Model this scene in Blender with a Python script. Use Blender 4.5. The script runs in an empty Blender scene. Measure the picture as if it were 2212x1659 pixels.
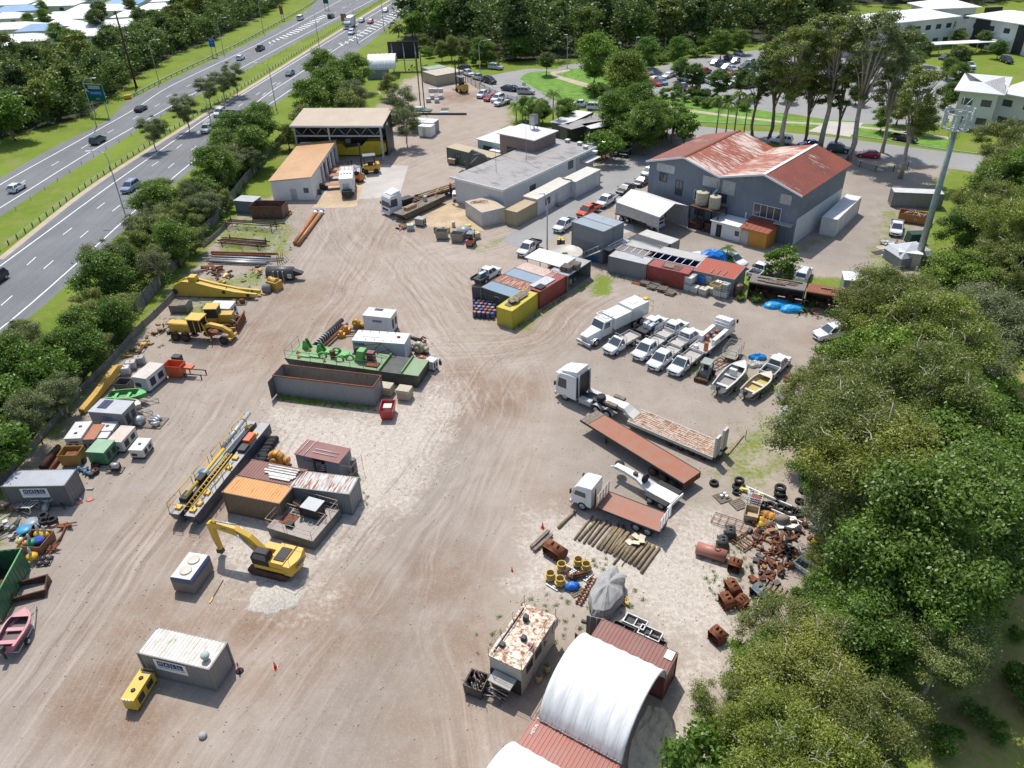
import bpy,math,random
import numpy as np
from mathutils import Vector,Matrix
MC=math.cos;MS=math.sin;MTN=Matrix.Translation;MRO=Matrix.Rotation;AT2=math.atan2;RG=range;EN=enumerate;VE=Vector;RR=random.Random;LK=bpy.context.scene.collection.objects.link;ON=bpy.data.objects.new;MN=bpy.data.meshes.new
def BX(*a,**k):return MB().box(*a,**k)
def LA(*a,**k):return MB().lt(*a,**k)
def TU(*a,**k):return MB().tube(*a,**k)
def CX(*a,**k):return MB().cbox(*a,**k)
PI=math.pi
R_=math.radians
rnd=RR(7)
sc=bpy.context.scene
COL=sc.collection
FPX,PITCH,ROLL,CAMH=1678.1,.58727,-.02883,49.774
_cp,_sp,_cr,_sr=MC(PITCH),MS(PITCH),MC(ROLL),MS(ROLL)
_r=np.array([1,0,0.]);_f=np.array([0,_cp,-_sp]);_u=np.array([0,_sp,_cp])
RIGHT=_cr*_r+_sr*_u;UP=-_sr*_r+_cr*_u
cd=bpy.data.cameras.new('camera');cam=ON('camera',cd);LK(cam)
cd.sensor_width=36;cd.lens=36*FPX/2212;cd.clip_end=6000;cd.clip_start=.5
cam.matrix_world=Matrix([[RIGHT[0],UP[0],-_f[0],0],[RIGHT[1],UP[1],-_f[1],0],[RIGHT[2],UP[2],-_f[2],CAMH],[0,0,0,1]])
sc.camera=cam
def G(u,v,z=0.):
 w=RIGHT*((u-1106)/FPX)+UP*(-(v-829.5)/FPX)+_f
 t=(z-CAMH)/w[2]
 return VE((w[0]*t,w[1]*t,z))
SUN_EL,SUN_AZ=R_(61),AT2(.94,-.3)
sv=VE((MC(SUN_EL)*MC(SUN_AZ),MC(SUN_EL)*MS(SUN_AZ),MS(SUN_EL)))
sl=bpy.data.lights.new('sun','SUN');sun=ON('sun',sl);LK(sun)
sl.energy=4.3;sl.angle=R_(.5);sl.color=(1,.955,.89)
sun.rotation_euler=sv.to_track_quat('Z','Y').to_euler()
sun.location=(0,0,120)
W=bpy.data.worlds.new('World');sc.world=W;W.use_nodes=True
nt=W.node_tree;sky=nt.nodes.new('ShaderNodeTexSky');sky.sky_type='NISHITA';sky.sun_disc=False
sky.sun_elevation=SUN_EL;sky.sun_rotation=PI/2-SUN_AZ;sky.air_density=1.2;sky.dust_density=1.5
bg=nt.nodes['Background'];bg.inputs[1].default_value=.15
nt.links.new(sky.outputs[0],bg.inputs[0])
sc.view_settings.view_transform='Standard';sc.view_settings.look='None'
sc.view_settings.exposure=.08;sc.view_settings.gamma=1
def lin(c):
 return tuple((x/12.92 if x<=.04045 else((x+.055)/1.055)**2.4)for x in c)
class NT:
 def __init__(s,name):
  s.m=bpy.data.materials.new(name);s.m.use_nodes=True
  s.t=s.m.node_tree;s.b=s.t.nodes['Principled BSDF'];s.out=s.t.nodes['Material Output']
 def n(s,kind,**k):
  o=s.t.nodes.new(kind)
  for a,b in k.items():setattr(o,a,b)
  return o
 def l(s,a,b):s.t.links.new(a,b)
 def val(s,inp,x):
  if isinstance(x,bpy.types.NodeSocket):s.l(x,inp)
  elif isinstance(x,(tuple,list))and inp.type=='RGBA':inp.default_value=(*x[:3],1)
  else:inp.default_value=x
 def coord(s,kind='Object',scale=(1,1,1),rand=False,rot=(0,0,0)):
  if kind=='World':c=s.n('ShaderNodeNewGeometry').outputs['Position']
  else:c=s.n('ShaderNodeTexCoord').outputs[kind]
  mp=s.n('ShaderNodeMapping');mp.inputs['Scale'].default_value=scale;mp.inputs['Rotation'].default_value=rot
  s.l(c,mp.inputs[0])
  if rand:
   oi=s.n('ShaderNodeObjectInfo');mu=s.n('ShaderNodeMath',operation='MULTIPLY');s.l(oi.outputs['Random'],mu.inputs[0]);mu.inputs[1].default_value=57.
   s.l(mu.outputs[0],mp.inputs['Location'])
  return mp.outputs[0]
 def nz(s,vec,scale,detail=4,rough=.55,dist=0):
  x=s.n('ShaderNodeTexNoise');s.l(vec,x.inputs['Vector'])
  x.inputs['Scale'].default_value=scale;x.inputs['Detail'].default_value=detail;x.inputs['Roughness'].default_value=rough
  x.inputs['Distortion'].default_value=dist
  return x.outputs['Fac']
 def vor(s,vec,scale,out='Distance'):
  x=s.n('ShaderNodeTexVoronoi');s.l(vec,x.inputs['Vector']);x.inputs['Scale'].default_value=scale
  return x.outputs[out]
 def math(s,op,a,b=None,c=None,clamp=False):
  x=s.n('ShaderNodeMath',operation=op,use_clamp=clamp)
  s.val(x.inputs[0],a)
  if b is not None:s.val(x.inputs[1],b)
  if c is not None:s.val(x.inputs[2],c)
  return x.outputs[0]
 def sp(s,x,lo,hi,a=0.,b=1.):
  m=s.n('ShaderNodeMapRange');m.clamp=True
  s.val(m.inputs['Value'],x)
  s.val(m.inputs['From Min'],lo);s.val(m.inputs['From Max'],hi)
  m.inputs['To Min'].default_value=a;m.inputs['To Max'].default_value=b
  return m.outputs[0]
 def mix(s,f,a,b,mode='MIX'):
  x=s.n('ShaderNodeMix',data_type='RGBA',blend_type=mode)
  s.val(x.inputs['Factor'],f);s.val(x.inputs[6],a);s.val(x.inputs[7],b)
  return x.outputs[2]
 def attr(s,name,out='Fac'):
  a=s.n('ShaderNodeAttribute',attribute_name=name);return a.outputs[out]
 def mu(s,*a,**k):return s.math('MULTIPLY',*a,**k)
 def ad(s,*a,**k):return s.math('ADD',*a,**k)
 def bz(s,c):s.val(s.b.inputs['Base Color'],c)
 def rough(s,r):s.val(s.b.inputs['Roughness'],r)
 def bump(s,h,strength=.3,dist=.05):
  b=s.n('ShaderNodeBump');s.val(b.inputs['Height'],h);b.inputs['Strength'].default_value=strength;b.inputs['Distance'].default_value=dist
  s.l(b.outputs[0],s.b.inputs['Normal'])
RUST=(.19,.062,.025)
def paint_mat(name,gloss=.45,metal=0.,st=(1,1,.25),dirt=.25,rustcol=RUST,spec=.4):
 s=NT(name);oi=s.n('ShaderNodeObjectInfo')
 co=s.coord('Object',rand=True);cs=s.coord('Object',scale=st,rand=True)
 n1=s.nz(co,.9,5);n2=s.nz(co,7,5);n3=s.nz(cs,3.2,4,.65)
 c=s.mix(s.mu(s.sp(n1,.35,.75),dirt),oi.outputs['Color'],(.22,.19,.16))
 c=s.mix(s.sp(n2,.35,.8,0,.22),c,(.5,.48,.45),'MULTIPLY')
 mixn=s.ad(s.mu(n3,.6),s.mu(s.nz(cs,6,6,.75),.4))
 al=oi.outputs['Alpha']
 lo=s.math('SUBTRACT',.78,s.mu(al,.52))
 f=s.sp(mixn,lo,s.ad(lo,.11))
 rc=s.mix(s.sp(n2,.3,.7),rustcol,(rustcol[0]*1.9,rustcol[1]*1.8,rustcol[2]*1.5))
 c=s.mix(f,c,rc)
 s.bz(c);s.rough(s.ad(s.mu(f,.4),gloss,clamp=True));s.b.inputs['Metallic'].default_value=metal
 s.b.inputs['Specular IOR Level'].default_value=spec
 s.bump(s.ad(n2,f),.15,.02)
 return s.m
MT={}
MT['pt']=paint_mat('painted_steel',dirt=.3)
MT['paint_roof']=paint_mat('rusty_roof',st=(1.6,.16,1),dirt=.28)
MT['moss_roof']=paint_mat('moss_roof',st=(.8,.3,1),dirt=.3,rustcol=(.24,.31,.25))
MT['paint_deck']=paint_mat('rusty_deck',st=(.3,2.2,1),dirt=.5)
MT['car']=paint_mat('car_paint',gloss=.16,dirt=.05,spec=.6)
def Sm(name,col,rough=.6,metal=0,var=.25,scale=3,bump=.1,kind='Object',spec=.4):
 s=NT(name);co=s.coord(kind,rand=(kind=='Object'));n=s.nz(co,scale,5,.6)
 n2=s.nz(co,scale*6,3)
 d=tuple(x*(1-var)for x in col);e=tuple(min(1,x*(1+var))for x in col)
 s.bz(s.mix(s.sp(s.ad(s.mu(n,.7),s.mu(n2,.3)),.35,.65),d,e));s.rough(rough);s.b.inputs['Metallic'].default_value=metal
 s.b.inputs['Specular IOR Level'].default_value=spec
 if bump:s.bump(n2,bump,.03)
 MT[name]=s.m
 return s.m
def tinted(name,rough=.6,metal=0,var=.25,scale=3,bump=.1,spec=.3):
 s=NT(name);oi=s.n('ShaderNodeObjectInfo');co=s.coord('Object',rand=True);n=s.nz(co,scale,5,.6);n2=s.nz(co,scale*7,3)
 f=s.sp(n,.42,.62,1,1-var)
 s.bz(s.mix(s.math('SUBTRACT',1,f),oi.outputs['Color'],(.04,.035,.03)))
 s.rough(rough);s.b.inputs['Metallic'].default_value=metal;s.b.inputs['Specular IOR Level'].default_value=spec
 if bump:s.bump(n2,bump,.03)
 MT[name]=s.m
tinted('tint',.7);tinted('pls',.4,var=.12,spec=.45);tinted('cloth',.85,var=.15)
Sm('rub',(.018,.018,.02),.75,scale=5)
Sm('steel',(.33,.33,.34),.4,.6,scale=4)
Sm('galv',(.42,.43,.44),.45,.35,scale=4)
Sm('dkm',(.035,.036,.038),.55,.1,scale=4)
Sm('rust',(.17,.058,.026),.85,0.,var=.5,scale=2.5,bump=.3)
Sm('rsd',(.075,.036,.024),.85,0.,var=.5,scale=2.5,bump=.3)
Sm('wood',(.26,.2,.14),.85,var=.35,scale=2.5,bump=.3)
Sm('wdo',(.2,.165,.13),.9,var=.4,scale=3,bump=.3)
Sm('log',(.25,.195,.12),.9,var=.35,scale=3,bump=.3)
Sm('ccr',(.38,.36,.33),.85,var=.18,scale=.8,bump=.15)
Sm('bark',(.17,.135,.105),.9,var=.35,scale=4,bump=.4)
Sm('bark_pale',(.38,.33,.27),.85,var=.35,scale=2,bump=.3)
Sm('wht',(.74,.74,.73),.5,var=.06)
Sm('black',(.012,.012,.013),.6,var=.2)
def glass():
 s=NT('glass');s.bz((.05,.065,.08));s.rough(.1);s.b.inputs['Specular IOR Level'].default_value=.7
 MT['glass']=s.m
glass()
def lens(nm,c):
 s=NT(nm);s.bz(c);s.rough(.15);MT[nm]=s.m
lens('lamp_clear',(.6,.62,.65));lens('lamp_red',(.45,.02,.015));lens('lamp_amber',(.7,.25,.02))
class MB:
 def __init__(s):s.v=[];s.f=[];s.sm=[];s.mi=[];s.cur=0
 def add(s,vs,fs,sf=False,M=None):
  b=len(s.v)
  if M is not None:vs=[tuple(M@VE(p))for p in vs]
  s.v+=[tuple(p)for p in vs]
  s.f+=[tuple(b+i for i in f)for f in fs];s.sm+=[sf]*len(fs);s.mi+=[s.cur]*len(fs)
  return s
 def box(s,x0,x1,y0,y1,z0,z1,M=None):
  vs=[(x,y,z)for z in(z0,z1)for x,y in((x0,y0),(x1,y0),(x1,y1),(x0,y1))]
  return s.add(vs,[(3,2,1,0),(4,5,6,7),(0,1,5,4),(1,2,6,5),(2,3,7,6),(3,0,4,7)],M=M)
 def cbox(s,c,d,M=None):
  return s.box(c[0]-d[0]/2,c[0]+d[0]/2,c[1]-d[1]/2,c[1]+d[1]/2,c[2]-d[2]/2,c[2]+d[2]/2,M)
 def prism(s,poly,a0,a1,axis='z',M=None,sf=False):
  n=len(poly)
  def P(p,a):return{'z':(p[0],p[1],a),'y':(p[0],a,p[1]),'x':(a,p[0],p[1])}[axis]
  vs=[P(p,a0)for p in poly]+[P(p,a1)for p in poly]
  fs=[tuple(RG(n))[::-1],tuple(RG(n,2*n))]
  s.add(vs,fs,False,M);b=len(s.v)-2*n
  s.f+=[(b+i,b+(i+1)%n,b+n+(i+1)%n,b+n+i)for i in RG(n)];s.sm+=[sf]*n;s.mi+=[s.cur]*n
  return s
 def loft(s,rings,cap=True,sf=True,closed=True,M=None):
  n=len(rings[0]);vs=[p for r in rings for p in r];fs=[]
  for k in RG(len(rings)-1):
   for i in RG(n if closed else n-1):
    j=(i+1)%n;fs.append((k*n+i,k*n+j,(k+1)*n+j,(k+1)*n+i))
  if cap and closed:fs+=[tuple(RG(n))[::-1],tuple(RG((len(rings)-1)*n,len(rings)*n))]
  return s.add(vs,fs,sf,M)
 def tube(s,pts,r,n=8,M=None,cap=True,sf=True):
  pts=[VE(p)for p in pts];k=len(pts);rs=r if isinstance(r,(list,tuple))else[r]*k
  rings=[]
  for i,p in EN(pts):
   d=(pts[min(i+1,k-1)]-pts[max(i-1,0)])
   if d.length<1e-6:d=VE((0,0,1))
   d.normalize();a=d.orthogonal().normalized()if abs(d.z)<.99 else VE((1,0,0))
   if abs(d.z)<.99:a=d.cross(VE((0,0,1))).normalized()
   b=d.cross(a)
   rings.append([tuple(p+(a*MC(2*PI*j/n)+b*MS(2*PI*j/n))*rs[i])for j in RG(n)])
  return s.loft(rings,cap,sf,True,M)
 def lt(s,prof,n=16,M=None,axis='z',c=(0,0,0),sf=True):
  rings=[]
  for r,h in prof:
   ring=[]
   for j in RG(n):
    a=2*PI*j/n;x,y=r*MC(a),r*MS(a)
    ring.append({'z':(c[0]+x,c[1]+y,c[2]+h),'x':(c[0]+h,c[1]+x,c[2]+y),'y':(c[0]+y,c[1]+h,c[2]+x)}[axis])
   rings.append(ring)
  return s.loft(rings,True,sf,True,M)
 def corr(s,L,H,pitch=.28,depth=.035,M=None,t=0.):
  n=max(2,int(L/pitch));w=L/n;xs=[]
  for i in RG(n):xs+=[(i*w,0),(i*w+w*.3,0),(i*w+w*.42,depth),(i*w+w*.88,depth)]
  xs.append((L,0));k=len(xs)
  vs=[(x,y,0)for x,y in xs]+[(x,y,H)for x,y in xs]
  return s.add(vs,[(i,i+1,k+i+1,k+i)for i in RG(k-1)],False,M)
 def bd(s,name,mat='pt',parent=None,col=None,ru=None,loc=None,rz=0,bv=0):
  me=MN(name);me.from_pydata(s.v,[],s.f)
  me.polygons.foreach_set('use_smooth',s.sm)
  ms=mat if isinstance(mat,(list,tuple))else[mat]
  for m in ms:me.materials.append(MT[m]if isinstance(m,str)else m)
  if len(ms)>1:me.polygons.foreach_set('material_index',s.mi)
  me.update();o=ON(name,me);LK(o)
  if parent is not None:o.parent=parent
  if loc is not None:o.location=loc
  o.rotation_euler[2]=rz
  if col is not None:o.color=(*col[:3],ru or 0.)
  elif ru is not None:o.color=(*o.color[:3],ru)
  if bv:
   b=o.modifiers.new('bevel','BEVEL');b.width=bv;b.segments=2;b.limit_method='ANGLE'
  return o
for _k,_m in dict(gv='galv',dk='dkm',wt='wht',rt='rust',rd='rsd',bk='black').items():setattr(MB,_k,lambda s,n,p,_m=_m:s.bd(n,_m,p))
MB.pn=lambda s,n,p,c,ru=None,**k:s.bd(n,'pt',p,col=c,ru=ru,**k)
def Mx(loc=(0,0,0),rz=0,ry=0,rx=0,s=None):
 m=MTN(loc)@MRO(rz,4,'Z')@MRO(ry,4,'Y')@MRO(rx,4,'X')
 if s:m=m@Matrix.Diagonal((*s,1))
 return m
def T(name,lbl,cat,loc=(0,0,0),rz=0,gp=None):
 o=ON(name,None);LK(o);o.empty_display_size=.5
 o.location=loc;o.rotation_euler[2]=rz;o['label']=lbl;o['category']=cat
 if gp:o['group']=gp
 return o
def tg(o,lbl,cat,gp=None,kind=None):
 if lbl:o['label']=lbl
 if cat:o['category']=cat
 if gp:o['group']=gp
 if kind:o['kind']=kind
 return o
def St(o):o['kind']='structure';return o
def dup(root,loc,rz,lbl=None,gp=None,scale=None,recol=None):
 def cp(o,par):
  c=o.copy();LK(c)
  if par is not None:
   c.parent=par
   k=o.name.split('.')[0]
   if recol and k in recol:c.color=recol[k]
  for ch in list(o.children):cp(ch,c)
  return c
 r=cp(root,None);r.location=loc;r.rotation_euler[2]=rz
 if lbl:r['label']=lbl
 if gp:r['group']=gp
 if scale is not None:r.scale=scale if isinstance(scale,(tuple,list))else(scale,)*3
 if recol and '*' in recol and r.type=='MESH':r.color=recol['*']
 return r
def seg(a,b,z=0.):
 p,q=G(*a,z),G(*b,z);d=q-p
 return VE((p.x,p.y,0)),AT2(d.y,d.x),math.hypot(d.x,d.y)
def Tx(txt,size,name='lettering',mat='black',parent=None,M=None,bold=0,col=None,sx=1.,align='CENTER'):
 cu=bpy.data.curves.new('txt','FONT');cu.body=txt;cu.size=size;cu.align_x=align;cu.align_y='CENTER';cu.offset=bold;cu.resolution_u=2
 o=ON('txt',cu);LK(o)
 dg=bpy.context.evaluated_depsgraph_get();me=bpy.data.meshes.new_from_object(o.evaluated_get(dg))
 bpy.data.objects.remove(o);bpy.data.curves.remove(cu)
 me.transform(Matrix.Diagonal((sx,1,1,1)))
 if M is not None:me.transform(M)
 me.materials.clear();me.materials.append(MT[mat]);me.name=name
 q=ON(name,me);LK(q);q.parent=parent
 if col:q.color=(*col,0)
 return q
VERT=MRO(PI/2,4,'X')
def logo(parent,txt,x,y,z,h,flip=0,sub=None,board=None,col=(.02,.04,.16),M=None):
 M=M or Matrix.Identity(4);n=len(txt);w=h*.95;gap=h*.12;tot=n*w+(n-1)*gap
 if board:
  BX(x-board[0]/2,x+board[0]/2,y-.02,y,z-board[1]/2,z+board[1]/2,M).wt('sign_board',parent)
  y-=.022;z+=board[1]*.16
 sq=MB()
 for i in RG(n):
  cx=x-tot/2+w/2+i*(w+gap);sq.box(cx-w/2,cx+w/2,y-.012,y-.002,z-h/2,z+h/2,M)
  Tx(txt[i],h*.8,'letter','wht',parent,M@MTN((cx,y-.016,z))@VERT,bold=h*.008,sx=1)
 sq.bd('letter_square','pls',parent,col=col)
 if sub:
  for i,(t,sz)in EN(sub):
   Tx(t,sz,'lettering','pls',parent,M@MTN((x,y-.01,z-h*.62-sz*.45-i*sz*1.1))@VERT,col=(.03,.05,.2))
   #GROUND
def wpoly(px):return np.array([G(*p)[:2]for p in px])
def sdist(P,poly):
 d=np.full(len(P),1e9);inside=np.zeros(len(P),bool);n=len(poly)
 for i in RG(n):
  a,b=poly[i],poly[(i+1)%n];ab=b-a;t=np.clip(((P-a)@ab)/max(ab@ab,1e-9),0,1)
  d=np.minimum(d,np.hypot(*(P-(a+t[:,None]*ab)).T))
  c=(a[1]>P[:,1])!=(b[1]>P[:,1])
  xi=a[0]+(P[:,1]-a[1])*(b[0]-a[0])/(b[1]-a[1]+1e-12)
  inside^=c&(P[:,0]<xi)
 return np.where(inside,d,-d)
def ldist(P,line):
 best=np.full(len(P),1e9);t_=np.zeros(len(P));s_=np.zeros(len(P));acc=0
 for i in RG(len(line)-1):
  a,b=line[i],line[i+1];ab=b-a;L=np.hypot(*ab);t=np.clip(((P-a)@ab)/(L*L),0 if i else-9,1 if i<len(line)-2 else 9)
  q=P-(a+t[:,None]*ab);d=np.hypot(*q.T);sg=np.sign(ab[0]*q[:,1]-ab[1]*q[:,0])
  m=d<best;best[m]=d[m];t_[m]=(d*sg)[m];s_[m]=(acc+t*L)[m];acc+=L
 return best,t_,s_
def SL(px,k=8):
 p=wpoly(px);out=[]
 for i in RG(len(p)-1):
  p0,p1,p2,p3=p[max(i-1,0)],p[i],p[i+1],p[min(i+2,len(p)-1)]
  for j in RG(k):
   t=j/k;out.append(.5*((2*p1)+(-p0+p2)*t+(2*p0-5*p1+4*p2-p3)*t*t+(-p0+3*p1-3*p2+p3)*t**3))
 out.append(p[-1]);return np.array(out)
xs=np.concatenate([-2600+np.arange(0,12)*200,np.arange(-220,-75,6),np.arange(-75,90,.62),np.arange(90,260,6),np.arange(300,2600,200)])
ys=np.concatenate([np.arange(-400,20,40),np.arange(21,175,.62),np.arange(176,480,6),500+np.arange(0,14)**1.6*60])
XX,YY=np.meshgrid(xs,ys);PP=np.c_[XX.ravel(),YY.ravel()]
def sst(d,w):return np.clip(d/w*.5+.5,0,1)
def blob(px,r,amt=1.):
 c=np.array(G(*px)[:2]);e=np.hypot(*(PP-c).T)/r;return amt*np.clip(1.4-e*1.2,0,1)
yard=wpoly([(-60,1300),(60,1000),(195,850),(262,762),(400,610),(512,470),(640,395),(790,255),(880,170),(985,150),(1075,200),(1110,262),(1050,300),(1275,345),(1330,300),(1420,250),(1640,325),(1840,335),(2060,345),(2000,420),(1985,600),(2010,800),(1900,950),(1800,1150),(1700,1400),(1600,1660),(1550,1900),(-300,1900)])
m_yard=sst(sdist(PP,yard),2.5)
def pm(px,w=3.):return sst(sdist(PP,wpoly(px)),w)
m_white=np.zeros(len(PP));
for px,w,a in[([(570,870),(815,880),(960,800),(1010,840),(980,960),(900,1090),(760,1180),(700,1330),(420,1230),(480,1150),(560,1000)],4,.95),([(880,700),(960,720),(965,800),(900,840)],3,.8),([(1130,1090),(1400,1110),(1560,1090),(1640,1240),(1580,1420),(1500,1700),(1380,1660),(1450,1400),(1250,1330),(1180,1300),(1100,1280)],3.5,.9),([(1050,1500),(1130,1640),(1020,1640)],2,.6),([(470,1240),(640,1250),(600,1350),(420,1330)],2.5,.55),([(1150,380),(1220,480),(1060,560),(1000,520)],5,.3),([(1000,540),(900,460),(700,440),(760,520)],6,.35),([(940,600),(1080,720),(1050,860),(960,760)],5,.35)]:
 m_white=np.maximum(m_white,a*pm(px,w))
m_grass=1-m_yard
for px,w,a in[([(1560,930),(1660,890),(1720,940),(1700,1060),(1600,1090),(1540,1010)],3.5,.62),([(1290,590),(1330,600),(1320,640),(1270,640)],1.2,.9),([(1180,720),(1320,680),(1330,660),(1240,640),(1080,700)],1.2,0.),([(390,640),(430,600),(630,560),(640,600),(430,700),(330,760)],3,.55),([(460,480),(640,440),(640,560),(440,580)],2.5,.6),([(600,850),(810,875),(810,887),(600,866)],.6,1.),([(1380,400),(1990,560),(1980,680),(1820,600),(1600,600),(1390,520)],3,.12),([(1580,585),(1840,600),(1850,640),(1600,640)],1.5,.85),([(1700,540),(1780,505),(1800,520),(1720,560)],1.5,.6),([(1400,545),(1560,580),(1600,610),(1400,560)],1.5,.5),([(1870,530),(1960,550),(1900,660),(1870,600)],2.5,.7),([(1880,440),(1990,455),(1985,560),(1880,540)],2,.5),([(770,610),(800,560),(820,560),(790,620)],1,0),([(1240,640),(1300,640),(1325,700),(1290,740)],1.6,0.),([(1500,780),(1560,790),(1520,850),(1480,800)],1.5,.6),([(1580,790),(1710,830),(1650,870),(1590,850)],1.5,.6),([(1000,540),(1100,500),(1110,515),(1030,556)],1.2,.5),([(1060,655),(1180,720),(1110,716)],.8,.8),([(1100,716),(1290,590),(1300,600),(1120,722)],.8,.8),([(940,1400),(1040,1470),(1030,1500),(960,1440)],1.5,.3),([(1500,1180),(1560,1160),(1620,1240),(1540,1260)],3,.25),([(1180,1290),(1280,1240),(1380,1320),(1270,1420),(1160,1360)],3,.35),([(2,820),(80,800),(190,910),(60,1070),(-40,1100)],2,.5),([(690,1030),(780,1010),(800,1090),(770,1120)],2,.4),([(1440,560),(1700,640),(1810,660),(1800,690),(1430,600)],1.5,.35),([(560,1175),(700,1130),(680,1170),(600,1260)],1.2,.35),([(1430,1050),(1540,960),(1600,1000),(1580,1060)],3,.5),([(1240,930),(1520,1090),(1600,1060),(1300,860)],3,.45),([(1900,900),(2212,700),(2212,1500),(1990,1659),(1900,1300)],5,.5)]:
 m_grass=np.maximum(m_grass,a*pm(px,w))
m_brown=np.zeros(len(PP))
for px,r,a in[((960,900),5,.8),((1000,820),5,.9),((1130,830),4,.6),((520,720),7,.5),((480,690),3,.8),((330,1370),7,.55),((230,1500),5,.8),((300,1580),4,.7),((740,1340),7,.6),((660,1300),5,.8),((950,1250),5,.6),((740,700),9,.5),((660,640),8,.45),((800,740),8,.4),((560,740),8,.5),((440,1130),7,.5),((340,1170),5,.3),((1100,1480),6,.5),((1000,1380),4,.5),((1060,860),6,.8),((870,940),5,.6),((1790,725),2.2,1.),((1770,738),3,.4),((990,210),7,1.),((1090,640),6,.3),((1150,720),6,.45),((1230,660),5,.45),((860,500),8,.3),((620,1400),6,.4),((480,1450),5,.3),((960,1560),10,.3),((780,1100),4,.3),((1220,1110),5,.4),((500,1330),6,.5),((2160,1240),6,1.),((2185,1130),5,.9),((2120,1420),4,.8),((2190,1480),5,.9),((2080,1600),4,.8),((2195,840),5,.9),((2060,1530),3,.9),((560,1340),4,.8)]:
 m_brown=np.maximum(m_brown,blob(px,r,a))
m_dark=np.zeros(len(PP))
for px,w,a in[([(1300,600),(1500,640),(1830,700),(1760,860),(1560,930),(1220,850),(1180,760)],8,.6),([(1380,420),(1990,520),(1990,600),(1380,530)],5,.8),([(1820,360),(1990,360),(1960,560),(1760,560)],5,.7),([(1240,930),(1540,1060),(1480,1150),(1240,1110)],6,.75),([(500,470),(700,470),(600,700),(400,760)],8,.7),([(640,470),(760,520),(620,620),(500,600)],8,.5),([(0,1110),(300,880),(440,900),(150,1330),(0,1700),(-200,1700)],10,.75),([(350,1200),(560,900),(600,880),(560,1180)],5,.3),([(960,860),(1040,900),(1010,1050),(950,1300),(900,1450),(800,1700),(560,1700),(800,1300),(900,1080)],5,.95)]:
 m_dark=np.maximum(m_dark,a*pm(px,w))
trackA=SL([(300,1900),(560,1500),(800,1200),(950,1000),(1010,880),(1000,780),(940,700),(860,590),(770,500),(760,440),(840,380),(960,330),(1080,290)])
trackB=SL([(1000,900),(1060,800),(1150,700),(960,620),(930,560),(1080,520),(1200,450),(1300,370)])
trackC=SL([(-200,1900),(120,1450),(330,1150),(470,960),(600,760),(700,620),(770,500)])
trackE=SL([(1050,1900),(1010,1500),(960,1350),(1000,1150),(1075,950),(1020,830),(950,760)])
trackD=SL([(960,760),(1150,740),(1240,660),(1350,610),(1500,600)])
cover=[]
for tr,w in((trackA,11),(trackB,7),(trackC,13),(trackE,4),(trackD,7)):
 d,t,s_=ldist(PP,tr);cover.append((np.clip(1-(d/w)**2,0,1),t,s_,d))
best=np.argmax(np.array([c[0]for c in cover]),axis=0)
m_tr=np.max(np.array([c[0]for c in cover]),axis=0)
def gmesh(name,X,Y,attrs,uvs=None,z=0):
 ny,nx=X.shape;me=MN(name)
 co=np.c_[X.ravel(),Y.ravel(),np.full(X.size,z)].astype(np.float32)
 i=np.arange((ny-1)*(nx-1));r,c=i//(nx-1),i%(nx-1);a=r*nx+c
 q=np.c_[a,a+1,a+nx+1,a+nx].astype(np.int32)
 me.vertices.add(len(co));me.vertices.foreach_set('co',co.ravel());me.loops.add(q.size);me.loops.foreach_set('vertex_index',q.ravel())
 me.polygons.add(len(q));me.polygons.foreach_set('loop_start',np.arange(len(q),dtype=np.int32)*4);me.polygons.foreach_set('loop_total',np.full(len(q),4,np.int32))
 me.update(calc_edges=True)
 for k,v in attrs.items():
  at=me.attributes.new(k,'FLOAT','POINT');at.data.foreach_set('value',v.astype(np.float32))
 o=ON(name,me);LK(o);return o
at=dict(grass=m_grass,white=m_white,brown=m_brown,dark=m_dark)
for i,(c,t,s_,d)in EN(cover):at['c%d'%i]=c;at['t%d'%i]=t;at['s%d'%i]=s_
ground=gmesh('ground',XX,YY,at);St(ground)
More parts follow.
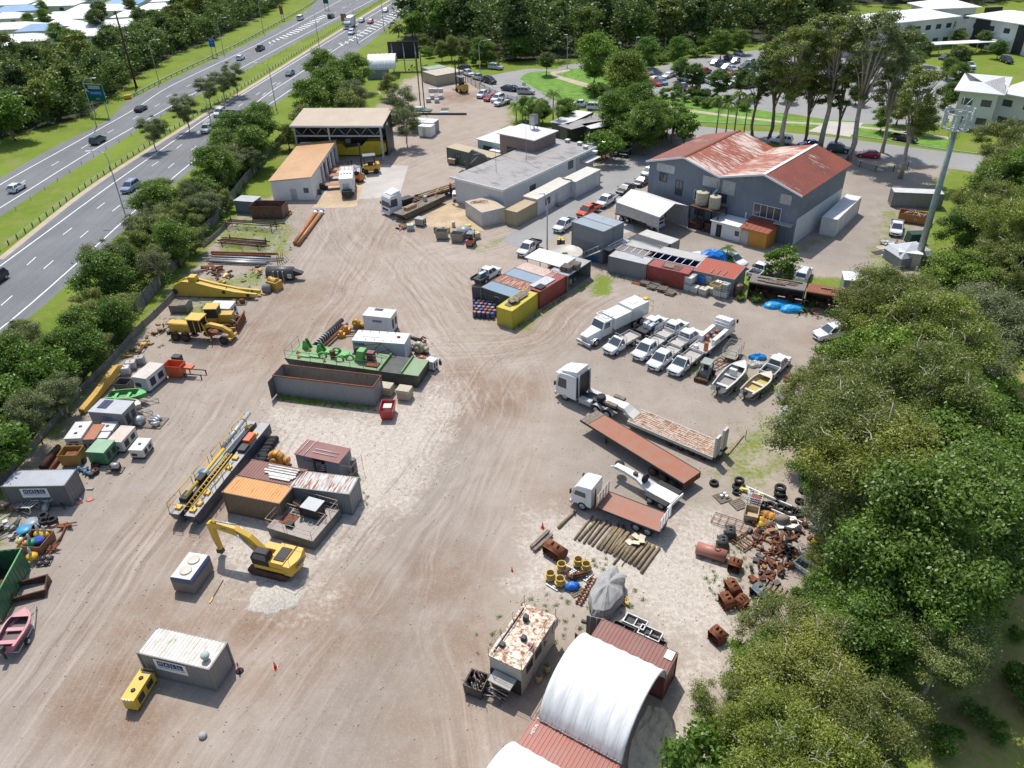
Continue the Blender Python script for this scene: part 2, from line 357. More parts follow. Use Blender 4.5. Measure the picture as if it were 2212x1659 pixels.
def ground_mat():
 s=NT('yard_ground');P=s.coord('World')
 nb=s.nz(P,.06,5,.6);nm=s.nz(P,.35,5,.6);nf=s.nz(P,2.2,5,.65);nff=s.nz(P,14,3,.7)
 dirt=s.mix(s.sp(nb,.35,.65),(.325,.272,.222),(.395,.338,.287))
 dirt=s.mix(s.sp(nm,.4,.7,0,.6),dirt,(.3,.225,.17))
 dirt=s.mix(s.mu(s.attr('dark'),s.sp(nm,.25,.6,.5,1)),dirt,(.255,.225,.195))
 bm=s.mu(s.attr('brown'),s.sp(s.ad(nm,s.mu(nf,.5)),.42,.82))
 dirt=s.mix(s.mu(bm,.95),dirt,(.22,.135,.08))
 wmask=s.ad(s.attr('white'),s.mu(s.math('SUBTRACT',s.ad(nm,s.mu(nf,.6)),.8),1.3))
 wf=s.mu(s.sp(wmask,.38,.85),s.sp(s.attr('white'),.02,.2))
 peb=s.vor(P,9,'Color');pv=s.n('ShaderNodeSeparateColor');s.l(peb,pv.inputs[0])
 wc=s.mix(s.sp(nf,.35,.65),(.4,.34,.28),(.56,.51,.45));wc=s.mix(s.sp(pv.outputs[0],.3,1,0,.5),wc,(.62,.57,.5))
 wc=s.mix(s.sp(pv.outputs[1],.8,1,0,.5),wc,(.2,.17,.14))
 col=s.mix(s.mu(wf,.92),dirt,wc)
 hgt=nff;warp=s.mu(s.nz(P,.09,2),4.);brk=s.sp(s.nz(P,.13,3),.35,.55,.4,1)
 for i in RG(5):
  v=s.n('ShaderNodeCombineXYZ');s.l(s.ad(s.mu(s.attr('t%d'%i),1.7),warp),v.inputs[0]);s.l(s.mu(s.attr('s%d'%i),.045),v.inputs[1]);v.inputs[2].default_value=i*7.
  n1=s.nz(v.outputs[0],1.,5,.75)
  v2=s.n('ShaderNodeCombineXYZ');s.l(s.mu(s.attr('t%d'%i),.35),v2.inputs[0]);s.l(s.mu(s.attr('s%d'%i),.02),v2.inputs[1]);v2.inputs[2].default_value=3+i*7.
  n2=s.nz(v2.outputs[0],1.,3)
  cv=s.mu(s.attr('c%d'%i),s.sp(n2,.3,.6))
  cv=s.mu(cv,brk,clamp=True)
  col=s.mix(s.mu(s.mu(cv,s.sp(n1,.5,.64)),.6),col,(.5,.42,.36))
  col=s.mix(s.mu(s.mu(cv,s.sp(n1,.49,.37)),.7),col,(.2,.155,.125))
  hgt=s.ad(hgt,s.mu(s.mu(cv,n1),2.2))
 col=s.mix(s.sp(pv.outputs[2],.7,1,0,.15),col,(.5,.46,.42))
 fleck=s.sp(s.vor(P,1.7),.09,.05);col=s.mix(s.mu(fleck,s.sp(nm,.55,.7,0,.3)),col,(.6,.57,.52))
 gn=s.ad(s.mu(nm,.6),s.mu(nf,.55))
 gm=s.sp(s.ad(s.attr('grass'),s.mu(s.math('SUBTRACT',gn,.58),2.2)),.35,.75)
 ga=s.mix(s.sp(nb,.35,.65),(.12,.18,.02),(.17,.235,.03));ga=s.mix(s.sp(nm,.45,.7),ga,(.19,.22,.05));ga=s.mix(s.sp(s.nz(P,.16,4),.55,.72,0,.8),ga,(.23,.2,.08))
 ga=s.mix(s.sp(nf,.55,.75,0,.5),ga,(.05,.09,.015))
 ga=s.mix(s.sp(nff,.5,.8,0,.5),ga,(.24,.28,.08))
 ga=s.mix(s.mu(s.attr('brown'),s.sp(nf,.3,.6)),ga,(.36,.25,.13))
 col=s.mix(gm,col,ga)
 s.bz(col);s.rough(.95);s.b.inputs['Specular IOR Level'].default_value=.1
 s.bump(s.ad(hgt,s.mu(nf,1.2)),.55,.06)
 return s.m
ground.data.materials.append(ground_mat())
def asphalt(name,a,b,line=True,sc_=1.):
 s=NT(name);P=s.coord('World');n=s.nz(P,.12,4);n2=s.nz(P,3,4);n3=s.nz(P,20,2)
 st=s.nz(s.coord('World',scale=(1.4,.03,1),rot=(0,0,HWYAW)),1,4,.6)
 c=s.mix(s.sp(n,.35,.65),a,b);c=s.mix(s.sp(st,.4,.7,0,.5 if line else 0),c,tuple(x*.72 for x in a));c=s.mix(s.sp(n2,.4,.7,0,.3),c,tuple(x*1.25 for x in b))
 s.bz(c);s.rough(.85);s.b.inputs['Specular IOR Level'].default_value=.25;s.bump(n3,.2,.02);MT[name]=s.m
hwd=G(860,0)-G(0,575);HWYAW=-(AT2(hwd.y,hwd.x)-PI/2)
asphalt('asphalt_hw',(.145,.148,.155),(.185,.188,.195))
asphalt('asphalt_dark',(.075,.07,.068),(.1,.094,.09))
asphalt('asphalt_road',(.24,.235,.225),(.29,.285,.275),False)
Sm('road_paint',(.75,.75,.73),.7,var=.12,scale=1,bump=0,kind='World')
Sm('slab',(.44,.41,.37),.85,var=.12,scale=.25,bump=.1,kind='World')
Sm('slab_warm',(.44,.33,.21),.85,var=.22,scale=.4,bump=.1,kind='World')
Sm('kerbstone',(.45,.44,.42),.8,var=.15,kind='World')
Sm('path_tan',(.42,.34,.26),.85,var=.15,scale=.6,kind='World')
Sm('lawn',(.12,.24,.03),.95,var=.35,scale=.5,bump=.3,kind='World')
Sm('mulch',(.12,.07,.045),.95,var=.4,scale=3,bump=.4,kind='World')
def RS(px,n):
 p=SL(px,6);d=np.r_[0,np.cumsum(np.hypot(*np.diff(p,axis=0).T))];t=np.linspace(0,d[-1],n)
 return np.c_[np.interp(t,d,p[:,0]),np.interp(t,d,p[:,1])]
def strip(name,L,Rr,mat,z,n=60,kind=True):
 a,b=RS(L,n),RS(Rr,n);m=MB()
 vs=[(*p,z)for p in a]+[(*p,z)for p in b]
 m.add(vs,[(i,n+i,n+i+1,i+1)for i in RG(n-1)]);o=m.bd(name,mat)
 if kind:St(o)
 return o
def area(name,px,mat,z,smooth_=False,world=False):
 from mathutils.geometry import tessellate_polygon
 p=px if world else(SL(px+[px[0]],5)[:-1]if smooth_ else wpoly(px))
 vs=[(q[0],q[1],z)for q in p]
 tr=tessellate_polygon([[VE(q)for q in vs]])
 fs=[]
 for t in tr:
  a,b,c=(VE(vs[i])for i in t);fs.append(tuple(t)if(b-a).cross(c-a).z>0 else tuple(t)[::-1])
 o=MB().add(vs,fs).bd(name,mat);return St(o)
def RP(pts,w,z,m,off=0.):
 pts=[np.array(p)for p in pts];k=len(pts);L=[];Rr=[]
 for i,p in EN(pts):
  d=pts[min(i+1,k-1)]-pts[max(i-1,0)];d=d/np.hypot(*d);nn=np.array([-d[1],d[0]])
  L.append((*(p+nn*(off+w/2)),z));Rr.append((*(p+nn*(off-w/2)),z))
 m.add(L+Rr,[(i,k+i,k+i+1,i+1)for i in RG(k-1)])
def kerb_pts(pts,w=.18,h=.13,m=None):
 pts=[np.array(p)for p in pts];k=len(pts);ring=[]
 for i,p in EN(pts):
  d=pts[min(i+1,k-1)]-pts[max(i-1,0)];d=d/max(np.hypot(*d),1e-6);nn=np.array([-d[1],d[0]])
  a,b=p+nn*w/2,p-nn*w/2;ring.append([(*a,-.02),(*a,h),(*b,h),(*b,-.02)])
 m.loft(ring,sf=False)
strip('highway',[(-260,545),(0,385),(120,316),(200,277),(245,250),(277,217),(375,170),(553,84),(663,22),(700,-10),(830,-90)],[(-260,640),(0,468),(82,415),(200,343),(315,270),(430,205),(553,140),(690,66),(818,0),(900,-46),(960,-80)],'asphalt_hw',.004,90)
strip('highway',[(-260,730),(0,556),(175,420),(302,335),(460,236),(553,180),(743,60),(855,-8),(1000,-95)],[(-260,930),(0,735),(138,622),(355,415),(500,302),(553,258),(645,190),(790,98),(905,12),(1080,-95)],'asphalt_hw',.004,90)
wl=MB()
def wline(px,w=.22,z=.008):RP(RS(px,40),w,z,wl)
wline([(-260,560),(0,399),(150,315),(297,232),(372,184),(553,97.5),(680,31),(740,-2)])
wline([(-260,610),(0,449),(55,415),(185,334),(315,260),(375,226),(553,130),(690,58),(805,0),(900,-55)])
wline([(-260,750),(0,574.75),(217.5,415),(350,322),(462,244),(553,186),(743,69),(853,3),(990,-85)])
wline([(-260,900),(0,711),(170,565),(337,415),(497,285),(588,221),(645,182),(690,150)])
wline([(553,222),(588,196),(643,161),(735,100),(800,58)])
wline([(775,92),(838,50),(900,2),(1000,-70)])
def dashes(px,w=.16,on=3.,off=9.,s0=0.):
 p=SL(px,10);d=np.r_[0,np.cumsum(np.hypot(*np.diff(p,axis=0).T))];s=s0
 while s+on<d[-1]:
  t=np.array([s,s+on]);RP(np.c_[np.interp(t,d,p[:,0]),np.interp(t,d,p[:,1])],w,.008,wl);s+=on+off
dashes([(-200,590),(0,457-32),(108,360),(169,325),(225,291),(273,265),(355,218),(366,206),(553,113),(660,62),(790,-10)],s0=4)
dashes([(-160,760),(20,607),(95,540),(171,480),(236,430),(290,385),(345,347),(392,313),(467,256),(508,234),(553,205),(640,150),(760,76),(880,-5),(960,-62)],s0=2)
dashes([(-160,800),(60,610),(142,540),(213,480),(276,430),(332,387),(381,349),(425,315),(490,270),(553,226),(600,195)],s0=5)
dashes([(562,210),(600,182),(680,130),(770,72),(860,12)],s0=2)
def hatch(A,B,n,w=.9):
 a,b=RS(A,n),RS(B,n)
 for i in RG(n-1):
  d=a[i]-a[i-1]if i else a[1]-a[0];d=d/np.hypot(*d)
  p,q=a[i],b[i]+d*1.5;e=d*w
  wl.add([(*p,.008),(*q,.008),(*(q+e),.008),(*(p+e),.008)],[(0,1,2,3)])
hatch([(735,96),(800,56),(876,8),(940,-30)],[(737,101),(808,66),(890,14),(950,-24)],34)
hatch([(580,92),(640,62),(700,30)],[(580,96),(648,68),(708,34)],20)
tg(St(wl.bd('road_marking','road_paint')),None,None)
sh=MB()
for px,w,o in[([(0,560),(175,420),(302,335),(460,236),(553,180),(743,60),(855,-8)],1.6,-.9)]:
 RP(RS(px,60),1.2,.006,sh)
St(sh.bd('road_shoulder','path_tan'))
strip('street',[(985,150),(1040,165),(1100,155),(1150,148),(1200,150),(1215,142),(1290,130),(1380,110)],[(1020,172),(1070,195),(1110,225),(1160,225),(1180,180),(1215,160),(1290,146),(1380,130)],'asphalt_road',.004,40)
strip('street',[(1090,170),(1140,185),(1200,218),(1300,248),(1420,262),(1600,282),(1680,285),(1830,300),(2045,328),(2300,355),(2500,380)],[(1040,190),(1110,225),(1200,245),(1290,268),(1420,284),(1600,305),(1680,312),(1830,330),(2020,360),(2300,395),(2500,420)],'asphalt_road',.008,60)
strip('street',[(1285,330),(1330,330),(1300,370),(1240,420),(1190,455),(1110,500),(1085,520)],[(1420,330),(1400,350),(1375,385),(1320,450),(1230,480),(1190,520),(1140,545)],'asphalt_road',.0045,40)
area('car_park',[(1330,165),(1500,125),(1700,100),(1900,120),(2160,170),(2250,230),(2010,270),(1850,268),(1700,245),(1540,238),(1380,205)],'asphalt_road',.012)
area('lawn',[(1122,172),(1140,158),(1190,155),(1260,175),(1360,200),(1500,215),(1700,250),(1680,270),(1480,262),(1330,250),(1220,220),(1150,190)],'lawn',.03,True)
area('lawn',[(1205,152),(1260,148),(1330,165),(1350,195),(1260,180)],'lawn',.034,True)
area('lawn',[(1420,225),(1560,240),(1690,255),(1690,272),(1560,262),(1440,250)],'lawn',.035)
area('lawn',[(1700,255),(1850,262),(1855,280),(1700,272)],'lawn',.036)
area('lawn',[(1866,268),(1960,280),(2050,300),(2040,322),(1900,300),(1838,292)],'lawn',.037)
kb=MB()
for px in([(1122,172),(1150,190),(1220,220),(1330,250),(1480,262),(1680,272)],[(1838,292),(1900,301),(2040,323),(2300,355)],[(985,150),(1040,165),(1060,180),(1100,215)]):
 kerb_pts(RS(px,30),m=kb)
St(kb.bd('kerb','kerbstone'))
strip('footpath',[(1195,163),(1190,156),(1230,150)],[(1210,168),(1200,161),(1232,153)],'path_tan',.04,14)
strip('footpath',[(1195,160),(1260,178),(1365,207),(1480,235),(1690,262)],[(1192,166),(1256,186),(1360,213),(1478,240),(1690,266)],'path_tan',.044,30)
strip('footpath',[(1690,262),(1850,272),(2050,296)],[(1690,266),(1850,276),(2050,301)],'path_tan',.045,20)
area('driveway',[(1790,262),(1866,266),(1836,296),(1745,284)],'slab',.05)
area('concrete_slab',[(790,355),(882,358),(862,426),(770,430),(650,432),(640,380),(720,365)],'slab',.006)
area('concrete_slab',[(690,432),(745,375),(790,380),(770,448),(673,450)],'slab_warm',.012)
area('concrete_slab',[(855,460),(985,435),(1105,450),(1050,500),(985,490),(870,490)],'slab_warm',.006)
area('concrete_slab',[(1325,430),(1350,425),(1370,500),(1340,505)],'slab',.007)
area('garden_bed',[(1245,343),(1275,333),(1325,322),(1310,345),(1275,352)],'mulch',.06)
#TREES
def leaf_mat(name,a,b,c,trans=.35):
 s=NT(name);s.t.nodes.remove(s.b);oi=s.n('ShaderNodeObjectInfo');tone=s.attr('tone')
 P=s.coord('Object',rand=True);n=s.nz(P,.35,3)
 col=s.mix(s.sp(s.ad(tone,s.mu(s.math('SUBTRACT',n,.5),.8)),.1,.9),a,b)
 col=s.mix(s.mu(oi.outputs['Random'],.55),col,c)
 col=s.mix(1.,col,oi.outputs['Color'],'MULTIPLY')
 d=s.n('ShaderNodeBsdfDiffuse');s.l(col,d.inputs[0]);t=s.n('ShaderNodeBsdfTranslucent');s.l(s.mix(.5,col,(.2,.34,.03),'MIX'),t.inputs[0])
 g=s.n('ShaderNodeBsdfGlossy');g.inputs['Roughness'].default_value=.45;g.inputs[0].default_value=(.6,.62,.58,1)
 m=s.n('ShaderNodeMixShader');m.inputs[0].default_value=trans;s.l(d.outputs[0],m.inputs[1]);s.l(t.outputs[0],m.inputs[2])
 m2=s.n('ShaderNodeMixShader');m2.inputs[0].default_value=.05;s.l(m.outputs[0],m2.inputs[1]);s.l(g.outputs[0],m2.inputs[2])
 s.l(m2.outputs[0],s.out.inputs[0]);MT[name]=s.m
leaf_mat('leaf_olive',(.1,.13,.025),(.27,.29,.06),(.2,.22,.05),.3)
leaf_mat('leaf_green',(.065,.13,.016),(.185,.29,.035),(.13,.2,.03),.35)
leaf_mat('leaf_dark',(.045,.08,.02),(.12,.175,.04),(.09,.12,.035),.25)
leaf_mat('leaf_grey',(.11,.13,.05),(.25,.27,.11),(.18,.2,.08),.25)
leaf_mat('leaf_bright',(.05,.11,.01),(.15,.27,.02),(.11,.2,.02),.35)
def leaves_mesh(name,cl,nleaf,size,mat,seed,flat=.65,asp=.5,droop=0.):
 g=np.random.default_rng(seed);cl=np.array(cl);w=cl[:,3]**2;w/=w.sum()
 k=g.choice(len(cl),nleaf,p=w);tone_c=g.random(len(cl))
 d=g.normal(size=(nleaf,3));d/=np.linalg.norm(d,axis=1)[:,None]
 d[:,2]=np.where(d[:,2]<0,d[:,2]*.55,d[:,2])
 rr=cl[k,3]*(g.random(nleaf)**.5)*(1+.3*g.normal(size=nleaf))
 q=np.round(d*3.2)/3.2;d=d*.45+q*.55+g.normal(size=d.shape)*.06
 c=cl[k,:3]+d*rr[:,None]*np.array([1,1,flat])
 nn=d*.5+g.normal(size=(nleaf,3))*.55+np.array([0,0,.55]);nn/=np.linalg.norm(nn,axis=1)[:,None]
 t=np.cross(nn,g.normal(size=(nleaf,3)));t[:,2]-=droop;t-=nn*np.sum(t*nn,1)[:,None];t/=np.linalg.norm(t,axis=1)[:,None]+1e-9
 b=np.cross(nn,t);s=size*(.6+.8*g.random(nleaf))[:,None]
 v=np.stack([c-t*s,c-b*s*asp,c+t*s,c+b*s*asp],1).reshape(-1,3).astype(np.float32)
 me=MN(name);n=nleaf
 me.vertices.add(4*n);me.vertices.foreach_set('co',v.ravel());me.loops.add(4*n);me.loops.foreach_set('vertex_index',np.arange(4*n,dtype=np.int32))
 me.polygons.add(n);me.polygons.foreach_set('loop_start',np.arange(n,dtype=np.int32)*4);me.polygons.foreach_set('loop_total',np.full(n,4,np.int32));me.update(calc_edges=True)
 tone=np.clip(tone_c[k]*.6+.25*g.random(n)+.15,0,1)
 a=me.attributes.new('tone','FLOAT','POINT');a.data.foreach_set('value',np.repeat(tone,4).astype(np.float32))
 me.materials.append(MT[mat]);return me
def make_tree(kind,seed,H,Rc,zc,Hc,nclump,rcl,nleaf,size,mat,bark='bark',flat=.65,asp=.5,droop=0.,trunk_r=.25,lean=0.,limbs=14,shell=.55,twigs=0):
 g=np.random.default_rng(seed);cl=[]
 for i in RG(nclump):
  while True:
   d=g.uniform(-1,1,3);r=np.linalg.norm(d)
   if.05<r<1:break
  r2=r**shell;d=d/r*r2
  wob=1+.22*MS(3*AT2(d[1],d[0])+seed)+.12*MS(5*AT2(d[1],d[0])+2*seed)
  cl.append((d[0]*Rc*wob*.86+lean*H,d[1]*Rc*wob*.86,zc+d[2]*Hc*.86,rcl*(.6+.8*g.random())))
 crown=leaves_mesh('crown',cl,nleaf,size,mat,seed,flat,asp,droop)
 m=MB();n=7;top=zc-Hc*.25
 pts=[(0,0,-.2)]+[(lean*H*t+trunk_r*1.1*MS(seed+4*t),trunk_r*1.1*MC(seed*2+3*t),top*t)for t in(.2,.45,.7,1.)]
 m.tube(pts,[trunk_r*1.35,trunk_r*1.05,trunk_r*.85,trunk_r*.7,trunk_r*.5],n)
 P=[VE(p)for p in pts]
 for i in RG(min(limbs,nclump)):
  c=VE(cl[i][:3]);t=.45+.55*g.random();k=min(3,int(t*4));a=P[k].lerp(P[k+1],t*4-k if k<4 else 1)
  mid=a.lerp(c,.5)+VE((0,0,.12*(c-a).length));m.tube([a,mid,c],[trunk_r*.42,trunk_r*.25,trunk_r*.06],5)
 for i in RG(twigs):
  c=VE(cl[g.integers(nclump)][:3]);d=VE((g.normal(),g.normal(),abs(g.normal())+.6)).normalized();r=rcl*1.5
  p=[c];
  for j in RG(3):d=(d+VE(g.normal(size=3)*.35)).normalized();p.append(p[-1]+d*r*.33)
  m.tube(p,[.08,.06,.045,.02],4);m.tube([p[2],p[2]+(d+VE(g.normal(size=3)*.7)).normalized()*r*.3],[.03,.01],4)
 me=MN('trunk');me.from_pydata(m.v,[],m.f);me.polygons.foreach_set('use_smooth',m.sm);me.materials.append(MT[bark]);me.update()
 return crown,me
TP={}
def proto(k,*a,**kw):TP[k]=make_tree(k,*a,**kw)
proto('bo',11,15,6.2,9.5,4.6,120,1.05,62000,.115,'leaf_olive','bark_pale',asp=.35,droop=.5,twigs=46,limbs=40)
proto('bo2',12,14,5.4,9.,4.6,100,1.,54000,.115,'leaf_olive','bark_pale',asp=.35,droop=.5,twigs=36,limbs=40)
proto('bg',13,14,6.,8.6,4.8,96,1.15,62000,.135,'leaf_green',asp=.55,limbs=20)
proto('bg2',14,12,5.,7.2,4.4,76,1.05,50000,.135,'leaf_green',asp=.55,limbs=20)
proto('big_grey',15,14,5.6,9,4.8,100,1.,54000,.115,'leaf_grey','bark_pale',asp=.35,droop=.6,twigs=30,limbs=40)
proto('rg',16,10,4.2,6.,4.2,40,1.5,20000,.18,'leaf_green',limbs=12)
proto('round_bright',17,8,3.3,4.8,3.4,34,1.2,10000,.24,'leaf_bright',limbs=10)
proto('dt',18,13,4.2,8.2,4.8,40,1.5,11000,.3,'leaf_dark',limbs=12)
proto('dark_tree2',19,14,3.6,9.,5.4,36,1.4,10000,.3,'leaf_dark','bark_pale',limbs=12)
proto('forest_tree',20,17,4.2,10.5,6.2,34,1.7,6500,.42,'leaf_dark','bark_pale',limbs=12)
proto('forest_tree2',21,15,4.,9.,5.6,30,1.6,6000,.42,'leaf_green',limbs=8)
proto('forest_tree3',22,16,4.,10,6.,30,1.6,6000,.42,'leaf_olive','bark_pale',limbs=8)
proto('mel',23,9,2.9,5.6,3.4,40,.85,20000,.12,'leaf_grey','bark_pale',asp=.35,droop=.6,limbs=30,trunk_r=.16,twigs=8)
proto('wattle',24,7,3.,4.1,3.,36,.95,18000,.13,'leaf_olive','bark',asp=.4,limbs=16,trunk_r=.15,twigs=4)
proto('gum',25,24,5.,15.5,7.4,60,1.05,22000,.2,'leaf_olive','bark_pale',asp=.4,droop=.7,limbs=34,trunk_r=.42,shell=.5)
proto('gum2',26,22,4.6,14.5,6.8,44,1.05,17000,.2,'leaf_dark','bark',asp=.4,droop=.7,limbs=28,trunk_r=.4,shell=.5)
proto('gum3',27,26,5.2,17.,7.8,56,1.1,22000,.2,'leaf_grey','bark_pale',asp=.4,droop=.7,limbs=32,trunk_r=.45,lean=.04)
proto('shrub',28,3,1.7,1.5,1.4,16,.65,3600,.14,'leaf_bright',limbs=6,trunk_r=.08)
proto('sd',29,3,1.7,1.5,1.4,16,.65,3600,.14,'leaf_green',limbs=6,trunk_r=.08)
TH={'bo':9.5,'bo2':9,'bg':8.6,'bg2':7.2,'big_grey':9,'rg':6,'round_bright':4.8,'dt':8.2,'dark_tree2':9,'forest_tree':10.5,'forest_tree2':9,'forest_tree3':10,'mel':5.6,'wattle':4.1,'gum':15.5,'gum2':14.5,'gum3':17,'shrub':1.5,'sd':1.5}
def tree(k,u,v,lbl,gp=None,s=1.,sz=1.,bz=False,tint=(1,1,1),name=None,rz=None,cat='tree'):
 p=G(u,v,0 if bz else TH[k]*s*sz);p.z=0
 t=T(name or{'gum':'gum_tree','gum2':'gum_tree','gum3':'gum_tree','shrub':'shrub','sd':'shrub','mel':'paperbark_tree','wattle':'wattle_tree'}.get(k,'tree'),lbl,cat,p,rnd.uniform(0,6.28)if rz is None else rz,gp)
 for nm,me in zip(('crown','trunk'),TP[k]):
  o=ON(nm,me);LK(o);o.parent=t
  if nm=='crown':o.color=(*tint,0)
 t.scale=(s,s,s*sz);return t
def palm_mesh(seed,H=7,fr=2.6,n=17,nm='leaf_green'):
 g=RR(seed);m=MB()
 for i in RG(n):
  a=2*PI*i/n+g.uniform(-.2,.2);el=g.uniform(.1,1.1);L=fr*g.uniform(.8,1.1);pts=[]
  for j in RG(7):
   t=j/6;r=L*(t*MC(el)*.95+t*t*.1);z=H+L*(t*MS(el)-t*t*(.55+.5*MC(el)));pts.append(VE((r*MC(a),r*MS(a),z)))
  side=VE((-MS(a),MC(a),0))
  for j in RG(6):
   for q in(0,.5):
    p=pts[j].lerp(pts[j+1],q);d=(pts[j+1]-pts[j]).normalized();w=L*.26*MS(PI*min(1,(j+q+.6)/7))+.05
    for sg in(-1,1):
     tip=p+side*sg*w+d*w*.8-VE((0,0,w*.55));e=d*.09
     m.add([p-e,p+e,tip],[(0,1,2)])
  m.add([p2 for j in RG(6)for p2 in()],[])
 me=MN('fronds');me.from_pydata(m.v,[],m.f);me.update();me.materials.append(MT[nm])
 at_=me.attributes.new('tone','FLOAT','POINT');at_.data.foreach_set('value',[g.random()for _ in m.v])
 k=MB();k.tube([(0,0,-.1),(.08,0,H*.5),(0,.05,H)],[.17,.12,.09],8);
 t=MN('trunk');t.from_pydata(k.v,[],k.f);t.materials.append(MT['bark']);t.update()
 return me,t
PALM=[palm_mesh(1,6.5,2.8),palm_mesh(2,4.2,3.,15,'leaf_bright'),palm_mesh(3,8.5,2.4)]
def palm(k,u,v,lbl,s=1.,gp=None,bz=True):
 p=G(u,v,0);t=T('palm_tree',lbl,'palm',p,rnd.uniform(0,6.28),gp)
 for nm,me in zip(('fronds','trunk'),PALM[k]):
  o=ON(nm,me);LK(o);o.parent=t
 t.scale=(s,)*3;return t
def inpoly(px,n,seed,mind,poly2=None):
 g=np.random.default_rng(seed);P=wpoly(px);lo,hi=P.min(0),P.max(0);out=[];tries=0
 while len(out)<n and tries<200:
  c=g.uniform(lo,hi,(200,2));c=c[sdist(c,P)>0];tries+=1
  for q in c:
   if len(out)<n and all((q[0]-o[0])**2+(q[1]-o[1])**2>mind*mind for o in out):out.append(q)
 return out
def Sc(px,n,seed,mind,kinds,lbl,gp,smin=.8,smax=1.2,tints=((1,1,1),),cat='tree',name=None):
 g=RR(seed)
 for q in inpoly(px,n,seed,mind):
  k=g.choice(kinds);s=g.uniform(smin,smax)
  t=tree(k,1106,829,lbl,gp,s,g.uniform(.9,1.15),tint=g.choice(tints),cat=cat,name=name);t.location=(q[0],q[1],0)
BIG=[('bg2',1840,835,.8,'bright green leafy tree at the yard edge right of the white utes'),('bo',1905,665,.95,'olive tree with open crown over the end of the rusty shed'),('bo2',2010,730,1.1,'large olive tree with pale branches below the phone tower'),('big_grey',2120,690,1.,'grey green tree right of the tower, half up the right edge'),('bg2',2095,600,.95,'fresh green tree between the tower foot and the right edge'),('bg',2125,490,.9,'bushy green tree just right of the phone tower'),('bg',2170,400,.9,'green bushy tree at the right edge level with the tower'),('bo',2185,310,1.,'tall olive tree right of the tower antennas'),('bo2',2200,500,1.1,'olive tree on the right edge below the antennas'),('bo',1790,850,.75,'small olive tree reaching over the last parked ute'),('bg',1900,790,.85,'mid green tree behind the bright green one'),('bo',1985,850,1.,'wide olive tree in the middle of the right belt'),('big_grey',2090,780,.85,'twiggy grey olive tree near the sunny clearing'),('bg',2150,960,.6,'dark green tree at the right edge by the clearing'),('bg2',1775,925,.65,'low bright green tree covering the blue car wreck'),('bo',1830,940,1.,'grey olive tree above the pile of tyres'),('bo2',1900,1010,1.1,'yellowish olive tree in the belt right of the tyres'),('bg',2010,1010,1.1,'broad dark green tree in the heart of the belt'),('bg',2070,930,.9,'dark leafed tree near the right edge of the belt'),('big_grey',1860,1115,.8,'grey tree with bare limbs hanging over the tyres'),('bg2',1960,1130,1.1,'mid green tree right of the rusty buckets'),('bg',2060,1140,1.1,'big glossy green tree at the belt edge by the clearing'),('bo2',1830,1215,.55,'low olive tree over the scrap rows'),('bg2',1900,1230,1.,'mid green tree behind the scrap rows'),('bg',2010,1230,.85,'bright green tree left of the brown clearing'),('bg2',1780,1290,.45,'low bright green tree beside the rusty buckets'),('big_grey',2040,1390,.66,'round grey green tree near the lower right corner'),('bo',1712,1392,.66,'olive tree with bare white twigs above the dome shelter'),('bo',1740,1500,.78,'large olive tree with white twigs at the bottom of the belt'),('bg2',1880,1370,.7,'bright green tree between the two grey crowned trees'),('bo2',1600,1540,.5,'small olive tree at the foot of the white shelter'),('bo2',1860,1580,.7,'olive tree at the bottom edge of the frame'),('bo',1700,1640,.72,'olive tree cut by the bottom edge'),('round_bright',1530,1650,.75,'bright green bush by the cream tarpaulin'),('bg2',1930,920,.9,'leafy green tree between olive crowns in the middle of the belt'),('bg2',1775,1010,.6,'light green tree overhanging the grass by the tyres'),('bo2',1955,650,.8,'olive tree with an open crown below the tower foot'),('bg2',1960,1320,.7,'dark green tree beside the round grey crown'),('bg',2130,1040,.7,'dark tree at the right edge above the brown grass')]
TN=[(1,1,1),(.8,.85,.8),(1.15,1.1,.85),(.9,.9,1),(1.1,1.15,.8),(.75,.75,.7)]
for i,(k,u,v,s,lb)in EN(BIG):tree(k,u,v,lb,None,s,rnd.uniform(.85,1.1),tint=TN[i*5%6])
Sc([(2050,680),(2120,640),(2212,620),(2212,700),(2080,740)],5,5,4,['bg2','bo2'],'green tree filling the belt between the phone tower and the right edge','trees between the phone tower and the right edge',.7,.9)
Sc([(2150,480),(2240,450),(2260,600),(2120,600),(2090,570)],8,6,5,['bg2','bg','bo2'],'dense green tree behind the phone tower','dense trees behind the phone tower',.75,1.)
Sc([(1850,900),(2050,860),(2160,1000),(2120,1200),(1980,1290),(1860,1290),(1800,1050)],10,8,4.5,['bg2','bg'],'lower dark green tree filling gaps inside the right belt','low trees inside the right belt',.55,.72)
Sc([(1620,1500),(1860,1400),(1880,1480),(1800,1700),(1600,1700)],5,9,4.5,['bg2'],'low green tree under the olive crowns at the bottom right','low trees at the bottom right',.5,.65)
Sc([(505,315),(600,300),(560,380),(505,430),(470,455),(465,380)],15,31,3.1,['wattle','mel','rg'],'bushy olive tree on the verge above the orange roofed shed','trees on the verge beside the orange roofed shed',.7,1.,((1,1,1),(.8,.85,.8)))
Sc([(350,460),(400,430),(470,430),(510,455),(440,530),(350,640),(250,780),(150,900),(120,850),(210,700),(275,585)],36,32,3.,['wattle','mel','wattle','rg'],'scruffy dark olive tree along the boundary fence beside the highway','trees along the boundary fence',.55,.9,((1,1,1),(.8,.85,.8),(.7,.8,.7)))
Sc([(60,740),(120,790),(170,880),(100,980),(0,1060),(-60,1000),(0,900)],16,33,3.2,['wattle','rg','round_bright','mel'],'green scrub tree at the lower end of the boundary fence','scrub trees at the lower end of the fence',.5,.8,((1,1,1),(.85,.9,.8)))
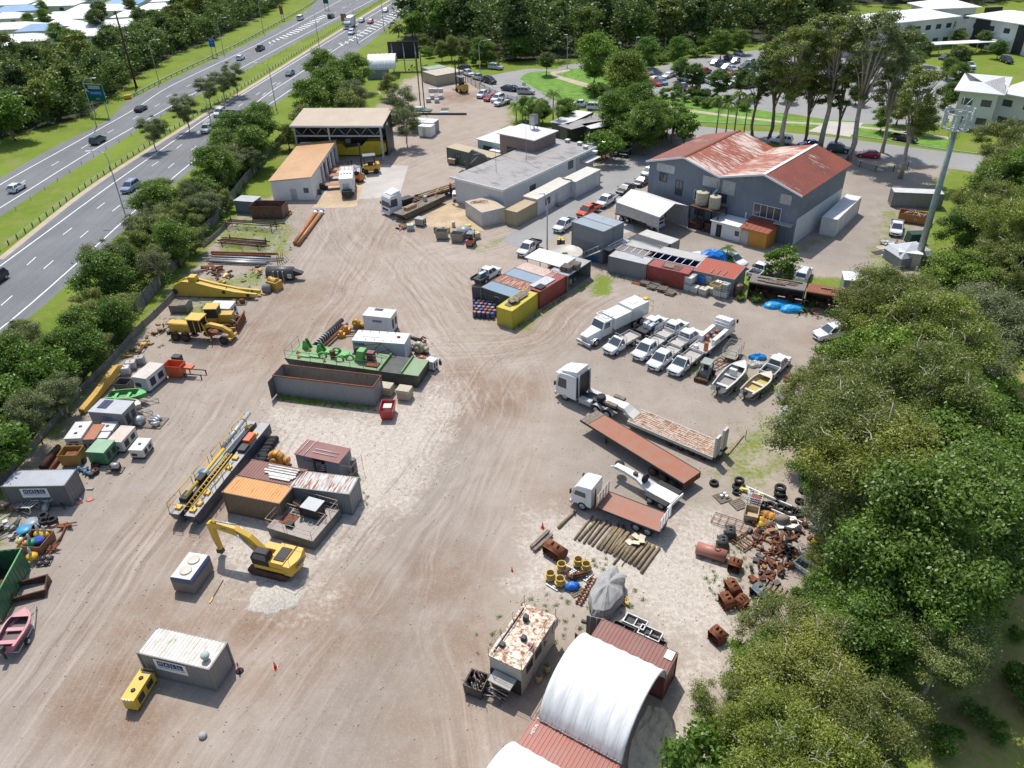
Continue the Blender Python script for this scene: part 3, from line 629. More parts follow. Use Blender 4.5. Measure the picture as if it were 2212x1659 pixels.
for k,u,v,s,lb in[('rg',670,215,1.1,'dark bushy tree on the highway bank, topmost left of the sheds'),('rg',730,170,1.1,'dark green tree beside the merge lanes'),('mel',700,260,1.15,'grey green tree behind the open shed roof'),('wattle',750,230,1.2,'olive tree between the highway and the yard sheds'),('mel',800,240,1.1,'grey tree left of the small white dome'),('rg',770,150,1.,'bright green tree at the end of the merge lanes'),('wattle',655,260,1.1,'olive tree at the left corner of the open shed'),('mel',865,215,1.15,'tall grey tree right of the small white dome'),('mel',875,255,1.1,'slim grey tree beside the blue grey hut'),('wattle',840,180,.9,'olive tree behind the small white dome'),('rg',700,140,1.,'dark tree touching the near carriageway'),('wattle',620,290,.8,'low olive tree left of the open shed'),('mel',765,200,1.1,'pale trunked tree in the clump above the open shed'),('rg',705,190,1.1,'rounded dark tree in the clump above the open shed')]:
 tree(k,u,v,lb,None,s)
for k,u,v,s,lb in[('mel',395,222,1.2,'grey leafed tree with two trunks on the grass median'),('mel',325,268,1.05,'narrow dark tree on the median nearest the camera'),('mel',447,178,1.1,'lower left tree of the clump on the median'),('mel',478,165,1.1,'middle tree of the clump on the median'),('mel',502,150,1.2,'upper right tree of the clump on the median')]:
 t=tree(k,u,v+8,lb,None,s*.86,tint=(.85,.87,.85))
tree('sd',350,283,'dark shrub at the foot of the narrow median tree',None,1.,bz=True)
LT=((1,1,1),(.8,.85,.8),(.7,.75,.7),(1.1,1.1,.9))
Sc([(-40,165),(140,150),(215,140),(260,160),(235,205),(190,250),(60,285),(-60,300)],34,41,5.4,['dt','dark_tree2','forest_tree3'],'dark tree in the wood between the houses and the highway','trees of the wood left of the highway',.6,.82,LT)
Sc([(245,115),(330,82),(420,95),(300,155),(240,165)],14,42,5,['dt','rg','forest_tree2'],'green tree in the belt between the houses and the far carriageway','trees of the belt behind the houses',.55,.85,LT)
Sc([(385,45),(450,15),(620,-30),(575,25),(470,80),(385,112),(350,90)],18,43,5.5,['dt','forest_tree2','forest_tree3','rg'],'green tree in the belt along the far side of the highway','trees along the far side of the highway',.6,.95,LT)
tree('round_bright',10,240,'bright green tree at the left edge beside the far carriageway',None,1.4)
for i,(u,v,s)in EN([(95,35,.7),(60,42,.6),(205,40,.75),(215,20,.7),(120,70,.8),(150,80,.7),(300,35,.7),(330,40,.8),(360,35,.8),(440,15,.8),(90,15,.6),(280,8,.6)]):
 tree(rnd.choice(['rg','dt']),u,v,'green garden tree between the suburban houses','garden trees among the houses',s)
DT=((1,1,1),(.75,.8,.8),(.6,.65,.65),(.9,1,.85))
Sc([(850,110),(905,40),(950,-20),(1400,-30),(1720,-25),(1840,60),(1700,90),(1500,105),(1340,130),(1200,130),(1100,140),(1010,120),(930,105)],62,51,8.5,['forest_tree','forest_tree','forest_tree2','forest_tree3'],'tall dark tree in the dense wood behind the yard and car park','trees of the dense far wood',.75,1.1,DT)
Sc([(1720,-40),(2000,-90),(2300,-90),(2300,-10),(2140,20),(1800,20)],14,52,9,['forest_tree2','forest_tree3'],'green tree behind the white office buildings','trees behind the white offices',.6,.85,DT)
for k,u,v,s,lb,ti in[('rg',1288,120,1.35,'large rounded bright green tree behind the lawn',(1.2,1.2,1)),('rg',1350,160,1.3,'big spreading yellow green tree on the lawn by the car park',(1.2,1.,.9)),('dt',1180,130,.5,'small dark tree standing alone on the lawn',(1,1,1)),('sd',1289,188,1.5,'tiny young tree on the lawn beside the footpath',(1,1,1)),('rg',1040,105,.8,'grey green tree at the roundabout',(.9,1,.8)),('round_bright',1125,100,.9,'bright green tree left of the tall lamp',(.8,.9,.8)),('rg',1400,110,.9,'dark green tree behind the car park beds',(.8,1,.8)),('rg',1467,105,.8,'slender green tree at the car park corner',(.8,1,.8)),('rg',1560,90,.85,'green tree above the car park drive',(1,1,.8)),('rg',1600,85,.7,'smaller green tree above the car park drive',(1,1,.8)),('rg',1380,180,.8,'green tree beside the big yellow green one',(1,1,.9)),('rg',1365,165,.55,'small tree at the edge of the car park',(1,1,1)),('dt',1553,175,.62,'narrow dark green tree among parked cars',(1,1.2,.9)),('dt',1605,170,.6,'small leafy tree in the middle of the car park',(1,1.1,.9)),('dt',1500,160,.6,'slim tree over the dark cars in the car park',(1,1.1,.9)),('rg',1470,145,.6,'young tree beside the lamp in the car park',(.9,1,.9))]:
 tree(k,u,v,lb,None,s,tint=ti)
for k,u,v,s,lb in[('gum',1690,320,1.12,'gum tree behind the rusty roof, leftmost of the tall row'),('gum2',1738,312,.85,'slim gum with a low crown between two tall gums'),('gum',1770,320,1.2,'tall pale gum with forked trunk above the rusty roof'),('gum2',1800,318,.8,'thin dark gum right of the forked one'),('gum3',1832,346,1.12,'tallest gum with leaning trunk at the warehouse corner'),('gum',1945,385,.9,'gum with wide crown standing on bare dirt near the street'),('gum2',1660,300,.95,'dark gum with drooping crown behind the rusty roof'),('gum2',1625,292,.8,'gum at the left end of the row near the palms'),('gum3',1905,330,.8,'grey gum behind the black ute')]:
 tree(k,u,v,lb,None,s,bz=True)
for k,u,v,s,lb in[('rg',1900,285,.55,'rounded street tree on the lawn by the drive'),('rg',1985,290,.6,'street tree beside the blue roofed office'),('rg',1935,270,.7,'green tree in front of the blue roofed office')]:tree(k,u,v,lb,None,s,bz=True)
Sc([(1900,60),(2200,110),(2212,190),(2000,170),(1900,110)],14,61,6,['rg','dt'],'small tree between the white offices and their car park','trees around the office car park',.45,.7,LT)
Sc([(1640,110),(2100,150),(2080,240),(1850,240),(1640,220)],16,62,7,['dt','rg'],'tree shading the rows of cars in the car park','trees between the parked cars',.45,.65,LT)
def mass(lbl,cat,polys,n,seed,sp,hts,r,size,mat,tint=(1,1,1),name='woodland'):
 g=np.random.default_rng(seed);cl=[]
 for px in polys:
  for q in inpoly(px,900,seed,sp):
   h=g.uniform(*hts)
   for k in RG(3):cl.append((q[0]+g.normal()*sp*.3,q[1]+g.normal()*sp*.3,h*(.25+.3*k)+g.normal()*.4,r*g.uniform(.7,1.3)))
 me=leaves_mesh(name,cl,n,size,mat,seed,.8);o=ON(name,me);LK(o);o.color=(*tint,0);return tg(o,lbl,cat,None,'stuff')
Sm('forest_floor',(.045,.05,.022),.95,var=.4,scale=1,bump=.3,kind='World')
FW=[(860,100),(905,30),(950,-22),(1400,-36),(1720,-30),(1900,-40),(2300,-60),(2300,-20),(2140,8),(1830,10),(1830,55),(1700,88),(1500,98),(1340,122),(1200,128),(1100,134),(1010,116),(930,100)]
LW=[(-60,160),(140,142),(215,135),(250,118),(330,80),(380,50),(450,12),(620,-25),(640,-20),(575,28),(470,82),(385,115),(300,160),(235,212),(190,250),(60,285),(-80,320)]
mass('dense dark wood behind the yard and car park, seen as one mass','wood',[FW],400000,71,4.6,(10,18),2.8,.5,'leaf_dark',(.9,.95,.85));mass('dense low wood between the highway and the houses','wood',[LW],190000,72,3.8,(5,9.5),2.1,.36,'leaf_dark',(1.1,1.15,.9))
RB=[(1800,900),(1900,790),(1960,680),(2050,620),(2100,530),(2200,460),(2260,600),(2200,760),(2100,860),(2110,1000),(2060,1180),(1960,1320),(1850,1420),(1740,1500),(1700,1440),(1790,1300),(1830,1180),(1800,1020)]
mass('tangled undergrowth below the crowns of the right belt','undergrowth',[RB],90000,73,3.2,(2.5,6.5),1.7,.2,'leaf_green',(.85,.9,.8),'undergrowth')
FB=[(520,330),(575,335),(520,400),(470,470),(400,550),(330,632),(262,712),(150,842),(60,930),(0,1000),(-80,1090),(-80,1030),(40,880),(150,745),(245,605),(350,490),(440,410)]
Sc([(2080,1180),(2230,1100),(2230,1660),(2020,1660),(2060,1500)],16,75,1.6,['shrub','sd'],'low bush in the grassy clearing at the right edge','bushes in the right clearing',.3,.7,cat='shrub')
mass('scrubby undergrowth along the boundary fence','scrub',[FB],60000,74,2.6,(.6,2.6),.95,.16,'leaf_green',(.9,.85,.9),'scrub')
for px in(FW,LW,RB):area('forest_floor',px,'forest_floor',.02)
for i,(k,u,v,s)in EN([(1,1130,275,1),(0,1165,285,1),(1,1150,262,1.1),(0,1195,268,1.05),(1,1115,262,.9),(0,1205,290,.9)]):palm(k,u,v,'leafy palm left of the black carport roofs',s,'palms left of the carports')
for i,(k,u,v,s)in EN([(2,1300,300,1),(0,1310,285,.9),(2,1545,300,1),(0,1565,305,1.1),(2,1585,296,1.05),(2,1605,300,1),(0,1450,310,1),(1,1400,300,1.2),(1,1440,300,1.2),(1,1350,298,1.2),(1,1370,310,1.2),(1,1420,312,1.2)]):palm(k,u,v,'palm in the dense thicket between the carports and the rusty roofed warehouse',s,'palms of the thicket')
Sc([(1300,290),(1420,285),(1500,285),(1510,315),(1400,340),(1320,320)],12,63,3.4,['rg','round_bright'],'green tree in the thicket behind the parked dark cars','trees of the thicket behind the parked cars',.75,1.)
Sc([(1130,255),(1230,262),(1220,280),(1130,272)],5,64,3,['rg'],'green tree left of the black carport roofs','trees left of the carports',.5,.6)
for k,u,v,s,lb in[('shrub',1305,350,2.2,'clipped bright green tree between the office and the drive'),('shrub',1430,305,2.,'bright bush at the left end of the rusty roof'),('shrub',1610,425,1.2,'weeds on the rusty shed roof row'),('shrub',1340,352,1.2,'small bush beside the garden bed')][:2]:tree(k,u,v,lb,None,s,bz=True)
tree('shrub',1445,425,'bush growing at the left corner of the grey drive through shelter',None,1.,bz=True)
Sc([(1290,115),(1400,150),(1540,120),(1600,105),(1500,100),(1400,125)],22,65,3.2,['shrub','sd'],'low shrub in the planting above the car park','shrubs above the car park',.8,1.3,cat='shrub')
Sc([(1400,205),(1540,235),(1640,240),(1600,225),(1480,200)],16,66,2.6,['sd','shrub'],'low shrub in the planting below the car park','shrubs below the car park',.6,1.,cat='shrub')
tree('shrub',1688,590,'bright green bush on top of the scrap shed row',None,1.35,bz=True);tree('sd',1560,580,'green bush behind the blue tarpaulin',None,.8,bz=True)
palm(1,1567,572,'single small palm beside the blue tarpaulin',.62)
tree('sd',1648,592,'leafy shrub beside the rusty red roof',None,.7,bz=True)
Sc([(900,105),(1000,120),(1110,130),(1050,150),(930,130)],16,67,3,['sd','shrub','wattle'],'shrub at the foot of the far wood','shrubs along the far wood',.7,1.1,cat='shrub')
Sc([(1590,640),(1780,660),(1860,690),(1800,690),(1600,650)],8,68,2,['sd'],'weed clump at the foot of the scrap shed','weeds at the scrap shed',.25,.45,cat='shrub')
#BUILDINGS
def fr(A,B,C,H=0.,L=None,W=None):
 a,b,c=G(*A,H),G(*B,H),G(*C,H);d=(b-a);yaw=AT2(d.y,d.x);n=VE((-MS(yaw),MC(yaw),0))
 return VE((a.x,a.y,0)),yaw,L or d.length,W or abs((c-a).dot(n))
def corr_mat(name,cols,pitch=.25,axis='X',strength=.9,rustmask=None,rough=.55,lo=.4,hi=.6,sc1=.25):
 s=NT(name);P=s.coord('Object');st=s.coord('Object',scale=(1,.12,.12)if axis=='Y' else(.12,1,1))if rustmask else P
 w=s.n('ShaderNodeTexWave',wave_type='BANDS',bands_direction=axis,wave_profile='SIN');s.l(P,w.inputs[0]);w.inputs['Scale'].default_value=.314/pitch*1.;w.inputs['Distortion'].default_value=0
 n=s.nz(P,sc1,5,.6);n2=s.nz(P,2.5,5,.7)
 c=s.mix(s.sp(n,.35,.65),cols[0],cols[1])
 c=s.mix(s.sp(n2,.4,.8,0,.35),c,cols[2]if len(cols)>2 else cols[0])
 if rustmask:
  stn=s.nz(s.coord('Object',scale=(.35,2.2,.35)if axis=='Y' else(2.2,.35,2.2)),1.,6,.75);f=s.sp(s.ad(s.mu(stn,.6),s.mu(n,.5)),lo,hi)
  c=s.mix(f,c,s.mix(s.sp(n2,.3,.7),rustmask[0],rustmask[1]))
 s.bz(c);s.rough(rough);s.b.inputs['Metallic'].default_value=0.;s.bump(w.outputs['Fac'],strength,.05);MT[name]=s.m
corr_mat('roof_rust_red',[(.27,.055,.027),(.15,.035,.02),(.34,.12,.05)],.76,'X',.8,((.62,.5,.44),(.5,.3,.2)),lo=.65,hi=.72,sc1=.11)
corr_mat('roof_rust_pale',[(.36,.075,.03),(.22,.05,.022),(.4,.16,.08)],.76,'X',.8,((.66,.56,.5),(.55,.36,.27)),lo=.575,hi=.635,sc1=.09)
corr_mat('roof_orange',[(.5,.29,.13),(.44,.24,.1),(.36,.2,.1)],.5,'X',.6)
corr_mat('roof_tan',[(.36,.28,.19),(.42,.33,.24),(.3,.22,.14)],.5,'Y',.6)
corr_mat('roof_grey',[(.27,.25,.24),(.33,.31,.3),(.2,.18,.17)],.4,'Y',.5,((.13,.11,.1),(.17,.15,.14)),lo=.55,hi=.63)
corr_mat('rfl',[(.55,.55,.54),(.62,.62,.62),(.45,.44,.42)],.4,'X',.5)
corr_mat('rfw',[(.74,.74,.73),(.8,.8,.79),(.62,.61,.6)],.5,'X',.4)
corr_mat('roof_blue',[(.1,.24,.42),(.14,.29,.48),(.09,.2,.36)],.5,'X',.4)
corr_mat('wall_bluegrey',[(.145,.175,.215),(.18,.21,.25),(.11,.13,.16)],.5,'X',.7,((.2,.22,.25),(.26,.28,.3)),lo=.6,hi=.68)
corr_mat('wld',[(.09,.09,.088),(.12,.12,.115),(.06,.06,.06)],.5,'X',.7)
corr_mat('wlw',[(.56,.57,.58),(.62,.62,.62),(.46,.46,.45)],.6,'X',.35)
Sm('rdw',(.68,.68,.66),.7,var=.07,scale=.6,bump=.05);Sm('brick_brown',(.26,.19,.17),.85,var=.3,scale=6)
s=NT('tarp_white');P=s.coord('Object');w=s.n('ShaderNodeTexWave');s.l(P,w.inputs[0]);w.inputs['Scale'].default_value=.314;n=s.nz(s.coord('Object',scale=(2.5,.4,.4)),1.2,5);s.bz(s.mix(s.sp(w.outputs['Fac'],.985,.998,0,.35),s.mix(s.sp(n,.4,.75),(.78,.78,.77),(.62,.6,.56)),(.35,.35,.34)));s.rough(.5);s.bump(n,.5,.15);MT['tarp_white']=s.m;Sm('navy',(.012,.02,.07),.5,var=.2);Sm('grey_green',(.24,.27,.26),.6,var=.2)
def Wn(par,x0,x1,z0,z1,y=0.,M=None,n=2,frame='dkm',name='window'):
 M=M or Matrix.Identity(4);f=MB();t=.07
 for a,b,c,d in((x0-t,x1+t,z0-t,z0),(x0-t,x1+t,z1,z1+t),(x0-t,x0,z0,z1),(x1,x1+t,z0,z1)):f.box(a,b,y-.07,y+.02,c,d,M)
 for i in RG(1,n):q=x0+(x1-x0)*i/n;f.box(q-t/2,q+t/2,y-.06,y+.02,z0,z1,M)
 o=f.bd(name,frame,par);BX(x0,x1,y-.03,y+.015,z0,z1,M).bd('pane','glass',o);return o
loc,yaw,L,Wd=fr((1403.5,347),(1730,420),(1837,354),8.2)
Wd=17.9
t=T('warehouse','large blue grey corrugated warehouse with two rusty red gable roofs','warehouse',loc,yaw)
h,rh=8.2,10.05;vx=L*.5;r1,r2=L*.25,L*.775
prof=[(0,0),(L,0),(L,h),(r2,rh),(vx,h),(r1,rh),(0,h)]
MB().prism(prof,0,Wd,'y').bd('wall','wall_bluegrey',t)
for(xa,za),(xb,zb),mt in(((-.4,h-.12),(r1,rh),'roof_rust_red'),((r1,rh),(vx,h),'roof_rust_pale'),((vx,h),(r2,rh),'roof_rust_pale'),((r2,rh),(L+.5,h-.2),'roof_rust_red')):
 n=24;m=MB();d=VE((xb-xa,0,zb-za));le=d.length;ang=AT2(d.z,d.x)
 m.box(0,Wd+1.1,-le,0,.01,.07);o=m.bd('roof',mt,t);o.matrix_local=MTN((xa,-.55,za+.06))@MRO(-ang,4,'Y')@MRO(PI/2,4,'Z')
for x,c_ in((r1,'rust'),(r2,'wht')):BX(x-.25,x+.25,-.6,Wd+.6,rh+.1,rh+.17).bd('ridge_cap',c_,t)
m=MB()
for(xa,za),(xb,zb)in(((-.4,h-.1),(r1,rh)),((r1,rh),(vx,h)),((vx,h),(r2,rh)),((r2,rh),(L+.5,h-.15))):
 m.loft([[(xa,-.62,za-.1),(xa,-.5,za-.1),(xa,-.5,za+.18),(xa,-.62,za+.18)],[(xb,-.62,zb-.1),(xb,-.5,zb-.1),(xb,-.5,zb+.18),(xb,-.62,zb+.18)]],sf=False)
m.wt('barge_board',t)
BX(L-.02,L+.05,.3,Wd-.2,0,4.2).bd('side_panel','rdw',t)
for x,w,z,hh in((1.5,3.4,6.9,1.3),(vx-3,3.,6.2,1.6),(vx+.5,2.2,5.6,2.2),(L-3,1.8,6.2,1.5)):BX(x,x+w,-.05,-.01,z,z+hh).gv('patch_panel',t)
for x,z,w,hh,fm,n in((2.2,5.3,1.3,1.3,'dkm',2),(5.4,3.6,1.2,2.4,'dkm',2),(9.,3.6,2.8,1.5,'wht',3),(13.3,4.2,1.4,1.3,'dkm',2),(19.5,3.4,4.4,1.9,'wht',4),(5,1.,2.6,1.3,'dkm',2),(1.2,1.3,1.6,1.2,'dkm',2),(9.4,1.1,1.5,1.2,'dkm',2)):
 Wn(t,x,x+w,z,z+hh,0,None,n,fm)
BX(23.5,26.3,-1.4,0,3.35,3.42).gv('awning',t)
TU([(vx,-.7,h-.3),(vx,-.7,6.2),(vx-.6,-1.6,5.2)],.13).bd('downpipe','pls',t,col=(.45,.6,.68))
l2,y2,_,_=fr((1657,466),(1708,472),(1700,455),2.8);
t=T('lean_to','dark open lean-to with white corrugated roof at the warehouse corner','shed',l2,yaw)
m=MB();m.box(0,4.4,0,3.2,2.72,2.8);m.bd('roof','rfl',t)
m=MB();
for x in(.1,2.2,4.2):m.box(x,x+.1,.05,.15,0,2.72)
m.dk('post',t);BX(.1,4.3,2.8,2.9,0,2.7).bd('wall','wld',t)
m=MB();m.box(.4,1.8,1,2.6,.05,1.1);m.box(2.2,3.9,.6,2.2,.05,.7);m.box(2.4,3.6,.8,1.6,.75,1.3);m.rd('junk_shelf',t)
loc,yw,L,Wd=fr((1538,475),(1602,491),(1560,459),2.5)
t=T('hut','small white hut with flat white roof beside the orange hut','hut',loc,yw);Wd=3.4
BX(0,L,0,Wd,0,2.4).bd('wall','rdw',t);BX(-.2,L+.05,-.25,Wd+.2,2.42,2.52).bd('roof','rfw',t)
BX(.9,1.8,-.04,0,0,2.05).dk('door',t);Wn(t,4.2,4.7,1.,1.6,0,None,1);Wn(t,5.4,6.,1.,1.6,0,None,1);TU([(5.1,.8,2.4),(5.1,.8,4.6)],.07).gv('flue',t)
lo2=loc+VE((MC(yw)*(L+.1),MS(yw)*(L+.1),0))
t=T('hut','orange sheet metal hut with rusty roof beside the white hut','hut',lo2,yw)
BX(0,4.2,-.2,3.2,0,2.6).bd('wall','pt',t,col=(.62,.27,.03),ru=.15);m=MB().add([(-.2,-.6,2.65),(4.5,-.6,2.65),(4.5,3.5,3.1),(-.2,3.5,3.1),(-.2,-.6,2.72),(4.5,-.6,2.72),(4.5,3.5,3.17),(-.2,3.5,3.17)],[(3,2,1,0),(4,5,6,7),(0,1,5,4),(1,2,6,5),(2,3,7,6),(3,0,4,7)]);m.bd('roof','roof_rust_red',t)
BX(.1,1.3,-.26,-.2,0,2.2).gv('door',t)
def water_tank(u,v,z,r,h,lb,kr,cat='water tank'):
 p=G(u,v,z);t=T('water_tank',lb,cat,p,0,'water tanks beside the warehouse');m=MB();prof=[]
 for i in RG(9):prof+=[(r,h*i/9),(r*.975,h*(i+.5)/9)]
 m.lt(prof+[(r,h*.98),(r*.9,h),(.3,h+.12)],24);m.bd('tank','tint',t,col=kr);LA([(.28,h+.1),(.28,h+.2),(.02,h+.22)],12).dk('lid',t);return t
tk=G(1530,446,3.85);st=T('tank_stand','dark steel stand carrying two cream water tanks','stand',(tk.x,tk.y,0),yaw)
m=MB();m.box(-2.6,2.6,-1.3,1.6,3.6,3.8);m.rd('deck',st);m=MB()
for x in(-2.5,0,2.5):
 for y in(-1.2,1.5):m.box(x-.07,x+.07,y-.07,y+.07,0,3.6)
m.dk('frame',st);m=MB();m.box(-2.6,-.4,-1,1.2,0,1);m.box(.3,1.7,-1.1,.4,0,1.5);m.box(1.9,2.7,-1.2,1.2,0,.8);m.rd('stored_junk',st)
water_tank(1516,440,3.82,1.05,2.,'cream water tank on the stand, left of the pair',(.5,.44,.33));water_tank(1543,449,3.82,.92,1.9,'cream water tank on the stand under the pale downpipe',(.47,.42,.33))
loc,yaw,L,Wd=fr((973,382),(1086,410),(1286,316),4.6);Wd=(G(1286,316,4.6)-G(1086,410,4.6)).length;
OFF=(loc,yaw,L,Wd)
t=T('office_building','long low white building with a flat weathered grey roof','office building',loc,yaw)
BX(.5,L-.3,.5,Wd-.5,0,4.4).bd('wall','wlw',t);BX(0,L,0,Wd,4.42,4.62).bd('roof','roof_grey',t)
BX(-.12,L+.12,-.12,-.02,4.25,4.66).wt('gutter',t);BX(L+.02,L+.12,0,Wd,4.25,4.66).wt('gutter',t)
ME=MTN((L-.3,0,0))@MRO(PI/2,4,'Z')
for y0,y1 in((Wd-9,Wd-7.6),(Wd-5,Wd-4),(Wd-3.2,Wd-2.2)):Wn(t,y0,y1,2.6,3.9,0,ME)
Wn(t,8,9.6,1.8,2.8,0,ME)
BX(L-.3,L-.24,Wd-6.4,Wd-.5,.2,4.3).gv('wall_panel',t)
m=MB();m.box(L-.2,L+1.5,Wd-5.2,Wd-.6,3.,3.06);m.bd('awning','rfl',t)
for i,(u,v)in EN([(1226,303),(1252,309),(1265,317),(1285+0,328),(1298-55,303)][:4]):
 p=G(u,v+4,4.62);a=T('roof_vent','small box vent on the grey office roof','vent',p,yaw,'box vents on the office roof');BX(-.35,.35,-.35,.35,0,.45).gv('housing',a);BX(-.42,.42,-.42,.42,.45,.55).wt('cap',a)
p=G(1154,305,4.62);a=T('satellite_dish','dark satellite dish on the grey office roof','dish',p,0);TU([(0,0,0),(0,0,1.1)],.05).bd('mast','steel',a)
MB().loft([[(r*MC(q*PI/8),-.25+r*r*-.25,1.3+r*MS(q*PI/8))for q in RG(16)]for r in(.05,.4,.75)],cap=False).dk('reflector',a)
for u,v,hh in((1137,348,7.5),(1072,372,6)):
 p=G(u,v,4.62);a=T('aerial_mast','thin tall radio aerial on the grey office roof, %s'%('right one' if hh>7 else 'left one'),'aerial',p,0);TU([(0,0,0),(0,0,hh)],[.045,.02],6).bd('pole','steel',a);TU([(-.3,0,hh*.8),(.3,0,hh*.8)],.02,4).bd('whip','steel',a)
loc,yw,L,Wd=fr((1076,287),(1147,305),(1189,282),7.);
t=T('office_building','taller brown block with pale roof behind the long white building','building',loc,yaw);BX(.2,L-.2,.2,Wd-.2,0,6.8).bd('wall','brick_brown',t);BX(-.2,L+.2,-.2,Wd+.2,6.82,6.98).bd('roof','rfl',t)
Wn(t,2,4.2,3.6,4.6,.2,None,3,'dkm')
loc,yw,L,Wd=fr((1030,299),(1073,310),(1050,281),4.2)
t=T('annex','low pale green annex left of the brown block','building',loc,yaw);BX(.1,L+5,.1,11,0,4.).bd('wall','pt',t,col=(.5,.56,.53));BX(-.2,L+5.2,-.2,11.2,4.02,4.15).bd('roof','rfl',t);Wn(t,1.6,3.8,1.6,3.,.1)
BX(4.4,7,-1.6,.1,2.9,2.98).bd('awning','rfw',t)
p=G(1153,278,7);a=T('rooftop_cooler','grey box cooler raised on a frame above the pale roof','cooler',p,yaw)
BX(-.6,.6,-.6,.6,.9,2.6).gv('housing',a);m=MB();
for x in(-.5,.5):
 for y in(-.5,.5):m.box(x-.04,x+.04,y-.04,y+.04,0,.9)
m.dk('frame',a);BX(-.7,.7,-.7,.7,2.6,2.68).dk('cap',a)
Hs=7.2
loc,yaw,L,Wd=fr((632,270),(824,270),(844,234),Hs);
SH=(loc,yaw,L,Wd)
t=T('workshop','open fronted tall steel workshop with tan sloping roof and yellow machine inside','workshop',loc,yaw)
Wd=8.8
m=MB().add([(-.4,-.6,Hs-.1),(L+.4,-.6,Hs-.1),(L+.4,Wd+.3,Hs+.9),(-.4,Wd+.3,Hs+.9),(-.4,-.6,Hs+.05),(L+.4,-.6,Hs+.05),(L+.4,Wd+.3,Hs+1.05),(-.4,Wd+.3,Hs+1.05)],[(3,2,1,0),(4,5,6,7),(0,1,5,4),(1,2,6,5),(2,3,7,6),(3,0,4,7)]);m.bd('roof','roof_tan',t)
BX(-.5,L+.5,-.72,-.6,Hs-.25,Hs+.1).wt('gutter',t)
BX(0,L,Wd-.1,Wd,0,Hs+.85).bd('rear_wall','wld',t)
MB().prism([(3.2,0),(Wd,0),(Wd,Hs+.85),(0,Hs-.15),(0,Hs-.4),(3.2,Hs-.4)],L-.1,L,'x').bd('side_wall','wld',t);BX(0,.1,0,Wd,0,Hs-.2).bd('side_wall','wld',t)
for x in(.25,L*.4,L-.3):BX(x-.16,x+.16,-.3,.1,0,Hs-.15).gv('column',t)
m=MB();m.box(0,L,-.2,0,4.9,5.2);n=6
m.box(0,L,-.16,-.04,Hs-.5,Hs-.35)
for i in RG(n*2):
 xa=L*i/(2*n);xb=L*(i+1)/(2*n);za,zb=(5.1,Hs-.4)if i%2 else(Hs-.4,5.1);m.tube([(xa,-.1,za),(xb,-.1,zb)],.06,4)
m.gv('truss',t)
for x in(L*.34,L*.62,L*.86):BX(x,x+1.6,Wd-.16,Wd-.1,4.1,5.1).bd('skylight_panel','tint',t,col=(.55,.6,.42))
BX(L+.01,L+.05,4,5,5.9,6.5).wt('sign',t)
loc,yaw,L,Wd=fr((580.5,386),(670.5,382.5),(725.5,302.5),4.2);p1=G(670.5,382.5,4.2);p2=G(725.5,302.5,4.2);Wd=(p2-p1).length;yaw2=AT2((p2-p1).y,(p2-p1).x)-PI/2;
loc=VE((p1.x,p1.y,0))-VE((MC(yaw2),MS(yaw2),0))*L
t=T('storage_shed','low white shed with sloping orange roof and open bays along its right side','shed',loc,yaw2)
sl_=.7
m=MB().add([(-.3,-.2,3.6),(L+.2,-.2,4.2),(L+.2,Wd,4.2),(-.3,Wd,3.6),(-.3,-.2,3.68),(L+.2,-.2,4.28),(L+.2,Wd,4.28),(-.3,Wd,3.68)],[(3,2,1,0),(4,5,6,7),(0,1,5,4),(1,2,6,5),(2,3,7,6),(3,0,4,7)])
o=m.bd('roof','roof_orange',t)
MB().prism([(0,0),(L,0),(L,4.1),(0,3.5)],0,.12,'y').bd('front_wall','rdw',t)
BX(0,.12,.12,Wd,0,3.45).bd('side_wall','rdw',t);BX(.12,L,Wd-.12,Wd,0,3.9).bd('rear_wall','rdw',t)
BX(L-.15,L,.12,Wd*.33,0,4.05).bd('side_wall','rdw',t)
for i in RG(5):y=Wd*(.4+.14*i);BX(L-.35,L,y,y+.8,0,3.5).bd('column','rdw',t)
BX(L-.2,L,Wd*.33,Wd-.15,3.5,4.05).bd('beam','rdw',t)
BX(L*.45,L*.45+1.1,-.05,0,0,2.1).gv('door',t);BX(L*.78,L*.78+.9,-.05,0,1.3,2.2).bd('window','glass',t)
BX(.15,L-.5,Wd*.34,Wd*.345,0,3.6).dk('partition',t)
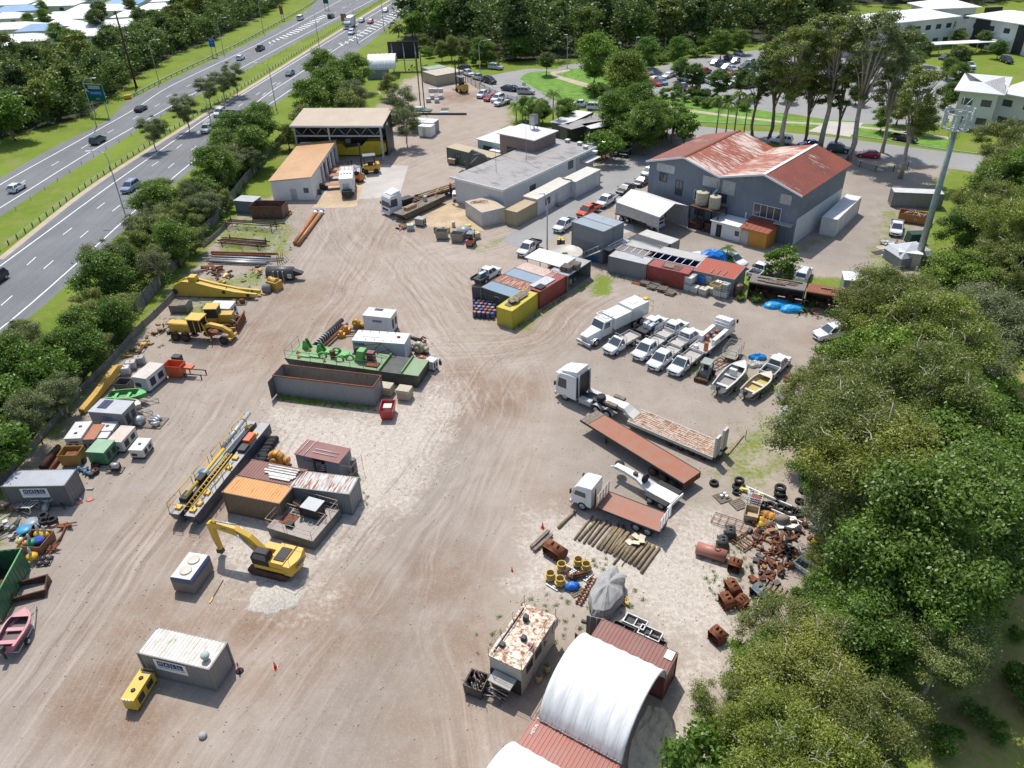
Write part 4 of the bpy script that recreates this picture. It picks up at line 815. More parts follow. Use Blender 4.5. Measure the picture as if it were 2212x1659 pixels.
#CONTAINERS
def Cn(o,yaw,L,lbl,col,roof=None,ru=.2,rrs=None,W=2.44,H=2.59,z=0,ends='R',gp=None,otp=False,plain=False,name='shipping_container',rfm='paint_roof',cst=True,srs=None):
 t=T(name,lbl,'container',(o.x,o.y,z),yaw,gp);b=.06
 m=MB();ins=.05
 if plain:
  m.box(ins,L-ins,ins,W-ins,.12,H-.04)
 else:
  m.corr(L-.24,H-.3,M=MTN((.12,ins,.15)));m.corr(L-.24,H-.3,M=MTN((L-.12,W-ins,.15))@MRO(PI,4,'Z'))
  if ends!='L':m.corr(W-.2,H-.3,M=MTN((ins,W-.1,.15))@MRO(-PI/2,4,'Z'))
  if ends!='R':m.corr(W-.2,H-.3,M=MTN((L-ins,.1,.15))@MRO(PI/2,4,'Z'))
 m.bd('wall','pt',t,col=col,ru=ru if srs is None else srs)
 m=MB();
 for x in(0,L-.14):
  for y in(0,W-.14):m.box(x,x+.14,y,y+.14,0,H)
 for y in(0,W-.09):m.box(.14,L-.14,y,y+.09,0,.16);m.box(.14,L-.14,y,y+.09,H-.12,H-.01)
 for x in(0,L-.1):m.box(x,x+.1,.14,W-.14,0,.16);m.box(x,x+.1,.14,W-.14,H-.14,H-.01)
 if cst:
  for x in(-.008,L-.17):
   for y in(-.008,W-.17):m.box(x,x+.18,y,y+.18,H-.1,H+.015)
 m.bd('frame','pt',t,col=tuple(x*.85 for x in col),ru=ru+.12)
 BX(.14,L-.14,.1,W-.1,.1,.17).bd('floor','wdo',t)
 if not otp:
  if plain:m=BX(-.03,L+.03,-.03,W+.03,H-.03,H+.04)
  else:m=MB().corr(L-.2,W-.16,.28,-.028,MTN((.1,.08,H-.03))@MRO(-PI/2,4,'X'))
  m.bd('roof',rfm,t,col=roof or col,ru=ru if rrs is None else rrs)
 if ends in 'LR' and not plain:
  for k in(0,1):
   m=MB();y0=.12+k*(W-.24)/2;y1=y0+(W-.24)/2-.02
   x=L-.06 if ends=='R' else.02
   m.box(x,x+.04,y0,y1,.16,H-.15)
   xo=L-.02 if ends=='R' else.02
   for q in(.3,.75):m.tube([(xo,y0+(y1-y0)*q,.1),(xo,y0+(y1-y0)*q,H-.1)],.022,5)
   for zz in(.6,1.3,2.):m.box(x-.005,x+.047,y0+.03,y1-.03,zz,zz+.06)
   m.bd('door','pt',t,col=tuple(c*.95 for c in col),ru=ru)
 return t
def cont2(a,b,lbl,col,z=0.,**k):
 o,y,L=seg(a,b,z);LL=k.pop('L',6.06 if L<9 else 12.19);return Cn(o,y,LL,lbl,col,**k)
BG=(.17,.19,.22);
c=Cn(VE((-28.04,36.84,0)),-.274,6.06,'grey twenty foot container with whitish green stained roof and company sign',(.225,.215,.22),(.66,.58,.53),.1,.5,ends='L',rfm='moss_roof')
logo(c,'HALL',2.62,.04,1.72,.52,sub=[('CONTRACTING PTY LTD',.21),('Ph 07 5400 0000',.14)][:1],board=(2.7,1.15))
m=LA([(.2,0),(.2,.25),(.3,.3),(.34,.42),(.3,.55),(.1,.66),(.02,.67)],18,c=(5.35,.75,2.6));m.bd('turbine_vent','tint',c,col=(.4,.48,.42))
o=MB();
c=Cn(VE((-48.19,55.99,0)),-.018,6.06,'blue grey twenty foot container with pale ribbed roof and company sign',(.135,.14,.15),(.4,.42,.45),.12,.3,ends='R')
logo(c,'HALL',2.95,.04,1.75,.5,sub=[('CONTRACTING PTY LTD',.2)],board=(2.6,1.1))
Cn(VE((-21.,54.84,0)),-.219,6.06,'container with rust streaked white roof and grey door end',(.2,.215,.235),(.56,.58,.55),.22,.62)
o,y,L=seg((478,1063),(612,1090),2.59);Cn(o,y,6.06,'container with bright orange rusty roof beside the yellow railed pontoon',(.16,.115,.075),(.68,.28,.06),.35,.45,ends='N')
o2=o+VE((-MS(y)*2.52,MC(y)*2.52,0));Cn(o2+VE((MC(y)*.1,MS(y)*.1,0)),y,6.06,'container with dark red ribbed roof carrying white planks',(.16,.05,.04),(.19,.06,.045),.15,.15,ends='N')
t=T('plank_stack','long white planks lying on the dark red container roof','planks',o2+VE((0,0,2.62)),y);m=MB()
for i,(x,q,w,l)in EN([(2.4,.9,.22,3.3),(2.2,1.2,.22,3.4),(2.5,1.5,.2,3.1),(3.2,.35,.3,2.2),(3.,.65,.25,2.6),(2.3,1.85,.15,3.3)]):m.box(x,x+l,q,q+w,.03+.04*(i%3),.1+.04*(i%3))
m.bd('plank','tint',t,col=(.62,.6,.56))
c=Cn(VE((-27.04,74.03,0)),-.253,12.19,'long open topped grey container with rusted rim',(.26,.265,.28),None,.3,otp=True,ends='N',srs=.12)
BX(-.03,12.2,-.04,.1,2.5,2.63).rt('rim',c);BX(-.03,12.2,2.36,2.49,2.5,2.63).rt('rim',c);BX(-.03,.1,.1,2.36,2.5,2.63).rt('rim',c);BX(12.07,12.2,.1,2.36,2.5,2.63).rt('rim',c)
BX(.15,12,2.3,2.34,.2,2.5).bd('liner','pt',c,col=(.3,.24,.19),ru=.5)
BX(.02,.06,-1.2,.05,.15,2.5).bd('door','pt',c,col=(.12,.12,.12),ru=.4)
t=T('pipe_length','thin white pipes lying inside the open container','pipe',c.location+VE((2,.3,.3)),-.2);TU([(0,.4,0),(5,.9,0)],.07).tube([(0,.9,0),(5,1.4,.1)],.07).gv('pipe',t)
Cn(VE((51.33,113.79,0)),.908,12.19,'long white container parked by the warehouse side wall',(.74,.74,.72),(.8,.8,.78),.03,.02,H=2.9)
Cn(*(lambda q:(q[0],q[1]))(seg((1923,447),(2010,451),0)),8.,'grey container with pale roof behind the phone tower',(.24,.25,.26),(.62,.62,.6),.1)
Cn(*seg((1243,428),(1298,399))[:2],8.2,'white portable office with cream roof and blue door, farther one',(.6,.6,.58),(.62,.6,.52),.06,.04,H=2.95,plain=True,W=3)
c=Cn(*seg((1161,467),(1237,424))[:2],11.3,'long white portable office with cream roof, nearer one',(.6,.6,.6),(.62,.58,.5),.05,.06,H=2.95,plain=True,W=3)
Wn(c,2.6,3.9,1.2,2.2,.05);BX(5.6,6.5,0.,.06,.15,2.2).gv('door',c);BX(5.5,6.7,-1.,0,0,.35).bd('step','wood',c)
Cn(*seg((1117,491),(1160,467))[:2],6.06,'beige twenty foot container with rusty cream roof',(.42,.34,.21),(.5,.38,.22),.12,.4)
c=Cn(*seg((1006,466),(1050,497))[:2],6.2,'white container store with clutter on its roof and open doors',(.6,.58,.54),(.62,.5,.36),.12,.25,W=4.4)
yS=seg((1235,545),(1295,566))[1];oS=G(1235,478.5,5.2);oS=VE((oS.x,oS.y,0))
Cn(oS,yS,6.06,'blue grey container at the bottom left of the stack',BG,None,.08);Cn(oS+VE((-MS(yS)*2.5,MC(yS)*2.5,0)),yS,6.06,'blue grey container at the bottom rear of the stack',BG,None,.08)
Cn(oS,yS,6.06,'blue grey container on top of the stack with pale roof, front one',(.2,.22,.25),(.33,.38,.43),.05,z=2.6,ends='R');Cn(oS+VE((-MS(yS)*2.5,MC(yS)*2.5,0)),yS,6.06,'blue grey container on top of the stack, rear one',(.2,.22,.25),(.36,.4,.44),.05,z=2.6,ends='R')
eS=VE((MC(yS),MS(yS),0));nS=VE((-eS.y,eS.x,0))
t=T('metal_staircase','grey metal staircase and landing on the stacked containers','staircase',oS+eS*6.1,yS)
m=MB();m.box(0,1.2,0,5,2.5,2.58);m.gv('landing',t);m=MB()
for i in RG(11):m.box(-.2-i*.34,.1-i*.34,-1.1,-.1,2.4-i*.22,2.44-i*.22)
m.gv('step',t);m=MB()
for y in(-.1,-1.1):m.tube([(.1,y,3.4),(-3.6,y,1.)],.03,5)
m.tube([(1.2,0,3.5),(1.2,5,3.5)],.03,5);m.tube([(1.2,0,3.05),(1.2,5,3.05)],.02,5)
for y in(0,1.25,2.5,3.75,5):m.tube([(1.2,y,2.5),(1.2,y,3.5)],.03,5)
m.tube([(0,-.1,2.5),(1.2,0,3.5)],.02,4)
for i in RG(5):m.tube([(-.2-i*.8,-1.1,2.3-i*.52),(-.2-i*.8,-1.1,3.2-i*.52)],.025,5)
m.gv('handrail',t)
for i in(0,1,2):
 b=T('gas_drum','blue drum under the metal stairs, %s'%('left one','middle one','right one')[i],'drum',G(1278+i*6,563+i*1.5),0);LA([(.28,0),(.3,.03),(.3,.8),(.26,.86)],14).bd('body','pls',b,col=(.02,.13,.3));LA([(.07,.86),(.07,.93)],8).dk('cap',b)
Cn(oS+eS*6.4+nS*1.,yS,6.06,'rust red container beside the landing of the stack',(.19,.085,.06),(.22,.2,.19),.4,.2)
q=oS+eS*6.5+nS*5.2;Cn(q,yS,6.06,'grey container with black patched roof beside the truck shelter',(.23,.23,.22),(.05,.055,.06),.15,.05);Cn(q+nS*2.5+eS*.2,yS,6.06,'grey container with white roof under the edge of the truck shelter',(.28,.27,.25),(.6,.58,.54),.15,.15)
loc,yw,L,Wd=fr((1331,437),(1425,470),(1461,437),3.6);
t=T('shelter','grey sheet metal drive through shelter over a white truck','shelter',loc,yw);Wd=7.
m=MB();
for(ya,za),(yb,zb)in(((0,3.6),(3.5,4.9)),((3.5,4.9),(Wd,3.6))):m.loft([[(0,ya,za),(0,ya,za+.06),(0,yb,zb+.06),(0,yb,zb)],[(L,ya,za),(L,ya,za+.06),(L,yb,zb+.06),(L,yb,zb)]],sf=False)
m.bd('roof','rfl',t);BX(0,L,-.05,0,1.9,3.6).gv('side_wall',t);BX(0,L,Wd,Wd+.05,.1,3.6).gv('side_wall',t)
MB().prism([(0,3.6),(Wd,3.6),(3.5,4.88)],.02,.07,'x').gv('gable',t)
for x in(.1,L-.1):
 for y in(.02,Wd-.05):BX(x-.06,x+.06,y-.06,y+.06,0,3.6).gv('post',t)
o=G(1038,620,2.59);yC=(lambda d:AT2(d.y,d.x))(G(1115,646,2.59)-o);eC=VE((MC(yC),MS(yC),0));nC=VE((-eC.y,eC.x,0));o.z=0
for i,(lb,cc,rf,rr)in EN([('dark container with faded blue roof and open doors beside the drums',(.035,.05,.065),(.22,.32,.4),.3),('container with rust striped white roof between the blue ones',(.2,.12,.1),(.58,.5,.45),.72),('container with pale blue roof behind the rust striped one',(.1,.14,.18),(.26,.34,.42),.25),('container with pinkish rusty roof at the back of the cluster',(.3,.2,.17),(.62,.46,.38),.45)]):
 Cn(o+nC*2.5*i,yC,6.06,lb,cc,rf,.15,rr,ends='N' if i==0 else 'R')
t=T('container_door','dark steel doors standing open at the end of the blue roofed container','door',o-eC*.1+nC*.1,yC+PI+.5);BX(0,1.2,0,.06,.15,2.5).bd('panel','pt',t,col=(.035,.05,.06),ru=.15);m=MB();m.tube([(.5,-.03,.1),(.5,-.03,2.5)],.025,5);m.gv('lock_bar',t)
p=o+eC*2.6;Tx('(',1.1,'marking','wht',[x for x in bpy.data.objects if x.get('label','').startswith('dark container with faded')][0],MTN((2.9,0.,1.9))@VERT@MRO(-PI/2,4,'Z'),sx=.6)
o,y,L=seg((1166,668),(1222,633));Cn(o,y,6.06,'red container standing behind the yellow one',(.27,.045,.04),(.33,.07,.055),.15,.35)
t=T('roof_sheet','loose black and grey roofing sheets lying on the red container','roofing sheet',o+VE((0,0,2.62)),y);m=MB();m.box(.6,4.2,.5,2.2,.02,.08);m.gv('grey_sheet',t);BX(.5,1.8,.2,1.3,.1,.16).bk('black_sheet',t)
c=Cn(*seg((1107,711),(1165,668))[:2],6.06,'yellow container with planks and rags on its roof',(.5,.42,.03),(.62,.5,.05),.1,.2,ends='L')
t=T('tarpaulin_pile','heap of old brown tarpaulins and boards on the yellow container','tarpaulin',c.location+VE((0,0,2.6)),c.rotation_euler[2]);m=MB();rr_=RR(3)
for i in RG(9):m.box(.8+i*.25,3+i*.3,.9+.1*(i%3),1.8,.03+.05*i*.5,.08+.05*i*.5,MRO(rr_.uniform(-.06,.06),4,'Z'))
m.bd('board','wdo',t);m=MB().loft([[(2.2+.9*MC(a)*r+.1*MS(5*a),1.2+.7*MS(a)*r,.35+.3*(1-r)+.08*MS(4*a+r*5))for a in[2*PI*k/12 for k in RG(12)]]for r in(1,.7,.4,.1)],sf=True);m.bd('rag','cloth',t,col=(.3,.24,.17))
c=Cn(*seg((1226,633),(1271,602))[:2],6.06,'grey open sided store with blue and yellow drums inside',(.25,.26,.27),(.42,.42,.42),.15,.1,W=3.2,ends='N',otp=False)
for ch in list(c.children):
 if ch.name.startswith('wall'):
  m=MB();m.corr(5.8,2.3,M=MTN((5.94,3.15,.15))@MRO(PI,4,'Z'));m.corr(3,2.3,M=MTN((.05,3.1,.15))@MRO(-PI/2,4,'Z'));m.corr(3,2.3,M=MTN((6.,.1,.15))@MRO(PI/2,4,'Z'));bpy.data.objects.remove(ch);m.bd('wall','pt',c,col=(.2,.21,.22),ru=.1);break
loc,yw,L,Wd=fr((1133,556),(1212,578),(1165,536),2.8);t=T('carport','flat pale grey roof on posts beside the round rusty tank','carport',loc,yw);BX(0,L,0,Wd,2.74,2.84).bd('roof','rfl',t)
for x,y in((.3,.3),(L-.3,.3),(.3,Wd-.3),(L-.3,Wd-.3)):BX(x-.06,x+.06,y-.06,y+.06,0,2.74).gv('post',t)
BX(L*.45,L-.3,Wd*.2,Wd-.3,0,1.2).bd('storage_box','wdo',t)
p=G(1221,543,2.3);t=T('round_tank','large round tank with rust stained white lid','tank',(p.x,p.y,0),0);LA([(2.6,0),(2.6,2.25),(2.5,2.3),(2.45,2.22),(.05,2.3)],40).bd('shell','pt',t,col=(.52,.49,.42),ru=.45);BX(-.5,.3,-.9,-.4,2.25,2.33).dk('hatch',t)
o,y,L=seg((1312,588),(1387,606));Cn(o,y,6.06,'grey container at the left end of the long row',(.22,.23,.25),(.5,.5,.5),.1,.12,ends='R');eR=VE((MC(y),MS(y),0));nR=VE((-eR.y,eR.x,0))
Cn(o+eR*6.2,y,6.06,'bright red container in the row with pallets at its foot',(.32,.05,.04),(.36,.075,.06),.1,.12)
t=T('wooden_pallet','wooden slatted frame lying on the red container roof','pallet',o+eR*9.2+nR*1.1+VE((0,0,2.62)),y);m=MB()
for i in RG(7):m.box(-1.2,1.6,-.7+i*.22,-.6+i*.22,.06,.1)
m.box(-.9,.5,-.6,.5,.1,.14);m.bd('slat','wdo',t)
t=T('tarpaulin_shelter','long frame of white hoops with navy blue tarpaulin sides between container rows','shelter',o+nR*2.6,y);BX(0,12.4,1.9,1.96,.1,2.6).bd('rear_sheet','navy',t);BX(0,12.4,.05,.1,.1,2.3).bd('side_sheet','navy',t);BX(.1,12.3,.1,1.9,1.7,1.75).bd('sagging_sheet','navy',t)
m=MB()
for i in RG(12):m.box(i*1.12,i*1.12+.07,0,2,2.55,2.62)
m.box(0,12.4,0,.07,2.5,2.57);m.wt('hoop',t)
Cn(o+nR*4.7+eR*.3,y,12.19,'forty foot container with long pale roof behind the navy tarpaulin',(.25,.25,.24),(.5,.49,.46),.12,.08)
loc,yw,L,Wd=fr((1495,583),(1573,608),(1523,561),2.6)
Cn(loc,y,6.06,'container shed with bright rusty red roof at the right end of the row',(.24,.25,.26),(.42,.09,.045),.2,.4,W=4.9,ends='N')
t=T('roof_batten','three pale timber battens on the rusty red roof','timber',loc+eR*2.5+VE((0,0,2.63)),y);m=MB()
for i in RG(3):m.box(i*.9,i*.9+.12,.3+i*.1,1.7+i*.1,0,.06)
m.bd('batten','wood',t)
loc,yw,L,Wd=fr((1825,604),(1874,608),(1832,590),2.4);t=T('garden_shed','grey green metal shed with white ribbed roof on the grass','shed',loc,yw);MB().corr(L,2.3).bd('front_wall','grey_green',t);BX(0,L,.05,2.6,0,2.28).bd('wall','grey_green',t);BX(-.1,L*.52,-.1,2.7,2.32,2.42).bd('roof','rfw',t);BX(L*.54,L+1.6,-.1,2.7,2.36,2.46).bd('roof','rfw',t)
o,y,L=seg((1612,645),(1870,690))
eX=VE((MC(y),MS(y),0));nX=VE((-eX.y,eX.x,0))
for i,(lb,x0,l,cc,rf,rr)in EN([('open fronted dark store with timber on its roof, left end of the scrap row',0,7.2,(.1,.1,.1),(.2,.17,.15),.35),('open fronted container store with rusty roof full of scrap metal',7.4,11.,(.09,.07,.06),(.26,.075,.035),.5),('white roofed end store of the scrap row under the tree',18.6,9.,(.2,.2,.2),(.6,.6,.6),.05)]):
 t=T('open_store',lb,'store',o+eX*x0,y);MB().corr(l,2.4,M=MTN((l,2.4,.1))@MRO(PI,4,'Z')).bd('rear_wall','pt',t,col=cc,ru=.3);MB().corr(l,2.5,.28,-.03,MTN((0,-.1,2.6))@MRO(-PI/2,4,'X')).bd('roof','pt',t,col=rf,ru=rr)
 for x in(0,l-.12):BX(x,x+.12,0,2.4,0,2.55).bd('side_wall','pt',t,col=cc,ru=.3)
 BX(0,l,0,.1,2.4,2.58).bd('beam','pt',t,col=rf,ru=rr)
 m=MB();r3=RR(i)
 for k in RG(14):x=r3.uniform(.3,l-1.2);m.box(x,x+r3.uniform(.3,.9),r3.uniform(.4,1.2),r3.uniform(1.3,2.2),.02,r3.uniform(.4,1.3))
 m.rd('stored_scrap',t)
 m=MB();
 for k in RG(12 if i<2 else 0):x=r3.uniform(.3,l-3.2);a=r3.uniform(.2,2.1);m.box(x,x+r3.uniform(1.5,3.),a,a+.12,2.66,2.74+r3.uniform(0,.1))
 if i<2:m.bd('roof_timber','wood',t)
def tower():
 b=G(1980,572);t=T('phone_tower','pale green phone mast with panel antennas on top','tower',b,.3);H=21.
 TU([(0,0,0),(0,0,H*.5),(0,0,H)],[.5,.42,.31],20).bd('mast','tint',t,col=(.33,.4,.36))
 m=MB();
 for z in(H-1.4,H+.6):m.tube([(1.5*MC(a),1.5*MS(a),z)for a in[2*PI*k/12 for k in RG(13)]],.06,5)
 for k in RG(6):a=PI*k/3;m.tube([(0,0,H-1.4),(1.5*MC(a),1.5*MS(a),H-1.4)],.05,5)
 m.box(-.9,.9,-.9,.9,H-1.5,H-1.44);m.gv('headframe',t)
 for k in RG(3):
  for j in(-1,1):
   a=2*PI*k/3+j*.33;x,y=1.75*MC(a),1.75*MS(a);m=MB();m.cbox((0,0,0),(.2,.42,2.6),Mx((x,y,H-.1),a));m.bd('antenna_panel','tint',t,col=(.52,.57,.55));m=MB();m.cbox((-.3,0,-.6),(.18,.3,.5),Mx((x,y,H-.1),a));m.gv('radio_unit',t)
 TU([(0,0,H),(0,0,H+2.6)],.05,6).gv('lightning_rod',t);TU([(.3,0,H),(.6,0,H+1.6),(1.4,0,H+2.3)],.05,6).gv('arm',t)
 m=MB()
 for k in RG(5):a=k*1.3;m.tube([(.5*MC(a),.5*MS(a),H-1.6),(.75*MC(a),.75*MS(a),H-2.2),(.45*MC(a),.45*MS(a),H-2.8)],.03,5)
 m.bk('cable',t)
tower()
b=G(1985,566);t=T('equipment_cabinet','cream equipment cabinet hidden at the foot of the phone mast','cabinet',*(lambda s:(s[0],s[1]))(seg((1935,575),(1975,580))));BX(0,3,0,2.2,0,2.2).bd('body','tint',t,col=(.5,.47,.4));BX(-.1,3.1,-.1,2.3,2.2,2.3).bd('roof','rfw',t)
#DISTANT BUILDINGS
def OB(loc,yaw,L,W,H,lbl,rfm='rfw',rise=1.6,wins=5,wallmat='rdw',storeys=2,wy=None,over=1.2,cat='office building',dark=()):
 t=T('office_building',lbl,cat,loc,yaw);BX(0,L,0,W,0,H).bd('wall',wallmat,t)
 rings=[[(-over,-over,H),(L+over,-over,H),(L+over,W+over,H),(-over,W+over,H)],[(-over,-over,H+.25),(L+over,-over,H+.25),(L+over,W+over,H+.25),(-over,W+over,H+.25)],[(W*.45,W*.5-.1,H+rise),(L-W*.45,W*.5-.1,H+rise),(L-W*.45,W*.5+.1,H+rise),(W*.45,W*.5+.1,H+rise)]]
 MB().loft(rings,sf=False).bd('roof',rfm,t);sh_=H/storeys
 for s_ in RG(storeys):
  for i in RG(wins):x=L*(i+.5)/wins;Wn(t,x-.9,x+.9,s_*sh_+1.1,s_*sh_+2.3,0)
 for x0,x1 in dark:BX(x0,x1,-.15,-.02,0,H-.1).dk('dark_panel',t)
 return t
loc,yw,L,Wd=fr((1655+0,58+0),(2062,34),(2050,20),8)
for A,B,D,H,lb,rm,wins,dk in[((1835,60),(2065,36),14,8,'long white two storey office with white roof behind the gum trees','rfw',10,((52,56),)),((2012,20),(2110,16),12,8.5,'white office with pyramid roof and dark glass corner, farthest one','rfw',3,((18,24),)),((2098,36),(2270,62),16,8,'white two storey office with wide white hip roof at the right edge','rfw',5,((2,7),(16,19))),((2075,196),(2158,204),16,7.5,'grey office with blue edged white roof behind the phone tower','rfl',2,()),((2160,200),(2300,225),12,7,'office wing with pale roof at the right edge','rfl',3,())]:
 p,q=G(*A,H),G(*B,H);d=q-p;OB(VE((p.x,p.y,0)),AT2(d.y,d.x),d.length,D,H,lb,rm,2.,wins,dark=dk)
o,y,L=seg((1975,100),(2190,90),3);t=T('covered_walkway','row of white covered walkway roofs in front of the offices','walkway',o,y);BX(0,L,0,4,3,3.2).bd('roof','rfw',t)
for i in RG(8):BX(L*i/8+.5,L*i/8+.7,.2,.4,0,3).gv('post',t)
for i,(A,B,C,lb,rm)in EN([((1207,266),(1262,240),(1272,242),'bluish carport roof behind the office, left one','rfl'),((1220,275),(1290,257),(1260,250),'pale flat carport roof behind the office, middle one','roof_grey'),((1266,273),(1310,266),(1290,262),'small pale canopy roof with dark posts, right one','rfl')]):
 p,q,r=G(*A,3.2),G(*B,3.2),G(*C,3.2);d=q-p;yw=AT2(d.y,d.x);t=T('carport',lb,'carport',(p.x,p.y,0),yw);L=d.length;BX(0,L,-2.2,2.2,3.05,3.2).bd('roof',rm,t);BX(-.1,L+.1,-2.35,-2.22,2.7,3.25).dk('fascia',t);BX(.4,L-.3,-.4,2.,0,3).bd('wall','wld' if i<2 else 'wld',t)
 for x in(.3,L*.5,L-.3):BX(x-.06,x+.06,-2.1,-2,0,3.05).dk('post',t)
def house(u,v,yaw,L,W,lb,rm,H=2.8,rise=1.9,wm='rdw'):
 p=G(u,v,H+.8);t=T('house',lb,'house',(p.x,p.y,0),yaw);x,y=L/2,W/2;ov=.6
 BX(-x,x,-y,y,0,H).bd('wall',wm,t);m=MB()
 m.loft([[(-x-ov,-y-ov,H),(x+ov,-y-ov,H),(x+ov,y+ov,H),(-x-ov,y+ov,H)],[(-x-ov,-y-ov,H+.18),(x+ov,-y-ov,H+.18),(x+ov,y+ov,H+.18),(-x-ov,y+ov,H+.18)],[(-x+y*.8,-.05,H+rise),(x-y*.8,-.05,H+rise),(x-y*.8,.05,H+rise),(-x+y*.8,.05,H+rise)]],sf=False)
 m.bd('roof',rm,t)
 for q in(-x*.5,x*.45):Wn(t,q-.9,q+.9,1.,2.1,-y)
 return t
HL=[(32,54,.1,22,13,'rfl'),(45,80,.15,22,13,'rfl'),(8,95,.4,10,12,'rfw'),(85,58,.1,16,11,'roof_blue'),(150,31,-.1,27,14,'rfw'),(205,55,-.2,24,13,'rfl'),(255,48,.2,24,14,'rfl'),(300,27,.1,22,13,'rfw'),(240,15,0.,20,13,'rfw'),(265,3,.1,18,12,'roof_blue'),(190,15,.1,17,12,'rfw'),(120,5,.05,24,14,'rfw'),(40,17,.2,22,12,'roof_blue'),(20,32,.1,16,12,'rfl'),(20,4,.1,22,12,'rfl'),(345,12,.1,20,12,'rfw'),(205,68,0.,16,11,'rfl'),(135,48,.1,14,10,'rfw'),(370,-5,.1,18,12,'rfw'),(75,-8,.1,24,13,'rfw'),(0,-10,.1,22,12,'rfw'),(320,-12,.1,22,13,'rfw'),(180,-15,.1,22,13,'rfl')]
HLB=['pale roofed house with broad ridge near the left edge','grey roofed house just above the dark wood at the left edge','small white roofed house cut by the left edge','house with a blue and white roof in the lower row','large cream roofed house with one skylight','light grey house in the row nearest the highway','grey hip roofed house half hidden by the belt of trees','white roofed house at the right end of the suburb','white roofed house right of the tall garden tree','house with a bright blue roof at the top edge','white roofed house behind the tall garden tree','wide white roofed house in the upper row','house with blue roof in the upper left','grey roofed house left of the blue roofed one','grey roofed house in the top left corner','white house beside the trees at the end of the suburb','small pale house half hidden behind the belt trees','little white house below the cream one','white roof at the top edge nearest the highway','white roofed house at the top edge above the blue roof','white roof in the very corner of the frame','white roof at the top edge beside the trees','grey roof at the top edge in the middle of the suburb']
for(u,v,y,L,Wd,rm),lb in zip(HL,HLB):house(u,v,y,L*.85,Wd*.9,lb,rm)
o,y,L=seg((939,185),(985,181),0)
o=G(912,154,2.8);d=G(946,165,2.8)-o;yy_=AT2(d.y,d.x);o.z=0
Cn(o,yy_,7.5,'cream double container with pale roof on red dirt at the far yard end',(.42,.37,.27),(.68,.6,.46),.08,.04,W=9,H=2.8,ends='N');Cn(o+VE((-.5,4.5,0)),yy_,4,'green roofed container behind the cream one',(.3,.36,.3),(.4,.5,.38),.05,.02,W=6,H=2.9,ends='L')
loc,yw,L,Wd=fr((888,263),(935,266),(895,250),2.6);t=T('hut','blue grey twin hut with two light roofs beside the slim trees','hut',loc,yw);BX(0,L,0,3.4,0,2.5).bd('wall','pt',t,col=(.22,.25,.29));BX(-.1,L*.49,-.1,3.5,2.52,2.62).bd('roof','rfl',t);BX(L*.51,L+.1,-.1,3.5,2.52,2.62).bd('roof','rfl',t)
loc,yw,L,Wd=fr((903,273),(928,275),(906,268),2.3);t=T('cabin','small white cabin in front of the blue grey twin hut','cabin',loc,yw);BX(0,3,0,2.4,.1,2.3).bd('wall','rdw',t);BX(-.05,3.05,-.05,2.45,2.3,2.4).bd('roof','rfw',t);BX(1,1.8,-.04,0,.1,2).gv('door',t)
def ARC(loc,yaw,R,Ln,H0,lb,rise=None,panels=6,cat='shelter'):
 t=T('dome_shelter',lb,cat,loc,yaw);rise=rise or R*.6;m=MB();n=20
 def arc(x,r,dz=0,sag=0):return[(x,-MC(PI*k/n)*R*r,H0+MS(PI*k/n)*rise*r-sag+dz)for k in RG(n+1)]
 rings=[]
 for i in RG(panels*4+1):
  q=(i%4)/4;sag=.1*MS(PI*q)if i%4 else 0
  rings.append(arc(Ln*i/(panels*4),1,0,sag))
 m.loft(rings,cap=False,closed=False);o=m.bd('fabric_cover','tarp_white',t)
 sdf=o.modifiers.new('thick','SOLIDIFY');sdf.thickness=.03
 m=MB()
 for i in RG(panels+1):x=Ln*i/panels;m.tube([(p[0],p[1],p[2]-.06)for p in arc(x,1)],.05,5,cap=True)
 m.gv('hoop',t);return t
p=G(822,163,0);ARC(VE((p.x-3,p.y,0)),.05,4.5,8,2.6,'small white dome shelter at the far left end of the yard',3.2);
o=p+VE((-3,-5.2,0));Cn(o,.05,6.06,'blue grey container under the left side of the far dome shelter',(.2,.23,.27),None,.1)
t=T('billboard','rear side of a black billboard on white steel props behind the far yard','billboard',G(875,152),-.05);BX(-4.5,4.5,0,.15,3.2,8).bk('panel',t);m=MB()
for x in(-3.4,0,3.4):m.tube([(x,.1,0),(x,.1,7.6)],.12,6);m.tube([(x+.6,-2.6,0),(x+.2,-.05,6.6)],.09,6)
m.tube([(-3.4,-1.2,3),(3.8,-1.2,3)],.08,5);m.gv('prop',t)
#VEHICLES (local x forward, origin at the middle on the ground)
def ring(x,w,z0,z1,top=.9,bot=.93,sh=.14):
 return[(x,-w*bot,z0),(x,-w,z0+.22),(x,-w,z1-sh),(x,-w*top,z1),(x,w*top,z1),(x,w,z1-sh),(x,w,z0+.22),(x,w*bot,z0)]
def Wh(par,x,y,r=.36,w=.24,rim='galv',arch=True,name='wheel'):
 s=1 if y>0 else-1
 m=LA([(r*.6,-w/2),(r*.95,-w/2),(r,-w*.35),(r,w*.35),(r*.95,w/2),(r*.6,w/2)],18,axis='y',c=(x,y-s*w/2,r))
 if arch:m.lt([(r*1.17,-.01),(r*1.17,.01)],18,axis='y',c=(x,y-s*.03,r+.03))
 o=m.bd(name,'rub',par)
 LA([(r*.62,-.02),(r*.6,.03),(r*.2,.045),(.02,.05)]if s>0 else[(.02,-.05),(r*.2,-.045),(r*.6,-.03),(r*.62,.02)],14,axis='y',c=(x,y+s*0.,r)).bd('rim',rim,o)
 return o
